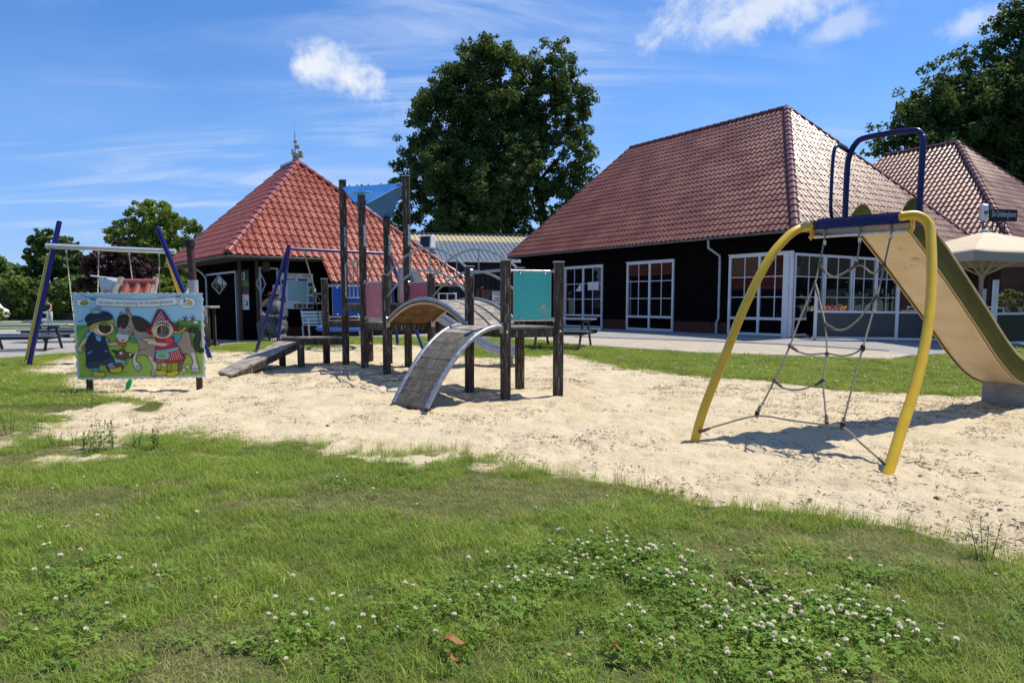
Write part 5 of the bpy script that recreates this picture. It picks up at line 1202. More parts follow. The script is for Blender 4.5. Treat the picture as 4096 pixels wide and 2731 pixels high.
# ================= SMALL TILED HUT AND FLAG BEHIND THE BOARD =================
def hut():
    zc=V((0,0,1)); y=14.6; a=at(486,1112,y); b=at(622,1114,y); ztop=a.z; g=el(a.x,y)
    t=thing('toy_hut','small grey wooden hut with a little red pantile roof behind the board','hut',tuple(V(((a.x+b.x)/2,y,g))))
    # roof slopes towards the viewer
    for x,lean in((a.x,-.05),(b.x,.05)):
        MB().beam(V((x,y+.02,ztop)),V((x+lean*2.4,y-.62,ztop-.92)),.10,.10).build('gable_board','plank',t,bevel=.008)
    d=V((1,0,0)); up=V((0,.55,.80)).normalized(); O=V((a.x+.10,y-.58,ztop-.86)); me,tv,tf=tile_mesh(.22,.30,.055,'roof_tile','tileK'); n=up.cross(d)*-1; n=n if n.z>0 else -n
    n=d.cross(up); n=n if n.z>0 else -n
    for r in range(3):
        for c in range(3):
            mt=Matrix(((d.x,up.x,n.x,0),(d.y,up.y,n.y,0),(d.z,up.z,n.z,0),(0,0,0,1))); mt.translation=O+d*(c*.22)+up*(r*.30); o=mkobj('roof_tile',me,t); o.matrix_basis=mt
    for k in range(3):
        p=O+d*(k*.205)+up*.93+n*.0; MB().tube([p,p+d*.235],[.085,.072],10).build('ridge_tile','capK',t,smooth=50)
    MB().box(V(((a.x+b.x)/2,y+.05,(g+ztop-.1)/2)),(b.x-a.x+.1,.05,ztop-.1-g)).build('back_wall','fence',t)
    for k in range(5): MB().box(V((a.x+.1+k*.16,y-.5,(g+ztop-.85)/2)),(.15,.03,ztop-.85-g)).build('board','greyboard',t)
    xa,xb=at(372,1300,y-.45).x,a.x
    for k in range(6): MB().box((xa+(xb-xa)*(k+.5)/6,y-.45,(g+1.25)/2),((xb-xa)/6*.96,.03,1.25-g)).build('board','darkwood',t)
    p=at(362,1103,y-.05); q=at(482,1118,y-.05)
    f=thing('flag','white and yellow ice cream flag on a horizontal stick by the toy hut','flag',tuple(q))
    MB().tube([p,q+V((.06,.05,0))],.014,7).build('flag_stick','white',f,smooth=50)
    mb=MB(); nu,nv=10,6; a0=at(388,1108,y-.05); L=(q-a0)
    for i in range(nu+1):
        for j in range(nv+1):
            u,v_=i/nu,j/nv; P=a0+L*u-zc*(.62*v_)+V((.10*v_*(1-u),.035*math.sin(u*7+v_*3),0))
            mb.v.append(tuple(P))
    for i in range(nu):
        for j in range(nv):
            k=i*(nv+1)+j; mb.f.append((k,k+1,k+nv+2,k+nv+1)); mb.m.append(1 if j>=3-(1 if i in(2,3,6,7) else 0) and j>1 else 0)
    o=mb.build('flag_cloth',[flat('flag_white',(.62,.67,.74)),flat('flag_yellow',(.66,.56,.16))],f,smooth=60); o.modifiers.new('s','SOLIDIFY').thickness=.004
    mb=MB(); text_mb('IJSBOERKE',.07,mb,a0+L*.20-zc*.30+V((.04,-.055,0)),L.normalized()+zc*.1,zc,.36); mb.build('lettering',flat('flag_red',(.35,.05,.03)),f)
M['greyboard']=pm('grey_boards',(.10,.10,.105),(.15,.15,.155),6,.8,st=(3,3,.6))
hut()
# ================= STOVE PIPE, COUNTER =================
def stove():
    zc=V((0,0,1)); y=19.0; a=at(752,968,y); b=at(776,1210,y); g=el(b.x,y)
    t=thing('garden_stove','iron garden stove with tall rusty black flue pipe by the kiosk','stove',(b.x,y,g))
    x=b.x; MB().tube([V((x,y,g+.9)),V((x,y,g+1.85))],.125,12).build('pipe_base','zinc',t,smooth=50)
    MB().tube([V((x,y,g+1.85)),V((x-.05,y,a.z-.1))],.095,12).build('flue_pipe','fluepipe',t,smooth=50)
    MB().lathe([(.1,-.12),(.135,-.12),(.14,.05),(.11,.07)],V((x-.05,y,a.z)),12).build('flue_cap','fluecap',t,smooth=40)
    MB().lathe([(.2,0),(.32,.1),(.34,.6),(.28,.85),(.12,.95)],V((x,y,g+.0)),14).build('stove_body','fluecap',t,smooth=50)
M['fluepipe']=pm('flue_iron',(.045,.032,.03),(.075,.05,.045),8,.7,.4); M['fluecap']=pm('flue_cap_iron',(.012,.011,.011),(.025,.02,.02),20,.8,bump=.5)
stove()
def counter():
    zc=V((0,0,1)); y=19.3; a=at(585,1228,y); b=at(856,1232,y); g=el(b.x,y); zt=a.z
    t=thing('serving_counter','weathered white plank counter with grey top beside the kiosk','counter',((a.x+b.x)/2,y,g))
    MB().box(((a.x+b.x)/2,y+.1,zt),(b.x-a.x,.6,.06)).build('counter_top','zinc',t,bevel=.008)
    n=12; x0,x1=a.x+.05,b.x-.14
    for k in range(n): MB().box((x0+(x1-x0)*(k+.5)/n,y-.1,(g+zt)/2+.02),((x1-x0)/n*.95,.025,zt-g-.1)).build('board','greyboard' if k<n-3 else ('plank' if k!=n-1 else 'whiteb'),t)
    for x in(x0,x1): MB().box((x,y+.32,(g+zt)/2),(.07,.07,zt-g-.06)).build('leg','darkwood',t); MB().box((x,y-.06,(g+zt)/2),(.06,.05,zt-g-.06)).build('leg','darkwood',t)
    p=G(845,1383); s=thing('sandbag','black plastic weight bag on the paving beside the counter','bag',tuple(p))
    mb=MB(); mb.ell(p+zc*.06,(.26,.17,.08),12,7); mb.ell(p+V((-.18,.03,.10)),(.14,.12,.07),10,6); mb.build('bag_body','black',s,smooth=60)
counter()
# ================= GORILLA STATUE =================
def gorilla():
    g=G(1098,1362); zc=V((0,0,1)); s=1.03
    t=thing('gorilla_statue','grey sitting gorilla statue in a red cap beside the kiosk door','statue',tuple(g))
    def rem(mb,name,mat,vox=.022,sm=6):
        o=mb.build(name,mat,t,smooth=180); r=o.modifiers.new('r','REMESH'); r.mode='VOXEL'; r.voxel_size=vox; r.use_smooth_shade=True
        q=o.modifiers.new('s','SMOOTH'); q.iterations=sm; q.factor=.5; return o
    def q(x,y,z): return g+V((x*s,y*s,z*s))
    # seen from its left side: faces left (-x), turned a little to the viewer
    mb=MB()
    mb.ell(q(.06,.05,.42),(.36,.34,.44)); mb.ell(q(.12,.05,.80),(.31,.30,.32)); mb.ell(q(.05,.05,1.0),(.28,.29,.20)); mb.ell(q(-.04,.03,1.16),(.20,.19,.19)); mb.ell(q(.0,.05,1.26),(.17,.17,.14))
    mb.tube([q(.17,-.22,1.0),q(.30,-.28,.72),q(.10,-.38,.66),q(-.22,-.30,.72),q(-.28,-.20,.82)],[.15,.13,.12,.10,.08],10)
    mb.tube([q(-.05,.30,.98),q(-.18,.32,.72),q(-.30,.05,.80)],[.14,.12,.09],10)
    mb.tube([q(.22,-.20,.22),q(-.12,-.30,.55),q(-.26,-.28,.50),q(-.24,-.28,.10)],[.24,.20,.17,.13],10)
    mb.tube([q(.1,.25,.25),q(-.22,.25,.5),q(-.30,.22,.10)],[.2,.18,.13],10)
    mb.ell(q(.02,-.05,.10),(.42,.36,.12))
    rem(mb,'body','ape',.022,3)
    f=MB(); f.ell(q(-.20,-.02,1.12),(.11,.12,.105)); f.ell(q(-.12,-.03,1.20),(.09,.13,.06)); f.ell(q(-.24,-.02,1.09),(.09,.10,.07)); rem(f,'face','apeface',.014,3)
    e=MB(); e.ell(q(.03,-.165,1.19),(.05,.025,.065)); e.build('ear','apeface',t,smooth=60)
    for sg in(-1,1): MB().ell(q(-.195,-.02+sg*.055,1.205),(.018,.018,.016),7,5).build('eye','black',t,smooth=60)
    MB().tube([q(-.315,-.08,1.065),q(-.325,-.02,1.055),q(-.31,.05,1.065)],.008,5).build('mouth','black',t)
    MB().ell(q(-.27,-.05,1.04+.0),(.0801,.085,.05)).build('chin','apeface',t,smooth=60)
    c=MB(); c.lathe([(.165,0),(.18,.05),(.15,.10),(.05,.12)],q(.0,.04,1.325),14); c.build('cap','apecap',t,smooth=40)
    c=MB(); c.prism([q(-.03+ -.26*math.cos(a),.04+.16*math.sin(a),1.335) for a in [math.pi*(-.5+i/10) for i in range(11)]],(0,0,.02)); c.build('cap_peak','apecap',t)
    h=MB()
    for k in range(5): h.tube([q(-.26,-.20+k*.02,.80),q(-.31,-.22+k*.035,.88+.02*math.sin(k)),q(-.29,-.22+k*.035,.96-.02*abs(k-2))],[.026,.022,.016],6)
    h.build('hand','bone',t,smooth=60)
    for fx in(-.16,.18):
        h=MB(); h.ell(q(fx,-.36,.07),(.16,.08,.05))
        for k in range(5): h.tube([q(fx-.08+k*.05,-.40,.08),q(fx-.10+k*.055,-.47,.07),q(fx-.10+k*.058,-.52,.035)],[.026,.024,.018],6)
        h.build('foot','bone',t,smooth=60)
gorilla()
# ================= WHITE BENCH =================
def bench():
    p=G(1235,1356); q=K(0,.6,0); d=kr; n=-kl; zc=V((0,0,1)); g=p.z
    O=V((p.x,p.y,g)); L=1.75
    t=thing('garden_bench','white slatted garden bench standing against the kiosk wall','bench',tuple(O+d*L/2))
    def B(u,v_,z): return O+d*u-n*v_+zc*z
    for u in(.03,L-.03):
        MB().beam(B(u,.0,0),B(u-.02,.03,.60),.05,.05).build('leg','whiteb',t,bevel=.006); MB().beam(B(u,.50,0),B(u,.56,.40),.05,.05).build('leg','whiteb',t,bevel=.006); MB().beam(B(u,.48,.38),B(u,.64,.88),.05,.045).build('back_post','whiteb',t,bevel=.006)
        MB().beam(B(u-.01,-.03,.62),B(u,.55,.64),.06,.03).build('arm_rest','whiteb',t,bevel=.006)
    for k in range(4): MB().beam(B(0.02,.06+k*.12,.42),B(L-.02,.06+k*.12,.42),.10,.025).build('seat_slat','whiteb',t,bevel=.004)
    for k in range(4): MB().beam(B(.02,.515+k*.032,.50+k*.105),B(L-.02,.515+k*.032,.50+k*.105),.02,.085,zc-n*.3).build('back_slat','whiteb',t,bevel=.004)
    MB().beam(B(L/2,.50,.44),B(L/2,.63,.86),.045,.02).build('back_rib','whiteb',t)
bench()
# ================= SIGNS ON THE KIOSK WALL =================
def kiosk_signs():
    WR=Wall(K(0,.62,0),kr,-kl,None); zc=V((0,0,1)); e=WR.e
    r=WR.rect(1119,1094,1253,1235); t0,t1,z0,z1=r; w_,h=t1-t0,z1-z0
    t=thing('map_board','large white information board with a pale blue area map','sign',tuple(WR.p((t0+t1)/2,z0,.05)))
    mb=MB(); WR.box(mb,t0,t1,z0,z1,.035,.055); bd=mb.build('board','pr_white',t)
    cols=['pr_white',flat('pr_map',(.30,.52,.62)),'pr_dark','pr_red','pr_blue','pr_green',flat('pr_brown',(.16,.07,.035)),flat('pr_navy',(.02,.04,.12)),flat('pr_road',(.6,.55,.33)),'pr_text']
    m=MB(); 
    def rc(x0,y0,x1,y1,c,o=.0565):
        m.cur=c; m.add([WR.p(t0+w_*x0,z1-h*y1,o),WR.p(t0+w_*x1,z1-h*y1,o),WR.p(t0+w_*x1,z1-h*y0,o),WR.p(t0+w_*x0,z1-h*y0,o)],[(0,1,2,3)])
    rc(.20,.22,.80,.78,1)
    for q in((.02,.18,.14,.32,7),(.02,.36,.14,.54,2),(.02,.62,.14,.82,6),(.17,.15,.45,.2,4),(.52,.15,.8,.21,7),(.84,.26,.98,.36,7),(.84,.40,.98,.58,5),(.84,.64,.98,.82,4),(.38,.86,.76,.98,6),(.80,.86,.99,.98,2),(.84,.15,.98,.24,0)): rc(*q)
    for k in range(6): rc(.40+k*.058,.875,.435+k*.058,.955,[3,8,6,2,8,6][k],.0575)
    for k in range(4): rc(.85+.03*k,.42+.02*k,.90+.02*k,.50,[0,4,7,2][k],.0575)
    m.cur=8
    rr=random.Random(3)
    for k in range(46):
        x,y=rr.uniform(.25,.75),rr.uniform(.27,.73); a=rr.uniform(0,6.28); L=rr.uniform(.03,.12)
        p,q=WR.p(t0+w_*x,z1-h*y,.0575),WR.p(t0+w_*min(.79,max(.21,x+L*math.cos(a))),z1-h*min(.77,max(.23,y+L*math.sin(a))),.0575); s_=(q-p).cross(WR.n).normalized()*.004
        m.add([p+s_,q+s_,q-s_,p-s_],[(0,1,2,3)])
    for x in(.70,.76,.82,.88): rc(x,.035,x+.028,.10,2)
    m.cur=3; text_mb('KAARTPLAZA',.12,m,WR.p(t0+w_*.10,z1-h*.085,.057),e,zc,w_*.40); m.cur=9; text_mb('UNIEKE GRATIS KAARTEN',.05,m,WR.p(t0+w_*.10,z1-h*.12,.057),e,zc,w_*.38); m.cur=7; text_mb('ZININ',.10,m,WR.p(t0+w_*.56,z1-h*.835,.057),e,zc,w_*.2)
    m.build('print',cols,bd)
    r=WR.rect(1087,1140,1117,1195); t0,t1,z0,z1=r
    t=thing('wall_box','white and blue wall box with a round emblem next to the map board','box',tuple(WR.p(t0,z0,.05)))
    mb=MB(); WR.box(mb,t0,t1,z0,z1,.035,.16); b=mb.build('box_body','pr_white',t,bevel=.02); mb=MB(); WR.box(mb,t0+.01,t1-.01,z0-.06,z0,.035,.15); mb.build('box_base','pr_blue',t)
    mb=MB(); c=WR.p((t0+t1)/2,(z0+z1)/2,.163); mb.tube([c+e*.05*math.cos(a)+zc*.07*math.sin(a) for a in [6.283*i/14 for i in range(14)]],.012,5,closed=True); mb.build('emblem','pr_blue',b)
kiosk_signs()
# ================= ANTENNAS, FLOODLIGHT =================
def antenna():
    zc=V((0,0,1)); b=K(3.42,3.4,KA+.05); y=b.y
    t=thing('antenna_mast','short mast with beige antenna boxes and thin whip on kiosk apex','antenna',tuple(b))
    MB().tube([b-zc*.05,b+zc*1.0],.02,7).build('mast','steel',t,smooth=50)
    def bx(px,py,w_,h,dp,yaw,o=0,mat='boxbeige'):
        c=at(px,py,y-o); a=(V((math.cos(yaw),math.sin(yaw),0)),V((-math.sin(yaw),math.cos(yaw),0)),zc)
        q=MB().box(c,(w_,dp,h),a).build('antenna_box',mat,t,bevel=.012); MB().beam(c,V((b.x,b.y,c.z)),.03,.03).build('arm','steel',t); return c
    c=bx(1183,628,.22,.26,.09,.2,.1); MB().ell(c+V((0,-.05,0)),(.035,.02,.035),8,5).build('lens','black',t,smooth=60)
    bx(1204,618,.17,.22,.14,-.3,0); bx(1188,588,.18,.13,.12,.1,.05); bx(1181,567,.11,.12,.10,.4,.0); bx(1170,608,.05,.20,.16,.5,.1)
    p=at(1190,560,y); q=at(1188,491,y); MB().tube([b+zc*.9,V((b.x,b.y,p.z)),V((b.x-.01,b.y,q.z))],[.012,.01,.006],5).build('whip','steel',t)
M['boxbeige']=pm('antenna_beige',(.36,.34,.27),(.42,.40,.33),9,.6)
antenna()
def floodlight():
    zc=V((0,0,1)); y=32.; c=at(1708,970,y); g=.42
    t=thing('floodlight','white boxy floodlight on a pole above the kiosk roof edge','floodlight',(c.x,y,g))
    MB().tube([V((c.x,y+.1,g-.1)),V((c.x,y+.1,c.z-.3))],.05,8).build('pole','gutter',t,smooth=50)
    a=V((.92,-.39,0)); b=V((.39,.92,0))
    MB().prism([c+b*.25+a*-.28+zc*-.32,c+b*-.22+a*-.28+zc*-.32,c+b*-.15+a*-.28+zc*.30,c+b*.25+a*-.28+zc*.33],a*.58).build('housing','white',t,bevel=.02)
    MB().prism([c+b*-.225+a*-.22+zc*-.29,c+b*-.225+a*.24+zc*-.29,c+b*-.165+a*.24+zc*.25,c+b*-.165+a*-.22+zc*.25],b*-.01).build('lens','glass',t)
    MB().box(c+zc*-.36,(.5,.3,.06),(a,b,zc)).build('bracket','gutter',t); MB().box(c+zc*-.46,(.7,.34,.05),(a,b,zc)).build('bracket','black',t)
floodlight()
# ================= STEEL SHED, FENCE =================
def shed():
    zc=V((0,0,1)); a=V((-7.2,34.5,0)); d=V((.975,.22,0)).normalized(); n=V((-d.y,d.x,0)); L=13.; g=.42
    p=at(1764,1049,0+36.); 
    ze=3.52; D=4.6; zr=5.25
    t=thing('steel_shed','long low shed with grey corrugated steel roof and beige ridge strip','building',tuple(a+d*L/2+n*D+zc*g))
    def S(u,v_,z): return a+d*u+n*v_+zc*z
    def corr(v0,v1,z0,z1,mat,name):
        mb=MB(); w_=.25; k=int(L/w_); pr=[(0,0),(.10,0),(.125,.045),(.205,.045),(.23,0)]
        up=(S(0,v1,z1)-S(0,v0,z0)).normalized(); nr=d.cross(up); nr=nr if nr.z>0 else -nr
        xs=[(i*w_+x,h) for i in range(k) for x,h in pr]
        for x,h in xs: mb.v.append(tuple(S(x,v0,z0)+nr*h))
        for x,h in xs: mb.v.append(tuple(S(x,v1,z1)+nr*h))
        m=len(xs); mb.f=[(i,i+1,m+i+1,m+i) for i in range(m-1)]; mb.m=[0]*len(mb.f); mb.build(name,mat,t)
    f=.72; zm=ze+(zr-ze)*f
    corr(-.15,D*f,ze,zm,'shedroof','roof_sheet'); corr(D*f+.0,D,zm+.004,zr,'shedbeige','roof_sheet')
    MB().prism([S(0,D,zr),S(L,D,zr),S(L,2*D,ze),S(0,2*D,ze)],(0,0,.05)).build('roof','shedroof',t)
    MB().beam(S(0,D,zr+.05),S(L,D,zr+.05),.3,.04).build('ridge_cap','shedroof',t)
    MB().prism([S(0,.06,g-.1),S(L,.06,g-.1),S(L,2*D-.2,g-.1),S(0,2*D-.2,g-.1)],(0,0,ze-g+.05)).build('wall','shedwall',t)
    k=int(L/.24)
    for i in range(k): MB().box(S((i+.5)*L/k,.03,(g+ze)/2-.05),(L/k*.9,.045,ze-g-.05),(d,n,zc)).build('wall_board','shedwall',t)
    MB().tube([S(0,-.2,ze-.02),S(L,-.2,ze-.02)],.05,6).build('gutter','gutter',t,smooth=60)
shed()
def fence():
    zc=V((0,0,1)); y0=30.5; a=at(1905,1160,y0); b=at(2100,1160,y0+1.2); g=.42; zt=a.z+.02; d=V((b.x-a.x,b.y-a.y,0)); L=d.length; d.normalize(); n=V((d.y,-d.x,0))
    t=thing('board_fence','dark brown vertical board fence between kiosk and hall','fence',(a.x,y0,g)); A=V((a.x,a.y,0))
    k=16
    for i in range(k): MB().box(A+d*((i+.5)*L/k)+zc*((g+zt)/2+random.uniform(-.02,.02)),(L/k*.9,.025,zt-g),(d,n,zc)).build('board','fence',t)
    for z in(g+.3,zt-.25): MB().beam(A+zc*z-n*.03,A+d*L+zc*z-n*.03,.04,.08).build('rail','fence',t)
    for u in(.25,L*.55): MB().box(A+d*u+zc*((g+zt+.12)/2)+n*.03,(.12,.12,zt+.12-g),(d,n,zc)).build('post','postred',t,bevel=.01)
    W=Wall(A,d,n,None); r=W.rect(1968,1166,2010,1232)
    p=thing('notice_board','white notice with coloured pictures hung on the brown board fence','sign',tuple(W.p(r[0],r[2],.03)))
    mb=MB(); W.box(mb,*r,.02,.035); b_=mb.build('board','pr_white',p); mb=MB(); w_,h=r[1]-r[0],r[3]-r[2]; ms=['pr_red','pr_green','pr_blue','pr_brown','pr_text']
    for x0,y0_,x1,y1,c in((.1,.05,.22,.16,1),(.25,.07,.8,.13,0),(.2,.36,.7,.42,1),(.1,.5,.3,.62,0),(.42,.46,.55,.62,0),(.7,.5,.85,.62,3),(.1,.66,.3,.74,0),(.4,.74,.75,.92,3),(.25,.2,.85,.23,4)):
        mb.cur=c; mb.add([W.p(r[0]+w_*x0,r[3]-h*y1,.037),W.p(r[0]+w_*x1,r[3]-h*y1,.037),W.p(r[0]+w_*x1,r[3]-h*y0_,.037),W.p(r[0]+w_*x0,r[3]-h*y0_,.037)],[(0,1,2,3)])
    mb.build('print',ms,b_)
M['postred']=pm('post_redbrown',(.10,.022,.016),None)
fence()
# ================= PICNIC TABLES =================
def picnic(loc,rz,label,L=1.9):
    t=thing('picnic_table',label,'picnic table',loc,rz,'picnic tables',local=True)
    for k in range(5): MB().box((0,-.30+k*.15,.75),(L,.14,.04)).build('top_plank','table',t,bevel=.005)
    for s in(-1,1):
        for k in range(2): MB().box((0,s*(.66+k*.145),.45),(L,.135,.04)).build('bench_plank','table',t,bevel=.005)
        MB().box((0,s*.80,.40),(L*.9,.02,.10)).build('bench_apron','tabled',t)
    for x in(-L*.36,L*.36):
        for s in(-1,1): MB().beam((x,s*.26,.73),(x,s*.70,0.0),.10,.05,(1,0,0)).build('leg','tabled',t,bevel=.005)
        MB().box((x+.06,0,.70),(.045,.72,.09)).build('top_bearer','tabled',t); MB().box((x+.06,0,.385),(.045,1.6,.09)).build('bench_bearer','tabled',t)
    return t
def tables():
    g=G(120,1398); a=picnic((-14.9,21.6,el(-14.9,21.6)+.012),rad(14),'blue grey picnic table with dark legs behind the leaning yellow swing leg',2.3)
    copy_tree(a,label='blue grey picnic table further along the paved square near the woman'); b=[o for o in COL.objects if o.name.startswith('picnic_table') and o is not a][-1]
    b.location=(-16.6,26.2,el(-16.6,26.2)+.012); b.rotation_euler=(0,0,rad(14))
    p=(G(2180,1400)+G(2290,1392))/2; c=copy_tree(a,label='blue grey picnic table on the lawn behind the teal play panel'); c.location=(1.35,18.75,el(1.35,18.75)+.02); c.rotation_euler=(0,0,rad(-20)); c.scale=(.72,.9,.98)
tables()
# ================= TERRACE =================
def parasol():
    zc=V((0,0,1)); y=20.5; c=at(3925,1040,y); g=el(c.x,y); zb=c.z+.12; zt=at(3935,928,y).z
    t=thing('parasol','large square beige parasol with grey valance over the terrace','parasol',(c.x,y,g))
    ang=.12; e=V((math.cos(ang),math.sin(ang),0)); f=V((-math.sin(ang),math.cos(ang),0)); h=1.75; O=V((c.x+.05,y,0))
    mb=MB(); n=8
    cs=[(-1,-1),(1,-1),(1,1),(-1,1)]; rings=[]
    for k in range(n+1):
        r=1-k/n; z=zb+(zt-zb)*(1-r**1.15)
        ring=[]
        for i in range(4):
            a,b=cs[i],cs[(i+1)%4]
            for j in range(8):
                s=j/8; x=a[0]+(b[0]-a[0])*s; y_=a[1]+(b[1]-a[1])*s; sag=-.07*math.sin(math.pi*s)*r
                ring.append(O+e*x*h*max(r,.03)+f*y_*h*max(r,.03)+zc*(z+sag*.6))
        rings.append(ring); mb.v+= [tuple(p) for p in ring]
    mb.f=[(k*32+i,k*32+(i+1)%32,k*32+32+(i+1)%32,k*32+32+i) for k in range(n) for i in range(32)]; mb.m=[0]*len(mb.f)
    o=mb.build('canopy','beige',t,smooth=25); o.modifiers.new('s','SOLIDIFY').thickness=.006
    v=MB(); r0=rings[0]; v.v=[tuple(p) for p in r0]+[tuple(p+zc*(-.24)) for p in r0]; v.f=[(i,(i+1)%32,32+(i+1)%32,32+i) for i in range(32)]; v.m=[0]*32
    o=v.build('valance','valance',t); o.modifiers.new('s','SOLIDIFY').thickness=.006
    MB().lathe([(.06,-.05),(.12,0),(.10,.05),(.02,.07)],O+zc*(zt+.0),12).build('finial','zinc',t,smooth=40)
    MB().tube([O+zc*(g-.0),O+zc*zt],.05,10).build('pole','beigepole',t,smooth=50); MB().box(O+zc*(g+.05),(.8,.8,.1)).build('base','concrete',t,bevel=.02)
    hub=O+zc*(zb-.58); MB().tube([hub-zc*.06,hub+zc*.06],.08,10).build('hub','beigepole',t,smooth=50)
    for i in range(8):
        a=i*math.pi/4+ang+.4; p=hub+V((math.cos(a),math.sin(a),0))*1.05+zc*.52; MB().beam(hub,p,.03,.045).build('strut','beigepole',t)
parasol()
def screen(name,label,x0,y0,x1,y1,h,mid,npan,postw=.09,leftpost=True,pm_='greypanel',hp=None):
    zc=V((0,0,1)); a,b=G(x0,y0),G(x1,y1); d=V((b.x-a.x,b.y-a.y,0)); L=d.length; d.normalize(); n=V((d.y,-d.x,0)); n=n if n.y<0 else -n
    t=thing(name,label,'windscreen',tuple(a),group=None)
    def p(u,z,o=0.): return V((a.x,a.y,0))+d*u+n*o+zc*(a.z+.03+(b.z-a.z)*u/L+z)
    for k in range(npan+1):
        u=L*k/npan; MB().box(p(u,(hp or h)/2),(postw,.07,hp or h),(d,n,zc)).build('post','white',t,bevel=.006)
        MB().box(p(u,-.015),(.06,.06,.04),(d,n,zc)).build('foot','black',t)
    for k in range(npan):
        u0,u1=L*k/npan+postw/2,L*(k+1)/npan-postw/2; uc=(u0+u1)/2
        for z,hh in((.05,.06),(mid,.06)): MB().beam(p(u0,z),p(u1,z),.05,hh).build('frame_rail','white',t)
        MB().box(p(uc,(.08+mid-.03)/2),(u1-u0,.02,mid-.11),(d,n,zc)).build('panel',pm_,t)
        MB().box(p(uc,(mid+.03+h)/2),(u1-u0,.008,h-mid-.03),(d,n,zc)).build('glass_pane','clear',t)
    return t
screen('windscreen','white framed terrace windscreen with dark grey panels below clear glass',3258,1360,3925,1372,1.5,.82,2)
screen('windscreen','taller white windscreen post with dark green panel right of the slide',3968,1384,4420,1372,1.62,.84,2,.155,pm_='greenpanel',hp=1.75)
def planter():
    zc=V((0,0,1)); y=22.0; c=at(3305,1245,y); g=el(c.x,y)
    t=thing('flower_planter','black wooden planter on castors filled with red and yellow flowers','planter',(c.x,y,g))
    x0=at(3238,1250,y).x; x1=at(3385,1250,y).x; zt=c.z
    MB().box(((x0+x1)/2,y,(zt+g+.1)/2),(x1-x0,.42,zt-g-.1)).build('planter_box','blackwall',t,bevel=.015)
    for x in(x0+.08,x1-.08): MB().tube([V((x,y-.15,g+.05)),V((x+.03,y-.15,g+.05))],.05,8).build('castor','black',t); MB().tube([V((x,y+.15,g+.05)),V((x+.03,y+.15,g+.05))],.05,8).build('castor','black',t)
    for nm,col,cx,n in(('red_flowers',(.55,.03,.02),.62,170),('yellow_flowers',(.65,.45,.03),.12,60),('leaves',(.05,.11,.03),.5,160)):
        mb=MB()
        for i in range(n):
            if nm=='red_flowers': x=random.uniform(x0+.45,x1-.02)
            elif nm=='yellow_flowers': x=random.choice([random.uniform(x0,x0+.5),random.uniform(x1-.3,x1)])
            else: x=random.uniform(x0,x1)
            p=V((x,y+random.uniform(-.22,.2),zt+abs(random.gauss(.08,.06)) if nm!='leaves' else zt+random.uniform(0,.12))); a=V((random.gauss(0,1),random.gauss(0,1),random.gauss(0,1))).normalized(); b=a.orthogonal().normalized(); s=random.uniform(.015,.03)
            mb.add([p+a*s,p+b*s,p-a*s,p-b*s],[(0,1,2,3)])
        mb.build(nm,flat('fl_'+nm,col,.7),t)
planter()
def terrace_bits():
    zc=V((0,0,1)); y=23.5; c=at(4040,1190,y); g=el(c.x,y)
    t=thing('potted_shrub','bushy yellow green shrub in a dark trough behind the windscreen','shrub',(c.x,y,g))
    MB().box((c.x+.2,y,g+.3),(1.5,.4,.6)).build('trough','blackwall',t,bevel=.01)
    leafcloud('foliage',t,[(V((c.x,y,c.z)),(.42,.3,.32))],900,.05,LM['bush'],cl=40)
    # white curved terrace chair arms behind the glass
    for k,(px,lab) in enumerate(((3650,'white metal terrace chair behind the grey windscreen panels'),(3960,'white metal terrace chair beside the tall windscreen post'))):
        y=22.3; c=at(px,1232,y); g=el(c.x,y); q=thing('terrace_chair',lab,'chair',(c.x,y,g))
        MB().tube(polyline([V((c.x-.27,y-.2,g)),V((c.x-.27,y-.22,c.z-.05)),V((c.x-.25,y-.2,c.z)),V((c.x,y+.2,c.z+.03)),V((c.x+.25,y-.2,c.z)),V((c.x+.27,y-.22,c.z-.05)),V((c.x+.27,y-.2,g))],4),.016,6).build('frame','white',q,smooth=50)
        MB().box((c.x,y,g+.44),(.46,.46,.04)).build('seat','greypanel',q,bevel=.01); MB().box((c.x,y+.22,g+.68),(.44,.03,.36)).build('backrest','greypanel',q,bevel=.01)
        for s in(-.2,.2): MB().tube([V((c.x+s,y+.2,g)),V((c.x+s,y+.2,g+.6))],.014,6).build('leg','white',q)
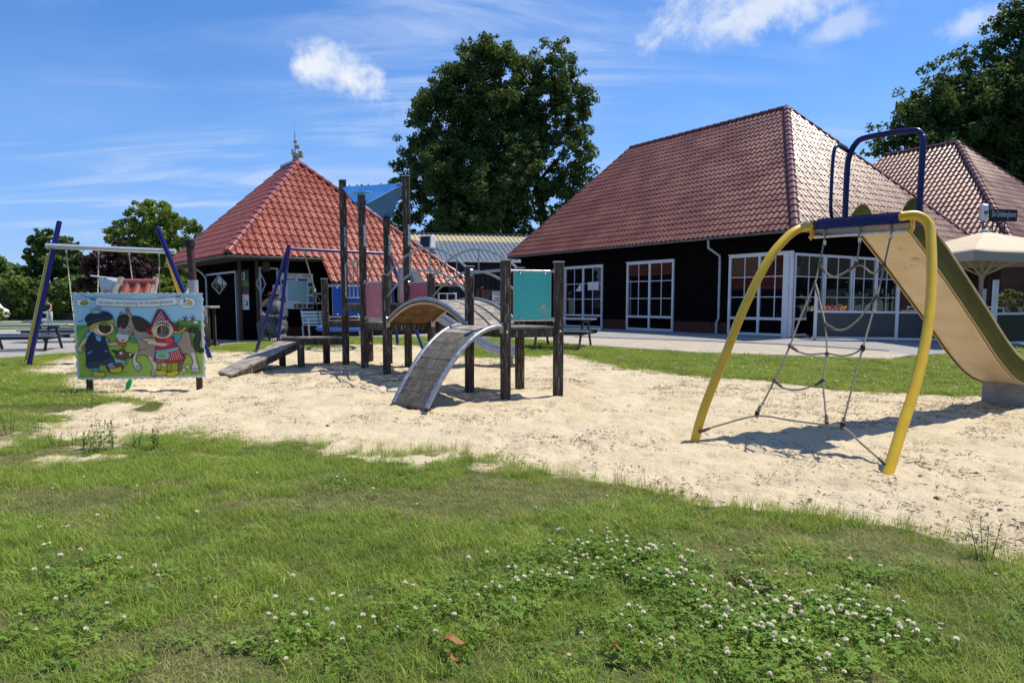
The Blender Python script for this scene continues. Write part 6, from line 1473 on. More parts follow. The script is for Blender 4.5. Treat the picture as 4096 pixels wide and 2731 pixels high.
def signs():
    zc=V((0,0,1)); y=25.8; a=at(3957,842,y); b=at(4086,842,y); lo=at(4020,884,y).z; hi=at(4020,836,y).z; g=.42
    t=thing('name_sign','black sign board with white lettering on thin posts above the parasol','sign',(a.x,y,g))
    d=V((.985,.17,0)).normalized(); n=V((d.y,-d.x,0)); L=(b.x-a.x)
    A=V((a.x,y,0)); bo=MB().box(A+d*L/2+zc*((lo+hi)/2),(L,.05,hi-lo),(d,n,zc)).build('board','signblack',t,bevel=.006)
    mb=MB(); text_mb('De Grimberghoeve',.30,mb,A+d*(L*.09)+n*.027+zc*(lo+(hi-lo)*.36),d,zc,L*.86); mb.build('lettering','pr_white',bo)
    for u in(.15,.58): MB().tube([A+d*L*u+zc*(g-.05),A+d*L*u+zc*(lo+.02)],.02,6).build('post','black',t,smooth=50)
    y2=25.6; c=at(3935,850,y2); s=thing('light_box_sign','silver rimmed light box sign with beer advert beside the black name sign','sign',(c.x,y2,g))
    w_=at(3952,850,y2).x-at(3919,850,y2).x; h=at(3935,818,y2).z-at(3935,886,y2).z
    MB().box(c,(w_,.18,h),(d,n,zc)).build('casing','silver',s,bevel=.05); f=MB().box(c+n*.085,(w_*.72,.03,h*.8),(d,n,zc)).build('face','pr_white',s,bevel=.01)
    MB().box(c+n*.1015-zc*h*.02,(w_*.55,.004,h*.17),(d,n,zc)).build('print','pr_brown',f); MB().box(c+n*.1015-zc*h*.19,(w_*.45,.004,h*.03),(d,n,zc)).build('print','pr_text',f)
    MB().tube([V((c.x,y2,g-.05)),c-zc*h*.45],.035,8).build('pole','gutter',s,smooth=50)
M['signblack']=pm('sign_black',(.010,.016,.018),None,5,.4)
signs()
# ================= WOMAN WITH ROLLATOR =================
def person():
    g=G(203,1310); g.y=41.5; g=V((at(198,1300,41.5).x,41.5,el(-26,41.5)+.012)); zc=V((0,0,1))
    t=thing('person','person in black strap top and white trousers leaning on a walking frame','person',tuple(g))
    # body: skin modifier over joints, one continuous surface
    J=[((0,.06,.93),.135),((0,.02,1.12),.125),((0,-.05,1.30),.135),((0,-.08,1.40),.07),((0,-.10,1.46),.052),((0,-.13,1.56),.078),((0,-.13,1.63),.07),
       ((.17,-.07,1.34),.055),((.24,-.13,1.10),.042),((.25,-.33,.98),.032),((.25,-.40,.96),.036),
       ((-.17,-.07,1.34),.055),((-.24,-.13,1.10),.042),((-.25,-.33,.98),.032),((-.25,-.40,.96),.036),
       ((.10,.05,.80),.10),((.11,.02,.48),.068),((.11,.08,.09),.045),((.12,-.06,.04),.042),
       ((-.10,.05,.80),.10),((-.11,.06,.48),.068),((-.11,.14,.09),.045),((-.12,.0,.04),.042)]
    E_=[(0,1),(1,2),(2,3),(3,4),(4,5),(5,6),(2,7),(7,8),(8,9),(9,10),(2,11),(11,12),(12,13),(13,14),(0,15),(15,16),(16,17),(17,18),(0,19),(19,20),(20,21),(21,22)]
    me=bpy.data.meshes.new('body'); me.from_pydata([tuple(g+V(p)) for p,_ in J],E_,[])
    o=mkobj('body',me,t); o.modifiers.new('skin','SKIN'); 
    for i,(_,r) in enumerate(J): me.skin_vertices[0].data[i].radius=(r,r); 
    me.skin_vertices[0].data[0].use_root=True
    sb=o.modifiers.new('sub','SUBSURF'); sb.levels=sb.render_levels=2
    m=bpy.data.materials.new('person_body'); m.use_nodes=True; T=NT(m.node_tree); b=T.n['Principled BSDF']
    z=T('ShaderNodeSeparateXYZ',{0:T('ShaderNodeNewGeometry').outputs['Position']}).outputs[2]
    x=T('ShaderNodeSeparateXYZ',{0:T('ShaderNodeNewGeometry').outputs['Position']}).outputs[0]
    tz=T.math('MULTIPLY',T.math('GREATER_THAN',z,g.z+.94),T.math('LESS_THAN',z,g.z+1.31)); nx=T.math('LESS_THAN',T.math('ABSOLUTE',T.math('SUBTRACT',x,g.x)),.19)
    col=T.mix(T.math('MULTIPLY',tz,nx),(.52,.27,.19),(.012,.012,.014)); lg=T.math('MULTIPLY',T.math('LESS_THAN',z,g.z+.94),T.math('MULTIPLY',T.math('GREATER_THAN',z,g.z+.12),nx)); col=T.mix(lg,col,(.70,.72,.75)); T.l.new(col,b.inputs['Base Color']); b.inputs['Roughness'].default_value=.7
    me.materials.append(m)
    h=MB(); h.ell(g+V((0,-.10,1.62)),(.088,.10,.09)); h.ell(g+V((0,.0,1.60)),(.07,.06,.07)); h.build('hair','hair',t,smooth=60)
    for s in(-.034,.034): MB().ell(g+V((s,-.205,1.59)),(.03,.012,.02),7,5).build('sunglass_lens','black',t,smooth=60)
    MB().ell(g+V((0,-.215,1.565)),(.014,.02,.022),6,5).build('nose','skin',t,smooth=60); MB().ell(g+V((0,-.205,1.525)),(.026,.01,.008),6,4).build('mouth',flat('lip',(.3,.07,.06)),t)
    for s in(-1,1):
        for k in range(4): MB().tube([g+V((s*(.235+k*.018)-(.0 if s>0 else 0),-.40,.97)),g+V((s*(.235+k*.018),-.45,.975)),g+V((s*(.235+k*.018),-.455,.94))],[.011,.01,.008],5).build('finger','skin',t)
    w=thing('rollator','light grey walking frame with white bag pushed across the square','walking frame',tuple(g+V((0,-.5,0))))
    for s in(-1,1):
        MB().tube(polyline([g+V((s*.25,-.38,.955)),g+V((s*.25,-.55,.93)),g+V((s*.26,-.56,.6)),g+V((s*.28,-.80,.12))],4),.016,6).build('frame_tube','silver',w,smooth=50); MB().tube([g+V((s*.26,-.56,.6)),g+V((s*.27,-.22,.12))],.016,6).build('frame_tube','silver',w,smooth=50)
        for y in(-.80,-.22): MB().lathe([(.04,-.02),(.10,-.02),(.10,.02),(.04,.02)],g+V((s*.28,y,.10)),12,(V((0,1,0)),zc,V((1,0,0)))).build('wheel','black',w)
        MB().tube([g+V((s*.25,-.36,.957)),g+V((s*.25,-.50,.945))],.022,7).build('hand_grip','black',w,smooth=50)
    MB().box(g+V((0,-.58,.86)),(.56,.05,.10)).build('back_strap','white',w,bevel=.02); MB().box(g+V((0,-.55,.58)),(.5,.26,.04)).build('seat','greypanel',w,bevel=.01)
    MB().prism([g+V((-.24,-.72,.52)),g+V((.24,-.72,.52)),g+V((.17,-.76,.26)),g+V((-.17,-.76,.26))],(0,.18,0)).build('bag','white',w,bevel=.02)
person()
def van():
    x=-40.2; y=55.; g=.06; zc=V((0,0,1)); x=at(8,1240,y).x-2.35
    t=thing('parked_van','white van parked in front of the tall hedge','van',(x,y,g))
    MB().prism([V((x-2.3,y-.9,g+.3)),V((x+2.3,y-.9,g+.3)),V((x+2.35,y-.9,g+.85)),V((x+1.9,y-.9,g+1.05)),V((x+1.25,y-.9,g+1.85)),V((x-2.2,y-.9,g+1.95)),V((x-2.35,y-.9,g+1.6))],(0,1.8,0)).build('body','white',t,bevel=.08)
    for a,b in((-1.9,-.6),(-.5,.6)): MB().box((x+(a+b)/2,y-.905,g+1.45),(b-a,.02,.5)).build('window','glass',t)
    MB().prism([V((x+.7,y-.91,g+1.2)),V((x+1.65,y-.91,g+1.2)),V((x+1.2,y-.91,g+1.7)),V((x+.7,y-.91,g+1.7))],(0,.02,0)).build('window','glass',t)
    MB().box((x+2.34,y-.7,g+.7),(.05,.25,.18)).build('headlight','silver',t)
    for w_ in(-1.4,1.45): MB().lathe([(.1,-.1),(.33,-.1),(.33,.1),(.1,.1)],V((x+w_,y-.85,g+.33)),16,(V((1,0,0)),zc,V((0,1,0)))).build('wheel','black',t,smooth=40); MB().lathe([(.02,-.02),(.2,-.02),(.18,.02),(.02,.02)],V((x+w_,y-.96,g+.33)),12,(V((1,0,0)),zc,V((0,1,0)))).build('rim','silver',t)
van()
# ================= SMALL THINGS =================
def smalls():
    zc=V((0,0,1)); p=G(508,1556)
    t=thing('toy_shovel','bright green plastic toy shovel stuck in the sand under the photo board','toy',tuple(p))
    MB().prism([p+V((-.035,0,.0)),p+V((.02,.0,-.01)),p+V((.07,0,.10)),p+V((.075,0,.17)),p+V((.03,0,.155)),p+V((-.02,0,.09))],(.01,.03,.0)).build('blade','toygreen',t,bevel=.006)
    MB().tube([p+V((-.01,.01,.02)),p+V((-.05,.03,-.05))],.012,6).build('handle','toygreen',t)
    for i,(x,y) in enumerate(((1310,1703),(1180,1690),(727,1635),(2450,1785),(3680,1905),(3850,1900),(3905,1893),(3745,1992),(3240,2000),(4000,2040),(3950,2055),(2690,1960),(2730,1968))):
        p=G(x,y); s=random.uniform(.01,.02); mb=MB(); mb.ell(p+zc*s*.3,(s*1.3,s,s*.7),7,5)
        mb.v=[tuple(V(v)+V((random.gauss(0,s*.12),random.gauss(0,s*.12),random.gauss(0,s*.08)))) for v in mb.v]
        o=mb.build('pebble','stone'); tag(o,'small brown pebble lying loose on the pale sand','pebble','pebbles scattered on the sand')
    # fallen leaves on the lawn and a bent dry stick among the clover
    for i,((x,y),lab) in enumerate((((1822,2618),'curled orange brown fallen leaf lying in the clover'),((1810,2690),'small brown fallen leaf in the near lawn'),((2470,2650),'dark brown fallen leaf at the edge of the clover patch'),((3200,2490),'reddish fallen leaf among white clover heads'))):
        p=G(x,y)+zc*.05; s=.055 if i==0 else .03; mb=MB(); n=7
        for k in range(n+1):
            u=k/n; w_=math.sin(math.pi*min(1,u*1.05+.02))*.5*s
            c=p+V((s*2*(u-.5),.01*math.sin(u*9),.018*math.sin(u*5)))
            mb.v+=[tuple(c+V((0,-w_,.012))),tuple(c),tuple(c+V((0,w_,.014)))]
        mb.f=[(k*3+j,k*3+3+j,k*3+4+j,k*3+1+j) for k in range(n) for j in range(2)]; mb.m=[0]*len(mb.f); o=mb.build('fallen_leaf','deadleaf',smooth=80); tag(o,lab,'leaf')
    p,q=G(2960,2350)+zc*.06,G(3085,2392)+zc*.05
    o=MB().tube(polyline([p,p.lerp(q,.4)-zc*.02,q,q+V((.03,.02,.0))],4),[.008]*13,6).build('dry_stick','twig',smooth=60); tag(o,'bent dry stick lying among the white clover','stick')
smalls()
# ================= VEGETATION =================
LM=dict(oak=leafmat('oak_leaves',(.036,.074,.018),(.062,.118,.025),(.125,.19,.04),.3),
 walnut=leafmat('light_leaves',(.11,.18,.025),(.16,.245,.04),(.26,.34,.07),.35),
 mid=leafmat('mid_leaves',(.08,.145,.024),(.12,.20,.038),(.2,.28,.06),.3),
 dark=leafmat('dark_leaves',(.055,.105,.022),(.085,.145,.032),(.15,.21,.055),.3),
 purple=leafmat('purple_leaves',(.022,.010,.014),(.045,.018,.024),(.085,.04,.045),.2),
 bush=leafmat('bush_leaves',(.13,.17,.03),(.2,.22,.05),(.3,.3,.1),.3),
 hedge=leafmat('hedge_leaves',(.075,.135,.02),(.12,.19,.032),(.2,.27,.06),.3))
M['bark']=pm('bark',(.035,.028,.022),(.075,.06,.048),6,.9,bump=1,bsc=12,bd=.05,st=(2,2,.5))
def quads_mesh(name,C,A,B,mat,lv,parent):
    """leaf quads: centres C, half axes A,B"""
    n=len(C); vs=np.stack([C-A,C-B*.9+A*.1,C+A,C+B*.9+A*.1],1).reshape(-1,3)
    me=bpy.data.meshes.new(name); me.vertices.add(4*n); me.vertices.foreach_set('co',vs.astype(np.float32).ravel())
    me.loops.add(4*n); me.loops.foreach_set('vertex_index',np.arange(4*n,dtype=np.int32)); me.polygons.add(n)
    me.polygons.foreach_set('loop_start',np.arange(0,4*n,4,dtype=np.int32)); me.polygons.foreach_set('loop_total',np.full(n,4,np.int32))
    me.update(calc_edges=True); a=me.attributes.new('lv','FLOAT','FACE'); a.data.foreach_set('value',lv.astype(np.float32)); me.materials.append(mat)
    return mkobj(name,me,parent)
def leafcloud(name,parent,ells,n,size,mat,cl=120,shell=.55,flatten=1.,cr=.20,up=.25):
    """leaves in clumps spread through ellipsoids [(centre,(rx,ry,rz))]"""
    vol=np.array([r[0]*r[1]*r[2] for _,r in ells])**.75; vol/=vol.sum(); cc=[];crd=[]
    for (c,r),f in zip(ells,vol):
        k=max(3,int(cl*f)); d=rng.normal(size=(k,3)); d/=np.linalg.norm(d,axis=1)[:,None]
        rad_=(shell+(1-shell)*rng.random(k))**.8; rad_[rng.random(k)<.15]*=.6
        cc.append(np.array(c)+d*rad_[:,None]*np.array(r)); crd.append(np.full(k,cr*(r[0]*r[1]*r[2])**(1/3)*1.)*rng.uniform(.7,1.35,k))
    cc=np.concatenate(cc); crd=np.concatenate(crd); w_=crd**2; w_/=w_.sum()
    i=rng.choice(len(cc),n,p=w_); d=rng.normal(size=(n,3)); d/=np.linalg.norm(d,axis=1)[:,None]
    C=cc[i]+d*(crd[i]*rng.random(n)**.45)[:,None]*np.array([1,1,.75*flatten])
    a=rng.normal(size=(n,3)); a/=np.linalg.norm(a,axis=1)[:,None]
    nn=d*.6+rng.normal(size=(n,3))*.6+np.array([0,0,up]); nn/=np.linalg.norm(nn,axis=1)[:,None]
    A=np.cross(nn,a); A/=np.maximum(np.linalg.norm(A,axis=1)[:,None],1e-6); B=np.cross(nn,A)
    s=size*rng.uniform(.6,1.3,n)[:,None]
    lv=np.clip(rng.random(n)*.7+.3*rng.random(len(cc))[i],0,1)
    return quads_mesh(name,C,A*s,B*s*.62,mat,lv,parent),cc
def tree(name,label,base,ells,n,size,mat,trunk_r,cl=140,limbs=26,group=None,shell=.55,cr=.22,stems=None):
    base=V(base); t=thing(name,label,'tree',tuple(base),group=group)
    o,cc=leafcloud('crown',t,ells,n,size,mat,cl,shell,cr=cr)
    zs=[e[0][2] for e in ells]; top=V(max(ells,key=lambda e:e[0][2]+e[1][2]*.4)[0])
    mb=MB(); spine=[]
    for bs in (stems or [base]):
        bs=V(bs); tp=top.copy(); tp.x=bs.x*.35+top.x*.65; tp.y=bs.y*.35+top.y*.65
        q=polyline([bs-V((0,0,.3)),bs.lerp(tp,.3)+V((random.uniform(-.3,.3),0,0)),bs.lerp(tp,.65)+V((random.uniform(-.5,.5),.2,0)),tp],5)
        mb.tube(q,[trunk_r*(1.25 if k==0 else 1)*(1-.9*k/(len(q)-1))+.02 for k in range(len(q))],9); spine+=q[4:-2]
    idx=rng.choice(len(cc),min(limbs,len(cc)),replace=False)
    for k in idx:
        e=V(cc[k]); s=min(spine,key=lambda p:(p-e).length+abs(p.z-(e.z-(p-e).length*.55))*.8)
        m_=s.lerp(e,.5)+V((random.gauss(0,.05),random.gauss(0,.05),.06))*(e-s).length
        r0=trunk_r*.32; mb.tube(polyline([s,m_,e],4),[r0*(1-.88*j/8) for j in range(9)],5,caps=False)
    mb.build('trunk','bark',t,smooth=60)
    return t
def E2(px,py,rx,ry,y,dy=None):
    """ellipsoid from its outline in pixels at depth y"""
    c=at(px,py,y); k=y/FPX; return (c,(rx*k,(dy if dy else (rx+ry)/2*k),ry*k))
def trees():
    y=50.
    el1=[E2(1985,250,130,120,y),E2(1840,330,120,130,y),E2(2090,300,80,110,y+1),E2(2235,270,105,115,y),E2(2270,440,120,120,y),E2(1760,470,140,130,y),E2(1970,450,170,150,y),E2(2120,560,120,110,y),E2(2300,600,110,100,y-1),
      E2(1680,620,120,110,y),E2(1870,640,170,140,y),E2(2060,720,150,130,y),E2(2250,760,110,110,y),E2(1640,780,95,110,y),E2(1800,820,160,130,y),E2(1990,880,140,100,y),E2(2160,880,110,90,y),E2(1620,900,70,70,y),E2(2340,640,70,60,y),E2(1720,960,150,80,y),E2(1900,990,140,70,y),E2(1590,860,60,90,y),E2(1580,960,60,60,y),E2(2080,990,150,70,y),E2(2230,960,100,80,y),E2(1750,700,130,120,y-2),E2(1950,760,150,130,y-2),E2(1850,900,170,100,y-2),E2(2100,640,110,110,y-2),E2(2330,730,85,90,y),E2(2290,850,90,80,y),E2(2180,420,110,110,y),E2(2150,330,70,90,y+1),E2(2350,560,60,60,y),E2(1920,180,90,60,y)]
    tree('oak_tree','huge dark green oak rising between kiosk and brown hall',G(1990,1262) if False else (-1.,50.,.4),el1,150000,.118,LM['oak'],.42,1900,60,shell=.30,cr=.21,stems=[(-2.6,50.5,.4),(.6,49.5,.4),(3.2,50.5,.4)])
    y=46.
    el2=[E2(3560,560,110,90,y),E2(3470,600,60,40,y),E2(3680,470,140,120,y),E2(3800,330,120,110,y),E2(3880,240,80,70,y),E2(3820,520,180,150,y),E2(4000,420,190,170,y),E2(4080,200,120,120,y),E2(4130,60,110,120,y),E2(4250,250,200,220,y),E2(4000,650,220,170,y),E2(4200,560,200,200,y),E2(4330,80,180,200,y),E2(4300,-80,180,120,y),E2(4250,830,200,160,y),E2(3650,640,130,80,y),E2(3900,460,170,150,y-2),E2(4080,380,170,170,y-2),E2(3760,580,150,100,y-2),E2(3490,590,75,45,y),E2(3620,520,110,90,y),E2(3740,400,110,100,y),E2(3900,290,110,110,y),E2(3990,150,90,110,y),E2(4060,50,100,120,y)]
    tree('chestnut_tree','large dark tree towering behind the brown roof by the terrace',(39,46.,.4),el2,140000,.122,LM['oak'],.5,1800,46,shell=.30,cr=.21)
    y=44.
    el3=[E2(600,880,110,75,y),E2(520,960,90,80,y),E2(690,940,110,80,y),E2(770,990,70,60,y),E2(620,1020,150,90,y),E2(470,1050,60,60,y),E2(740,1080,90,70,y),E2(650,1130,120,60,y)]
    tree('walnut_tree','light green rounded tree behind the swing set and kiosk',(at(620,1200,y).x,y,.05),el3,36000,.105,LM['walnut'],.3,520,30,cr=.19)
    y=38.
    tree('copper_beech','purple leaved tree behind the silver swing beam',(at(480,1200,y).x,y,.05),[E2(450,1060,110,70,y),E2(560,1070,70,60,y),E2(390,1120,80,60,y),E2(500,1130,110,60,y),E2(480,990,35,40,y)],15000,.10,LM['purple'],.16,320,26,cr=.2)
    y=66.
    tree('field_tree','feathery dark tree rising above the tall hedge',(at(215,1200,y).x,y,.05),[E2(190,960,70,45,y),E2(260,1000,60,55,y),E2(160,1010,60,60,y),E2(230,1060,100,70,y),E2(330,1080,80,60,y),E2(120,1120,70,60,y),E2(290,985,30,30,y)],18000,.18,LM['dark'],.25,420,30,cr=.18)
    y=70.
    for px,top,lab,mt in((-70,985,'tall mid green tree at the end of the hedge','mid'),(20,1045,'olive green rounded tree behind the hedge','mid'),(75,1060,'low bushy tree behind the hedge next to the feathery tree','dark'),(360,1100,'broad bushy tree behind the hedge beneath the purple tree','mid')):
        tree('field_tree',lab,(at(px,1200,y).x,y,.05),[E2(px,top+65,75,65,y),E2(px-35,top+110,65,60,y),E2(px+40,top+120,70,60,y)],8000,.2,LM[mt],.2,220,14,'trees behind the hedge',cr=.22)
        y+=3
    y=34.
    tree('garden_tree','bright green leafy tree close beside the kiosk corner',(at(690,1200,y).x,y,.1),[E2(690,1150,60,40,y),E2(655,1185,60,35,y),E2(725,1185,40,40,y),E2(640,1130,30,30,y)],3600,.11,LM['walnut'],.1,70,12,cr=.3)
    # hedge: leafy box
    a=at(-700,1200,58).x; b=at(640,1200,58).x; t=thing('tall_hedge','tall clipped green hedge along the far edge of the square','hedge',((a+b)/2,58,.05))
    ells=[]
    x=a
    while x<b:
        ells.append((V((x,58+random.uniform(-.3,.3),2.75+random.uniform(-.15,.3))),(1.1,.9,.7))); ells.append((V((x,58.1,1.4)),(1.1,1.0,1.3))); x+=1.35
    leafcloud('foliage',t,ells,42000,.15,LM['hedge'],1100,cr=.45)
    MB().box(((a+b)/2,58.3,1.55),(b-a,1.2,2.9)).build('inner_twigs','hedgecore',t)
    # low shrubs in front of the hedge at the picture's edge and beyond the fence
    for px,py,y,lab in((-4,1265,52,'small round green shrub at the edge of the paved square'),):
        c=at(px,py,y); t=thing('round_shrub',lab,'shrub',(c.x,y,.05)); leafcloud('foliage',t,[(V((c.x,y,.55)),(.7,.6,.55))],1200,.09,LM['walnut'],60)
    # far tree belt closes the horizon
    for i in range(26):
        x=-150+i*12.5+random.uniform(-3,3); y=120+random.uniform(-12,12); h=random.uniform(7,12)
        if -45<x<140: 
            t=thing('distant_tree','distant leafy tree on the skyline beyond the buildings','tree',(x,y,.2),group='distant trees on the skyline')
            leafcloud('crown',t,[(V((x,y,h*.55)),(h*.5,h*.4,h*.45)),(V((x+2,y,h*.35)),(h*.5,h*.4,h*.35))],900,.55,LM['dark'],50,cr=.4)
            MB().tube([V((x,y,-.2)),V((x,y,h*.6))],[.3,.1],6).build('trunk','bark',t)
def side_trees():
    # unseen trees added beside and behind the viewer to darken glass reflections
    for i,(x,y,h) in enumerate(((44,2,13),(47,12,15),(45,22,12),(50,31,16),(46,-9,14),(38,-22,13),(25,-32,15),(10,-36,13),(-6,-38,14),(-22,-36,15),(-36,-28,13),(-46,-14,14),(-50,2,13))):
        t=thing('reflection_tree','unseen leafy tree added to darken the glass reflections','tree',(x,y,0),group='unseen trees added for darker reflections')
        leafcloud('crown',t,[(V((x,y,h*.55)),(h*.42,h*.42,h*.4)),(V((x+1,y+2,h*.3)),(h*.4,h*.4,h*.25)),(V((x,y-2,h*.75)),(h*.25,h*.25,h*.22))],2600,.45,LM['dark'],90,cr=.4)
        MB().tube([V((x,y,-.3)),V((x,y,h*.6))],[.3,.1],6).build('trunk','bark',t)
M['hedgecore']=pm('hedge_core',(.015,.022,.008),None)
trees(); side_trees(); terrace_bits()
# ---------------- grass ----------------
def protos(name,maker,n,mat):
    c=bpy.data.collections.new(name)
    for i in range(n):
        mb=maker(i); o=bpy.data.objects.new('%s_%02d'%(name,i),mb.mesh(name,mat)); c.objects.link(o)
    return c
def scatter(name,label,cat,pts,rot,scl,idx,coll):
    me=bpy.data.meshes.new(name); me.vertices.add(len(pts)); me.vertices.foreach_set('co',np.asarray(pts,np.float32).ravel())
    for k,ty,v_ in(('rot','FLOAT_VECTOR',rot),('scl','FLOAT_VECTOR',scl),('idx','INT',idx)):
        a=me.attributes.new(k,ty,'POINT'); a.data.foreach_set('value' if ty=='INT' else 'vector',np.asarray(v_,np.int32 if ty=='INT' else np.float32).ravel())
    o=tag(mkobj(name,me),label,cat,kind='stuff')
    ng=bpy.data.node_groups.new(name,'GeometryNodeTree'); ng.interface.new_socket('Geometry',in_out='INPUT',socket_type='NodeSocketGeometry'); ng.interface.new_socket('Geometry',in_out='OUTPUT',socket_type='NodeSocketGeometry')
    T=NT(ng); gi=T('NodeGroupInput'); go=T('NodeGroupOutput'); ci=T('GeometryNodeCollectionInfo'); ci.inputs[0].default_value=coll; ci.inputs['Separate Children'].default_value=True; ci.inputs['Reset Children'].default_value=True
    def na(k,dt): n=T('GeometryNodeInputNamedAttribute',None,data_type=dt); n.inputs['Name'].default_value=k; return next(s for s in n.outputs if s.name=='Attribute' and s.enabled)
    ip=T('GeometryNodeInstanceOnPoints'); ng.links.new(gi.outputs[0],ip.inputs['Points']); ng.links.new(ci.outputs[0],ip.inputs['Instance']); ip.inputs['Pick Instance'].default_value=True
    ng.links.new(na('idx','INT'),ip.inputs['Instance Index'])
    er=T('FunctionNodeEulerToRotation'); ng.links.new(na('rot','FLOAT_VECTOR'),er.inputs[0]); ng.links.new(er.outputs[0],ip.inputs['Rotation']); ng.links.new(na('scl','FLOAT_VECTOR'),ip.inputs['Scale'])
    ng.links.new(ip.outputs[0],go.inputs[0])
    o.modifiers.new('scatter','NODES').node_group=ng
    return o
GR=[leafmat('grass_a',(.15,.265,.03),(.225,.36,.045),(.43,.47,.11),.35,.5,True)]
GD=leafmat('grass_dry',(.29,.35,.085),(.38,.38,.13),(.5,.44,.24),.35,.6,True)
CLM=leafmat('clover_leaf',(.10,.205,.02),(.145,.265,.03),(.22,.34,.05),.3,.6,True)
def blade(mb,p,h,az,lean,w_):
    d=V((math.cos(az),math.sin(az),0)); s=V((-d.y,d.x,0)); n=3; o=len(mb.v)
    for i in range(n+1):
        u=i/n; c=p+d*(lean*h*u*u)+V((0,0,h*u*(1-.25*lean*u))); ww=w_*(1-u*.9)*.5
        if i<n: mb.v+=[tuple(c-s*ww),tuple(c+s*ww)]
        else: mb.v.append(tuple(c))
    mb.f+=[(o,o+1,o+3,o+2),(o+2,o+3,o+5,o+4),(o+4,o+5,o+6)]; mb.m+=[0]*3
def clump(i,nb=38,r=.09,h=(.026,.078),w_=(.003,.0066),lean=(.3,1.5)):
    rr=random.Random(100+i); mb=MB()
    for k in range(nb):
        a=rr.uniform(0,6.28); q=r*math.sqrt(rr.random()); blade(mb,V((q*math.cos(a),q*math.sin(a),-.004)),rr.uniform(*h),rr.uniform(0,6.28),rr.uniform(*lean),rr.uniform(*w_))
    return mb
def cloverc(i):
    rr=random.Random(300+i); mb=MB()
    for k in range(15):
        a=rr.uniform(0,6.28); q=.075*math.sqrt(rr.random()); p=V((q*math.cos(a),q*math.sin(a),0)); h=rr.uniform(.025,.06); c=p+V((rr.uniform(-.012,.012),rr.uniform(-.012,.012),h)); s=rr.uniform(.006,.0098)
        blade(mb,p,h,rr.uniform(0,6),.15,.0018); t0=rr.uniform(0,6.28); tl=V((rr.uniform(-.3,.3),rr.uniform(-.3,.3),1)).normalized(); x=tl.orthogonal().normalized(); y=tl.cross(x)
        for j in range(3):
            t=t0+j*2.094; u=x*math.cos(t)+y*math.sin(t); v_=tl.cross(u); o=len(mb.v)
            mb.v+=[tuple(c),tuple(c+u*s*.7-v_*s*.75+tl*.002),tuple(c+u*s*1.6-v_*s*.35),tuple(c+u*s*1.6+v_*s*.35),tuple(c+u*s*.7+v_*s*.75+tl*.002)]; mb.f.append((o,o+1,o+2,o+3,o+4)); mb.m.append(0)
    return mb
def cloverf(i):
    rr=random.Random(500+i); mb=MB(); h=rr.uniform(.065,.105); lx,ly=rr.uniform(-.012,.012),rr.uniform(-.012,.012)
    mb.tube([(0,0,0),(lx*.4,ly*.4,h*.6),(lx,ly,h)],.0011,4); c=V((lx,ly,h+.004)); R=rr.uniform(.006,.0095); mb.cur=1
    for k in range(34):
        z=1-2*(k+.5)/34; ph=k*2.4; s=math.sqrt(1-z*z); d=V((s*math.cos(ph),s*math.sin(ph),z)); 
        d2=(d+V((0,0,.45))).normalized(); x=d2.orthogonal().normalized()*.0028; y=d2.cross(x); o=c+d*R*.35; mb.cur=2 if z<(-.35 if i%3 else .1) else 1
        n0=len(mb.v); mb.v+=[tuple(o-x),tuple(o+x),tuple(o+d2*R*.85+x*1.1),tuple(o+d2*R*1.0),tuple(o+d2*R*.85-x*1.1)]; mb.f.append((n0,n0+1,n0+2,n0+3,n0+4)); mb.m.append(mb.cur)
    return mb
def daisyf(i):
    rr=random.Random(700+i); mb=MB(); h=rr.uniform(.06,.085); mb.tube([(0,0,0),(0,0,h)],.001,4); mb.cur=1
    for k in range(16):
        a=k*.3927; u=V((math.cos(a),math.sin(a),.12)); v_=V((-u.y,u.x,0)); c=V((0,0,h)); n0=len(mb.v); mb.v+=[tuple(c+u*.003-v_*.001),tuple(c+u*.011-v_*.002),tuple(c+u*.0125),tuple(c+u*.011+v_*.002),tuple(c+u*.003+v_*.001)]; mb.f.append((n0,n0+1,n0+2,n0+3,n0+4)); mb.m.append(1)
    mb.cur=3; mb.lathe([(.0015,.0),(.004,.001),(.0035,.0025),(.001,.003)],(0,0,h),6); return mb
GC=protos('grass_clump',clump,10,GR[0]); GF=protos('grass_far',lambda i:clump(50+i,60,.16,(.03,.085),(.005,.010)),6,GR[0])
GT=protos('grass_tall',lambda i:clump(80+i,16,.05,(.07,.17),(.0025,.0045),(.15,.8)),5,GR[0]); GY=protos('grass_dry',lambda i:clump(90+i,34,.085,(.015,.045),(.002,.0036),(.6,1.6)),6,GD)
CC=protos('clover_leafs',cloverc,6,CLM); M['petal']=leafmat('clover_petal',(.82,.81,.72),(.84,.83,.75),(.86,.85,.78),.45,.7,True); M['petal2']=pm('clover_petal_old',(.55,.45,.33),None,5,.7); M['stem']=pm('flower_stem',(.12,.2,.05),None,5,.7); M['yolk']=pm('daisy_centre',(.6,.4,.03),None,5,.7)
CF=protos('clover_flower',cloverf,8,['stem','petal','petal2']); DF=protos('daisy_flower',daisyf,3,['stem','petal','petal','yolk'])
def gz(x,y):
    s,_=sandmask(x,y)
    return elev(x,y)+(1-s)*(fbm(x,y,1.2,21)-.5)*.05*np.clip((34-y)/14,0,1)-.004
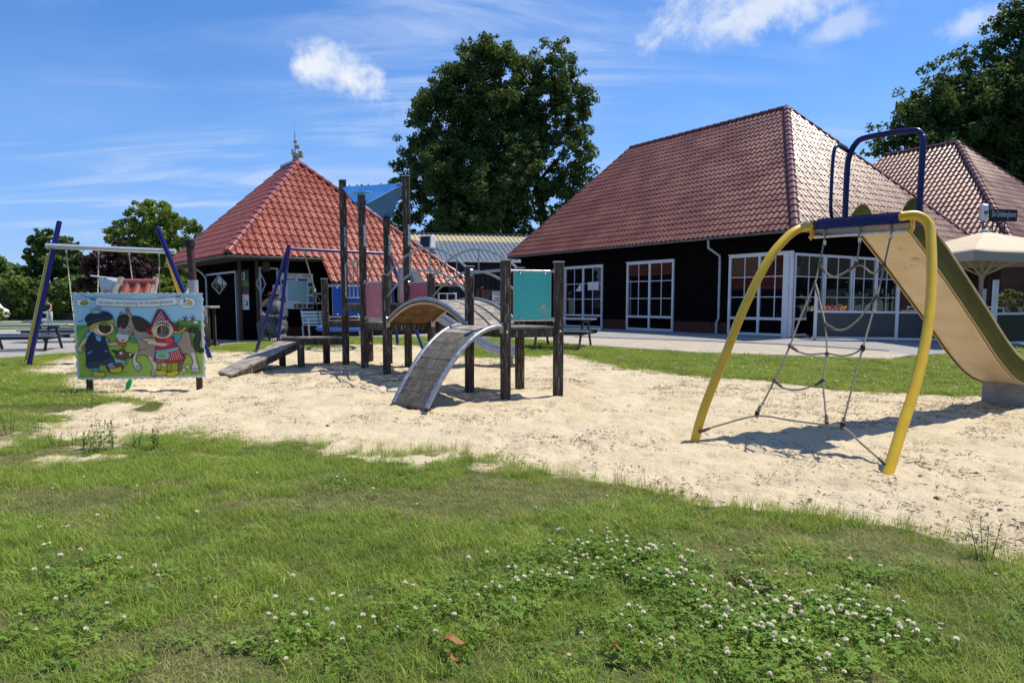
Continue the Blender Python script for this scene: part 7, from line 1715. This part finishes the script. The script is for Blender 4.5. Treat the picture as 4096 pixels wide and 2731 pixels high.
def cloverden(x,y):
    d=np.zeros_like(x)
    for px,py,rx,ry,w_ in((3000,2480,.62,.42,1.),(2700,2370,.45,.35,.8),(3250,2560,.45,.3,.9),(1450,2560,.42,.22,.6),(400,2330,.4,.25,.4),(250,2550,.4,.25,.33),(1900,2420,.3,.25,.5),(2250,2330,.45,.3,.6),(2450,2230,.4,.3,.55),(1480,1930,.3,.25,.3),(3300,2300,.35,.3,.35),(2850,2640,.4,.2,.8)):
        g=G(px,py); d=np.maximum(d,w_*np.exp(-(((x-g.x)/rx)**2+((y-g.y)/ry)**2)))
    return d*(.35+1.0*ss(.35,.65,fbm(x,y,5,31)))
def samp(n,y0,y1,k=.84,m=1.0):
    """points with density even over the ground between two distances"""
    y=np.sqrt(rng.uniform((y0+m/k)**2,(y1+m/k)**2,n))-m/k; x=rng.uniform(-1,1,n)*(k*y+m); return x,y
def put(name,label,cat,x,y,coll,nvar,s0,s1,dz=0.,tilt=.12):
    n=len(x); s=rng.uniform(s0,s1,n) if np.isscalar(s0) else s0
    scatter(name,label,cat,np.stack([x,y,gz(x,y)+dz],1),np.stack([rng.normal(0,tilt,n),rng.normal(0,tilt,n),rng.uniform(0,6.28,n)],1),np.stack([s,s,s*rng.uniform(.75,1.25,n)],1),rng.integers(0,nvar,n),coll)
def lawn():
    x,y=samp(17000,1.7,9.5); s,d=sandmask(x,y); c=cloverden(x,y); den=fbm(x,y,1.0,41)
    keep=rng.random(len(x))<np.clip((1-s)**1.5*(.66+.75*den)*(1-.35*c),0,1)
    # thin, dry growth on the worn margin
    gx,gy=x[keep],y[keep]; dry=fbm(gx,gy,.8,43)+.5*(fbm(gx,gy,3.5,44)-.5)>.61
    sc=1.0*rng.uniform(.8,1.25,keep.sum())*(1+.25*(fbm(gx,gy,.7,45)-.5)); sc=sc*(1-.35*s[keep])
    put('lawn_grass','short green lawn grass in front of the sand','grass',gx[~dry],gy[~dry],GC,10,sc[~dry],None); put('dry_grass','pale dry grass patches in the near lawn','grass',gx[dry],gy[dry],GY,6,sc[dry]*1.05,None)
    x,y=samp(3000,1.7,9.5); s,d=sandmask(x,y); dr=fbm(x,y,.8,43); k=(rng.random(len(x))<np.clip((1-s)*.75*(dr>.5),0,1)); put('dry_grass','thin straw coloured blades mixed into the near lawn','grass',x[k],y[k],GY,6,.8,1.2)
    # taller fringe where the lawn meets the sand
    x,y=samp(16000,2.5,9.0); s,d=sandmask(x,y); k=(d>-.28)&(d<.05)&(rng.random(len(x))<.55)&(x>-1.6); put('fringe_grass','longer grass fringe along the edge of the sand','grass',x[k],y[k],GT,5,.55,1.1)
    x,y=samp(9000,3.0,11.0); s,d=sandmask(x,y); k=(s>.3)&(d<.55)&(rng.random(len(x))<.08+.45*(x<.6)*(y<8.6)*(fbm(x,y,2.2,61)>.5)); put('sparse_grass','sparse grass tufts growing into the sand','grass',x[k],y[k],GY,6,.6,1.1)
    x,y=samp(9000,2.5,9.); s,d=sandmask(x,y); k=(s<.3)&(rng.random(len(x))<.05); put('fringe_grass','single tall blades standing in the near lawn','grass',x[k],y[k],GT,5,.4,.75)
    # clover
    x,y=samp(26000,1.8,6.5); c=cloverden(x,y); s,_=sandmask(x,y); k=(rng.random(len(x))<c*.75)&(s<.3); put('clover_leaves','dark green clover leaf patches in the lawn','clover',x[k],y[k],CC,6,.8,1.25)
    x,y=samp(14000,1.9,7.); c=cloverden(x,y); s,_=sandmask(x,y); k=(rng.random(len(x))<(c**1.7)*1.25+.004)&(s<.3); put('clover_flowers','white clover flower heads dotted over the lawn','clover',x[k],y[k],CF,8,.85,1.2)
    print('clover heads',k.sum())
    px=[(65,2030),(170,2145),(285,2140),(262,2147),(385,2095),(1335,2425),(1370,2420),(3120,2600),(3590,2605),(3760,2556),(3245,2655),(940,2620),(180,2208),(560,1965),(3300,2720)]
    for p in px:
        g=G(*p); m=[o for o in DF.objects][random.randrange(3)].data; o=mkobj('daisy',m); o.location=g-V((0,0,.01)); o.rotation_euler=(random.gauss(0,.15),random.gauss(0,.15),random.uniform(0,6)); tag(o,'single white daisy with yellow centre on the lawn','daisy','daisies on the lawn')
    # far strips
    x,y=samp(30000,10,23,.9,1.); s,d=sandmask(x,y); pv=(sdist(KP,x,y)>-.05)|(sdist(PLAZA,x,y)>-.05); k=(~pv)&(rng.random(len(x))<(1-s)**1.3); put('strip_grass','mown grass strip between the sand and the paving','grass',x[k],y[k],GF,6,.7,1.15)
    x,y=samp(9000,10,22,.9,1.); s,d=sandmask(x,y); pv=(sdist(KP,x,y)>-.1)|(sdist(PLAZA,x,y)>-.1); k=(~pv)&(s<.3)&(rng.random(len(x))<.10+.22*(fbm(x,y,.5,71)>.5)*(x>-7)); put('clover_flowers','tiny white clover heads in the grass strip before the hall','clover',x[k],y[k],CF,8,.9,1.4)
lawn()
def weeds():
    M['weedleaf']=leafmat('weed_leaf',(.06,.14,.02),(.09,.19,.03),(.15,.26,.05),.3,.5,True)
    for i,(px,py,h) in enumerate(((42,1735,.16),(158,1722,.13),(357,1640,.14),(330,1800,.17),(405,1800,.24),(452,1800,.22),(535,1795,.17),(619,1798,.20),(290,1790,.14),(225,1790,.12),(380,1810,.15),(3945,2230,.16))):
        h*=1.35; g=G(px,py); mb=MB(); rr=random.Random(900+i); ns=rr.choice((2,3,3,4)) if h<.2 else 4
        for s in range(ns):
            a=rr.uniform(0,6.28); b=V((math.cos(a),math.sin(a),0))*rr.uniform(.0,.05); tp=g+b*2.2+V((0,0,h*rr.uniform(.7,1.05))); b=g+b; mb.tube([b-V((0,0,.01)),b.lerp(tp,.5),tp],[.003,.0025,.0015],4)
            n=11
            for k in range(n):
                u=.2+.8*k/(n-1); p=b.lerp(tp,u); an=k*2.4+s; d=V((math.cos(an),math.sin(an),.5 if u<.9 else 1.4)).normalized(); L=h*(.34-.18*u); sd=d.cross(V((0,0,1))).normalized()*L*.16; o=len(mb.v)
                mb.v+=[tuple(p),tuple(p+d*L*.45-sd),tuple(p+d*L-V((0,0,L*.15))),tuple(p+d*L*.45+sd)]; mb.f.append((o,o+1,o+2,o+3)); mb.m.append(0)
        o=mb.build('weed','weedleaf'); tag(o,'leafy upright weed with narrow leaves on the sandy margin' if i<11 else 'broad bladed weed at the sand edge by the long grass','weed','weeds on the sandy margin' if i<11 else None)
weeds()
def debris():
    M['debris']=pm('sand_debris',(.10,.066,.035),(.20,.145,.085),60,.95)
    def cl(i):
        rr=random.Random(1200+i); mb=MB()
        for k in range(16):
            a=rr.gauss(0,.09);b=rr.gauss(0,.07); L=rr.uniform(.006,.032); w_=rr.uniform(.002,.006); an=rr.uniform(0,6.28); d=V((math.cos(an),math.sin(an),rr.uniform(-.1,.25))); s=V((-d.y,d.x,0))*w_; p=V((a,b,.004)); u=V((0,0,w_*1.2))
            o=len(mb.v); mb.v+=[tuple(p-d*L),tuple(p-s),tuple(p+d*L),tuple(p+s),tuple(p+u)]; mb.f+=[(o,o+1,o+4),(o+1,o+2,o+4),(o+2,o+3,o+4),(o+3,o,o+4)]; mb.m+=[0]*4
        return mb
    c=protos('debris_bits',cl,8,'debris'); x,y=samp(24000,3.5,20,.85,1.); s,d=sandmask(x,y); k=(s>.5)&(rng.random(len(x))<np.clip((fbm(x,y,.9,81)-.36)*2.2,.06,.95)*np.clip(1.3-.03*y,.4,1)); x,y=x[k],y[k]; n=len(x)
    sc=rng.uniform(.45,1.3,n); z=surf(x,y)
    scatter('sand_debris','dark bits of twig and clod strewn over the sand','debris',np.stack([x,y,z],1),np.stack([np.zeros(n),np.zeros(n),rng.uniform(0,6.28,n)],1),np.stack([sc,sc,sc],1),rng.integers(0,8,n),c)
debris()
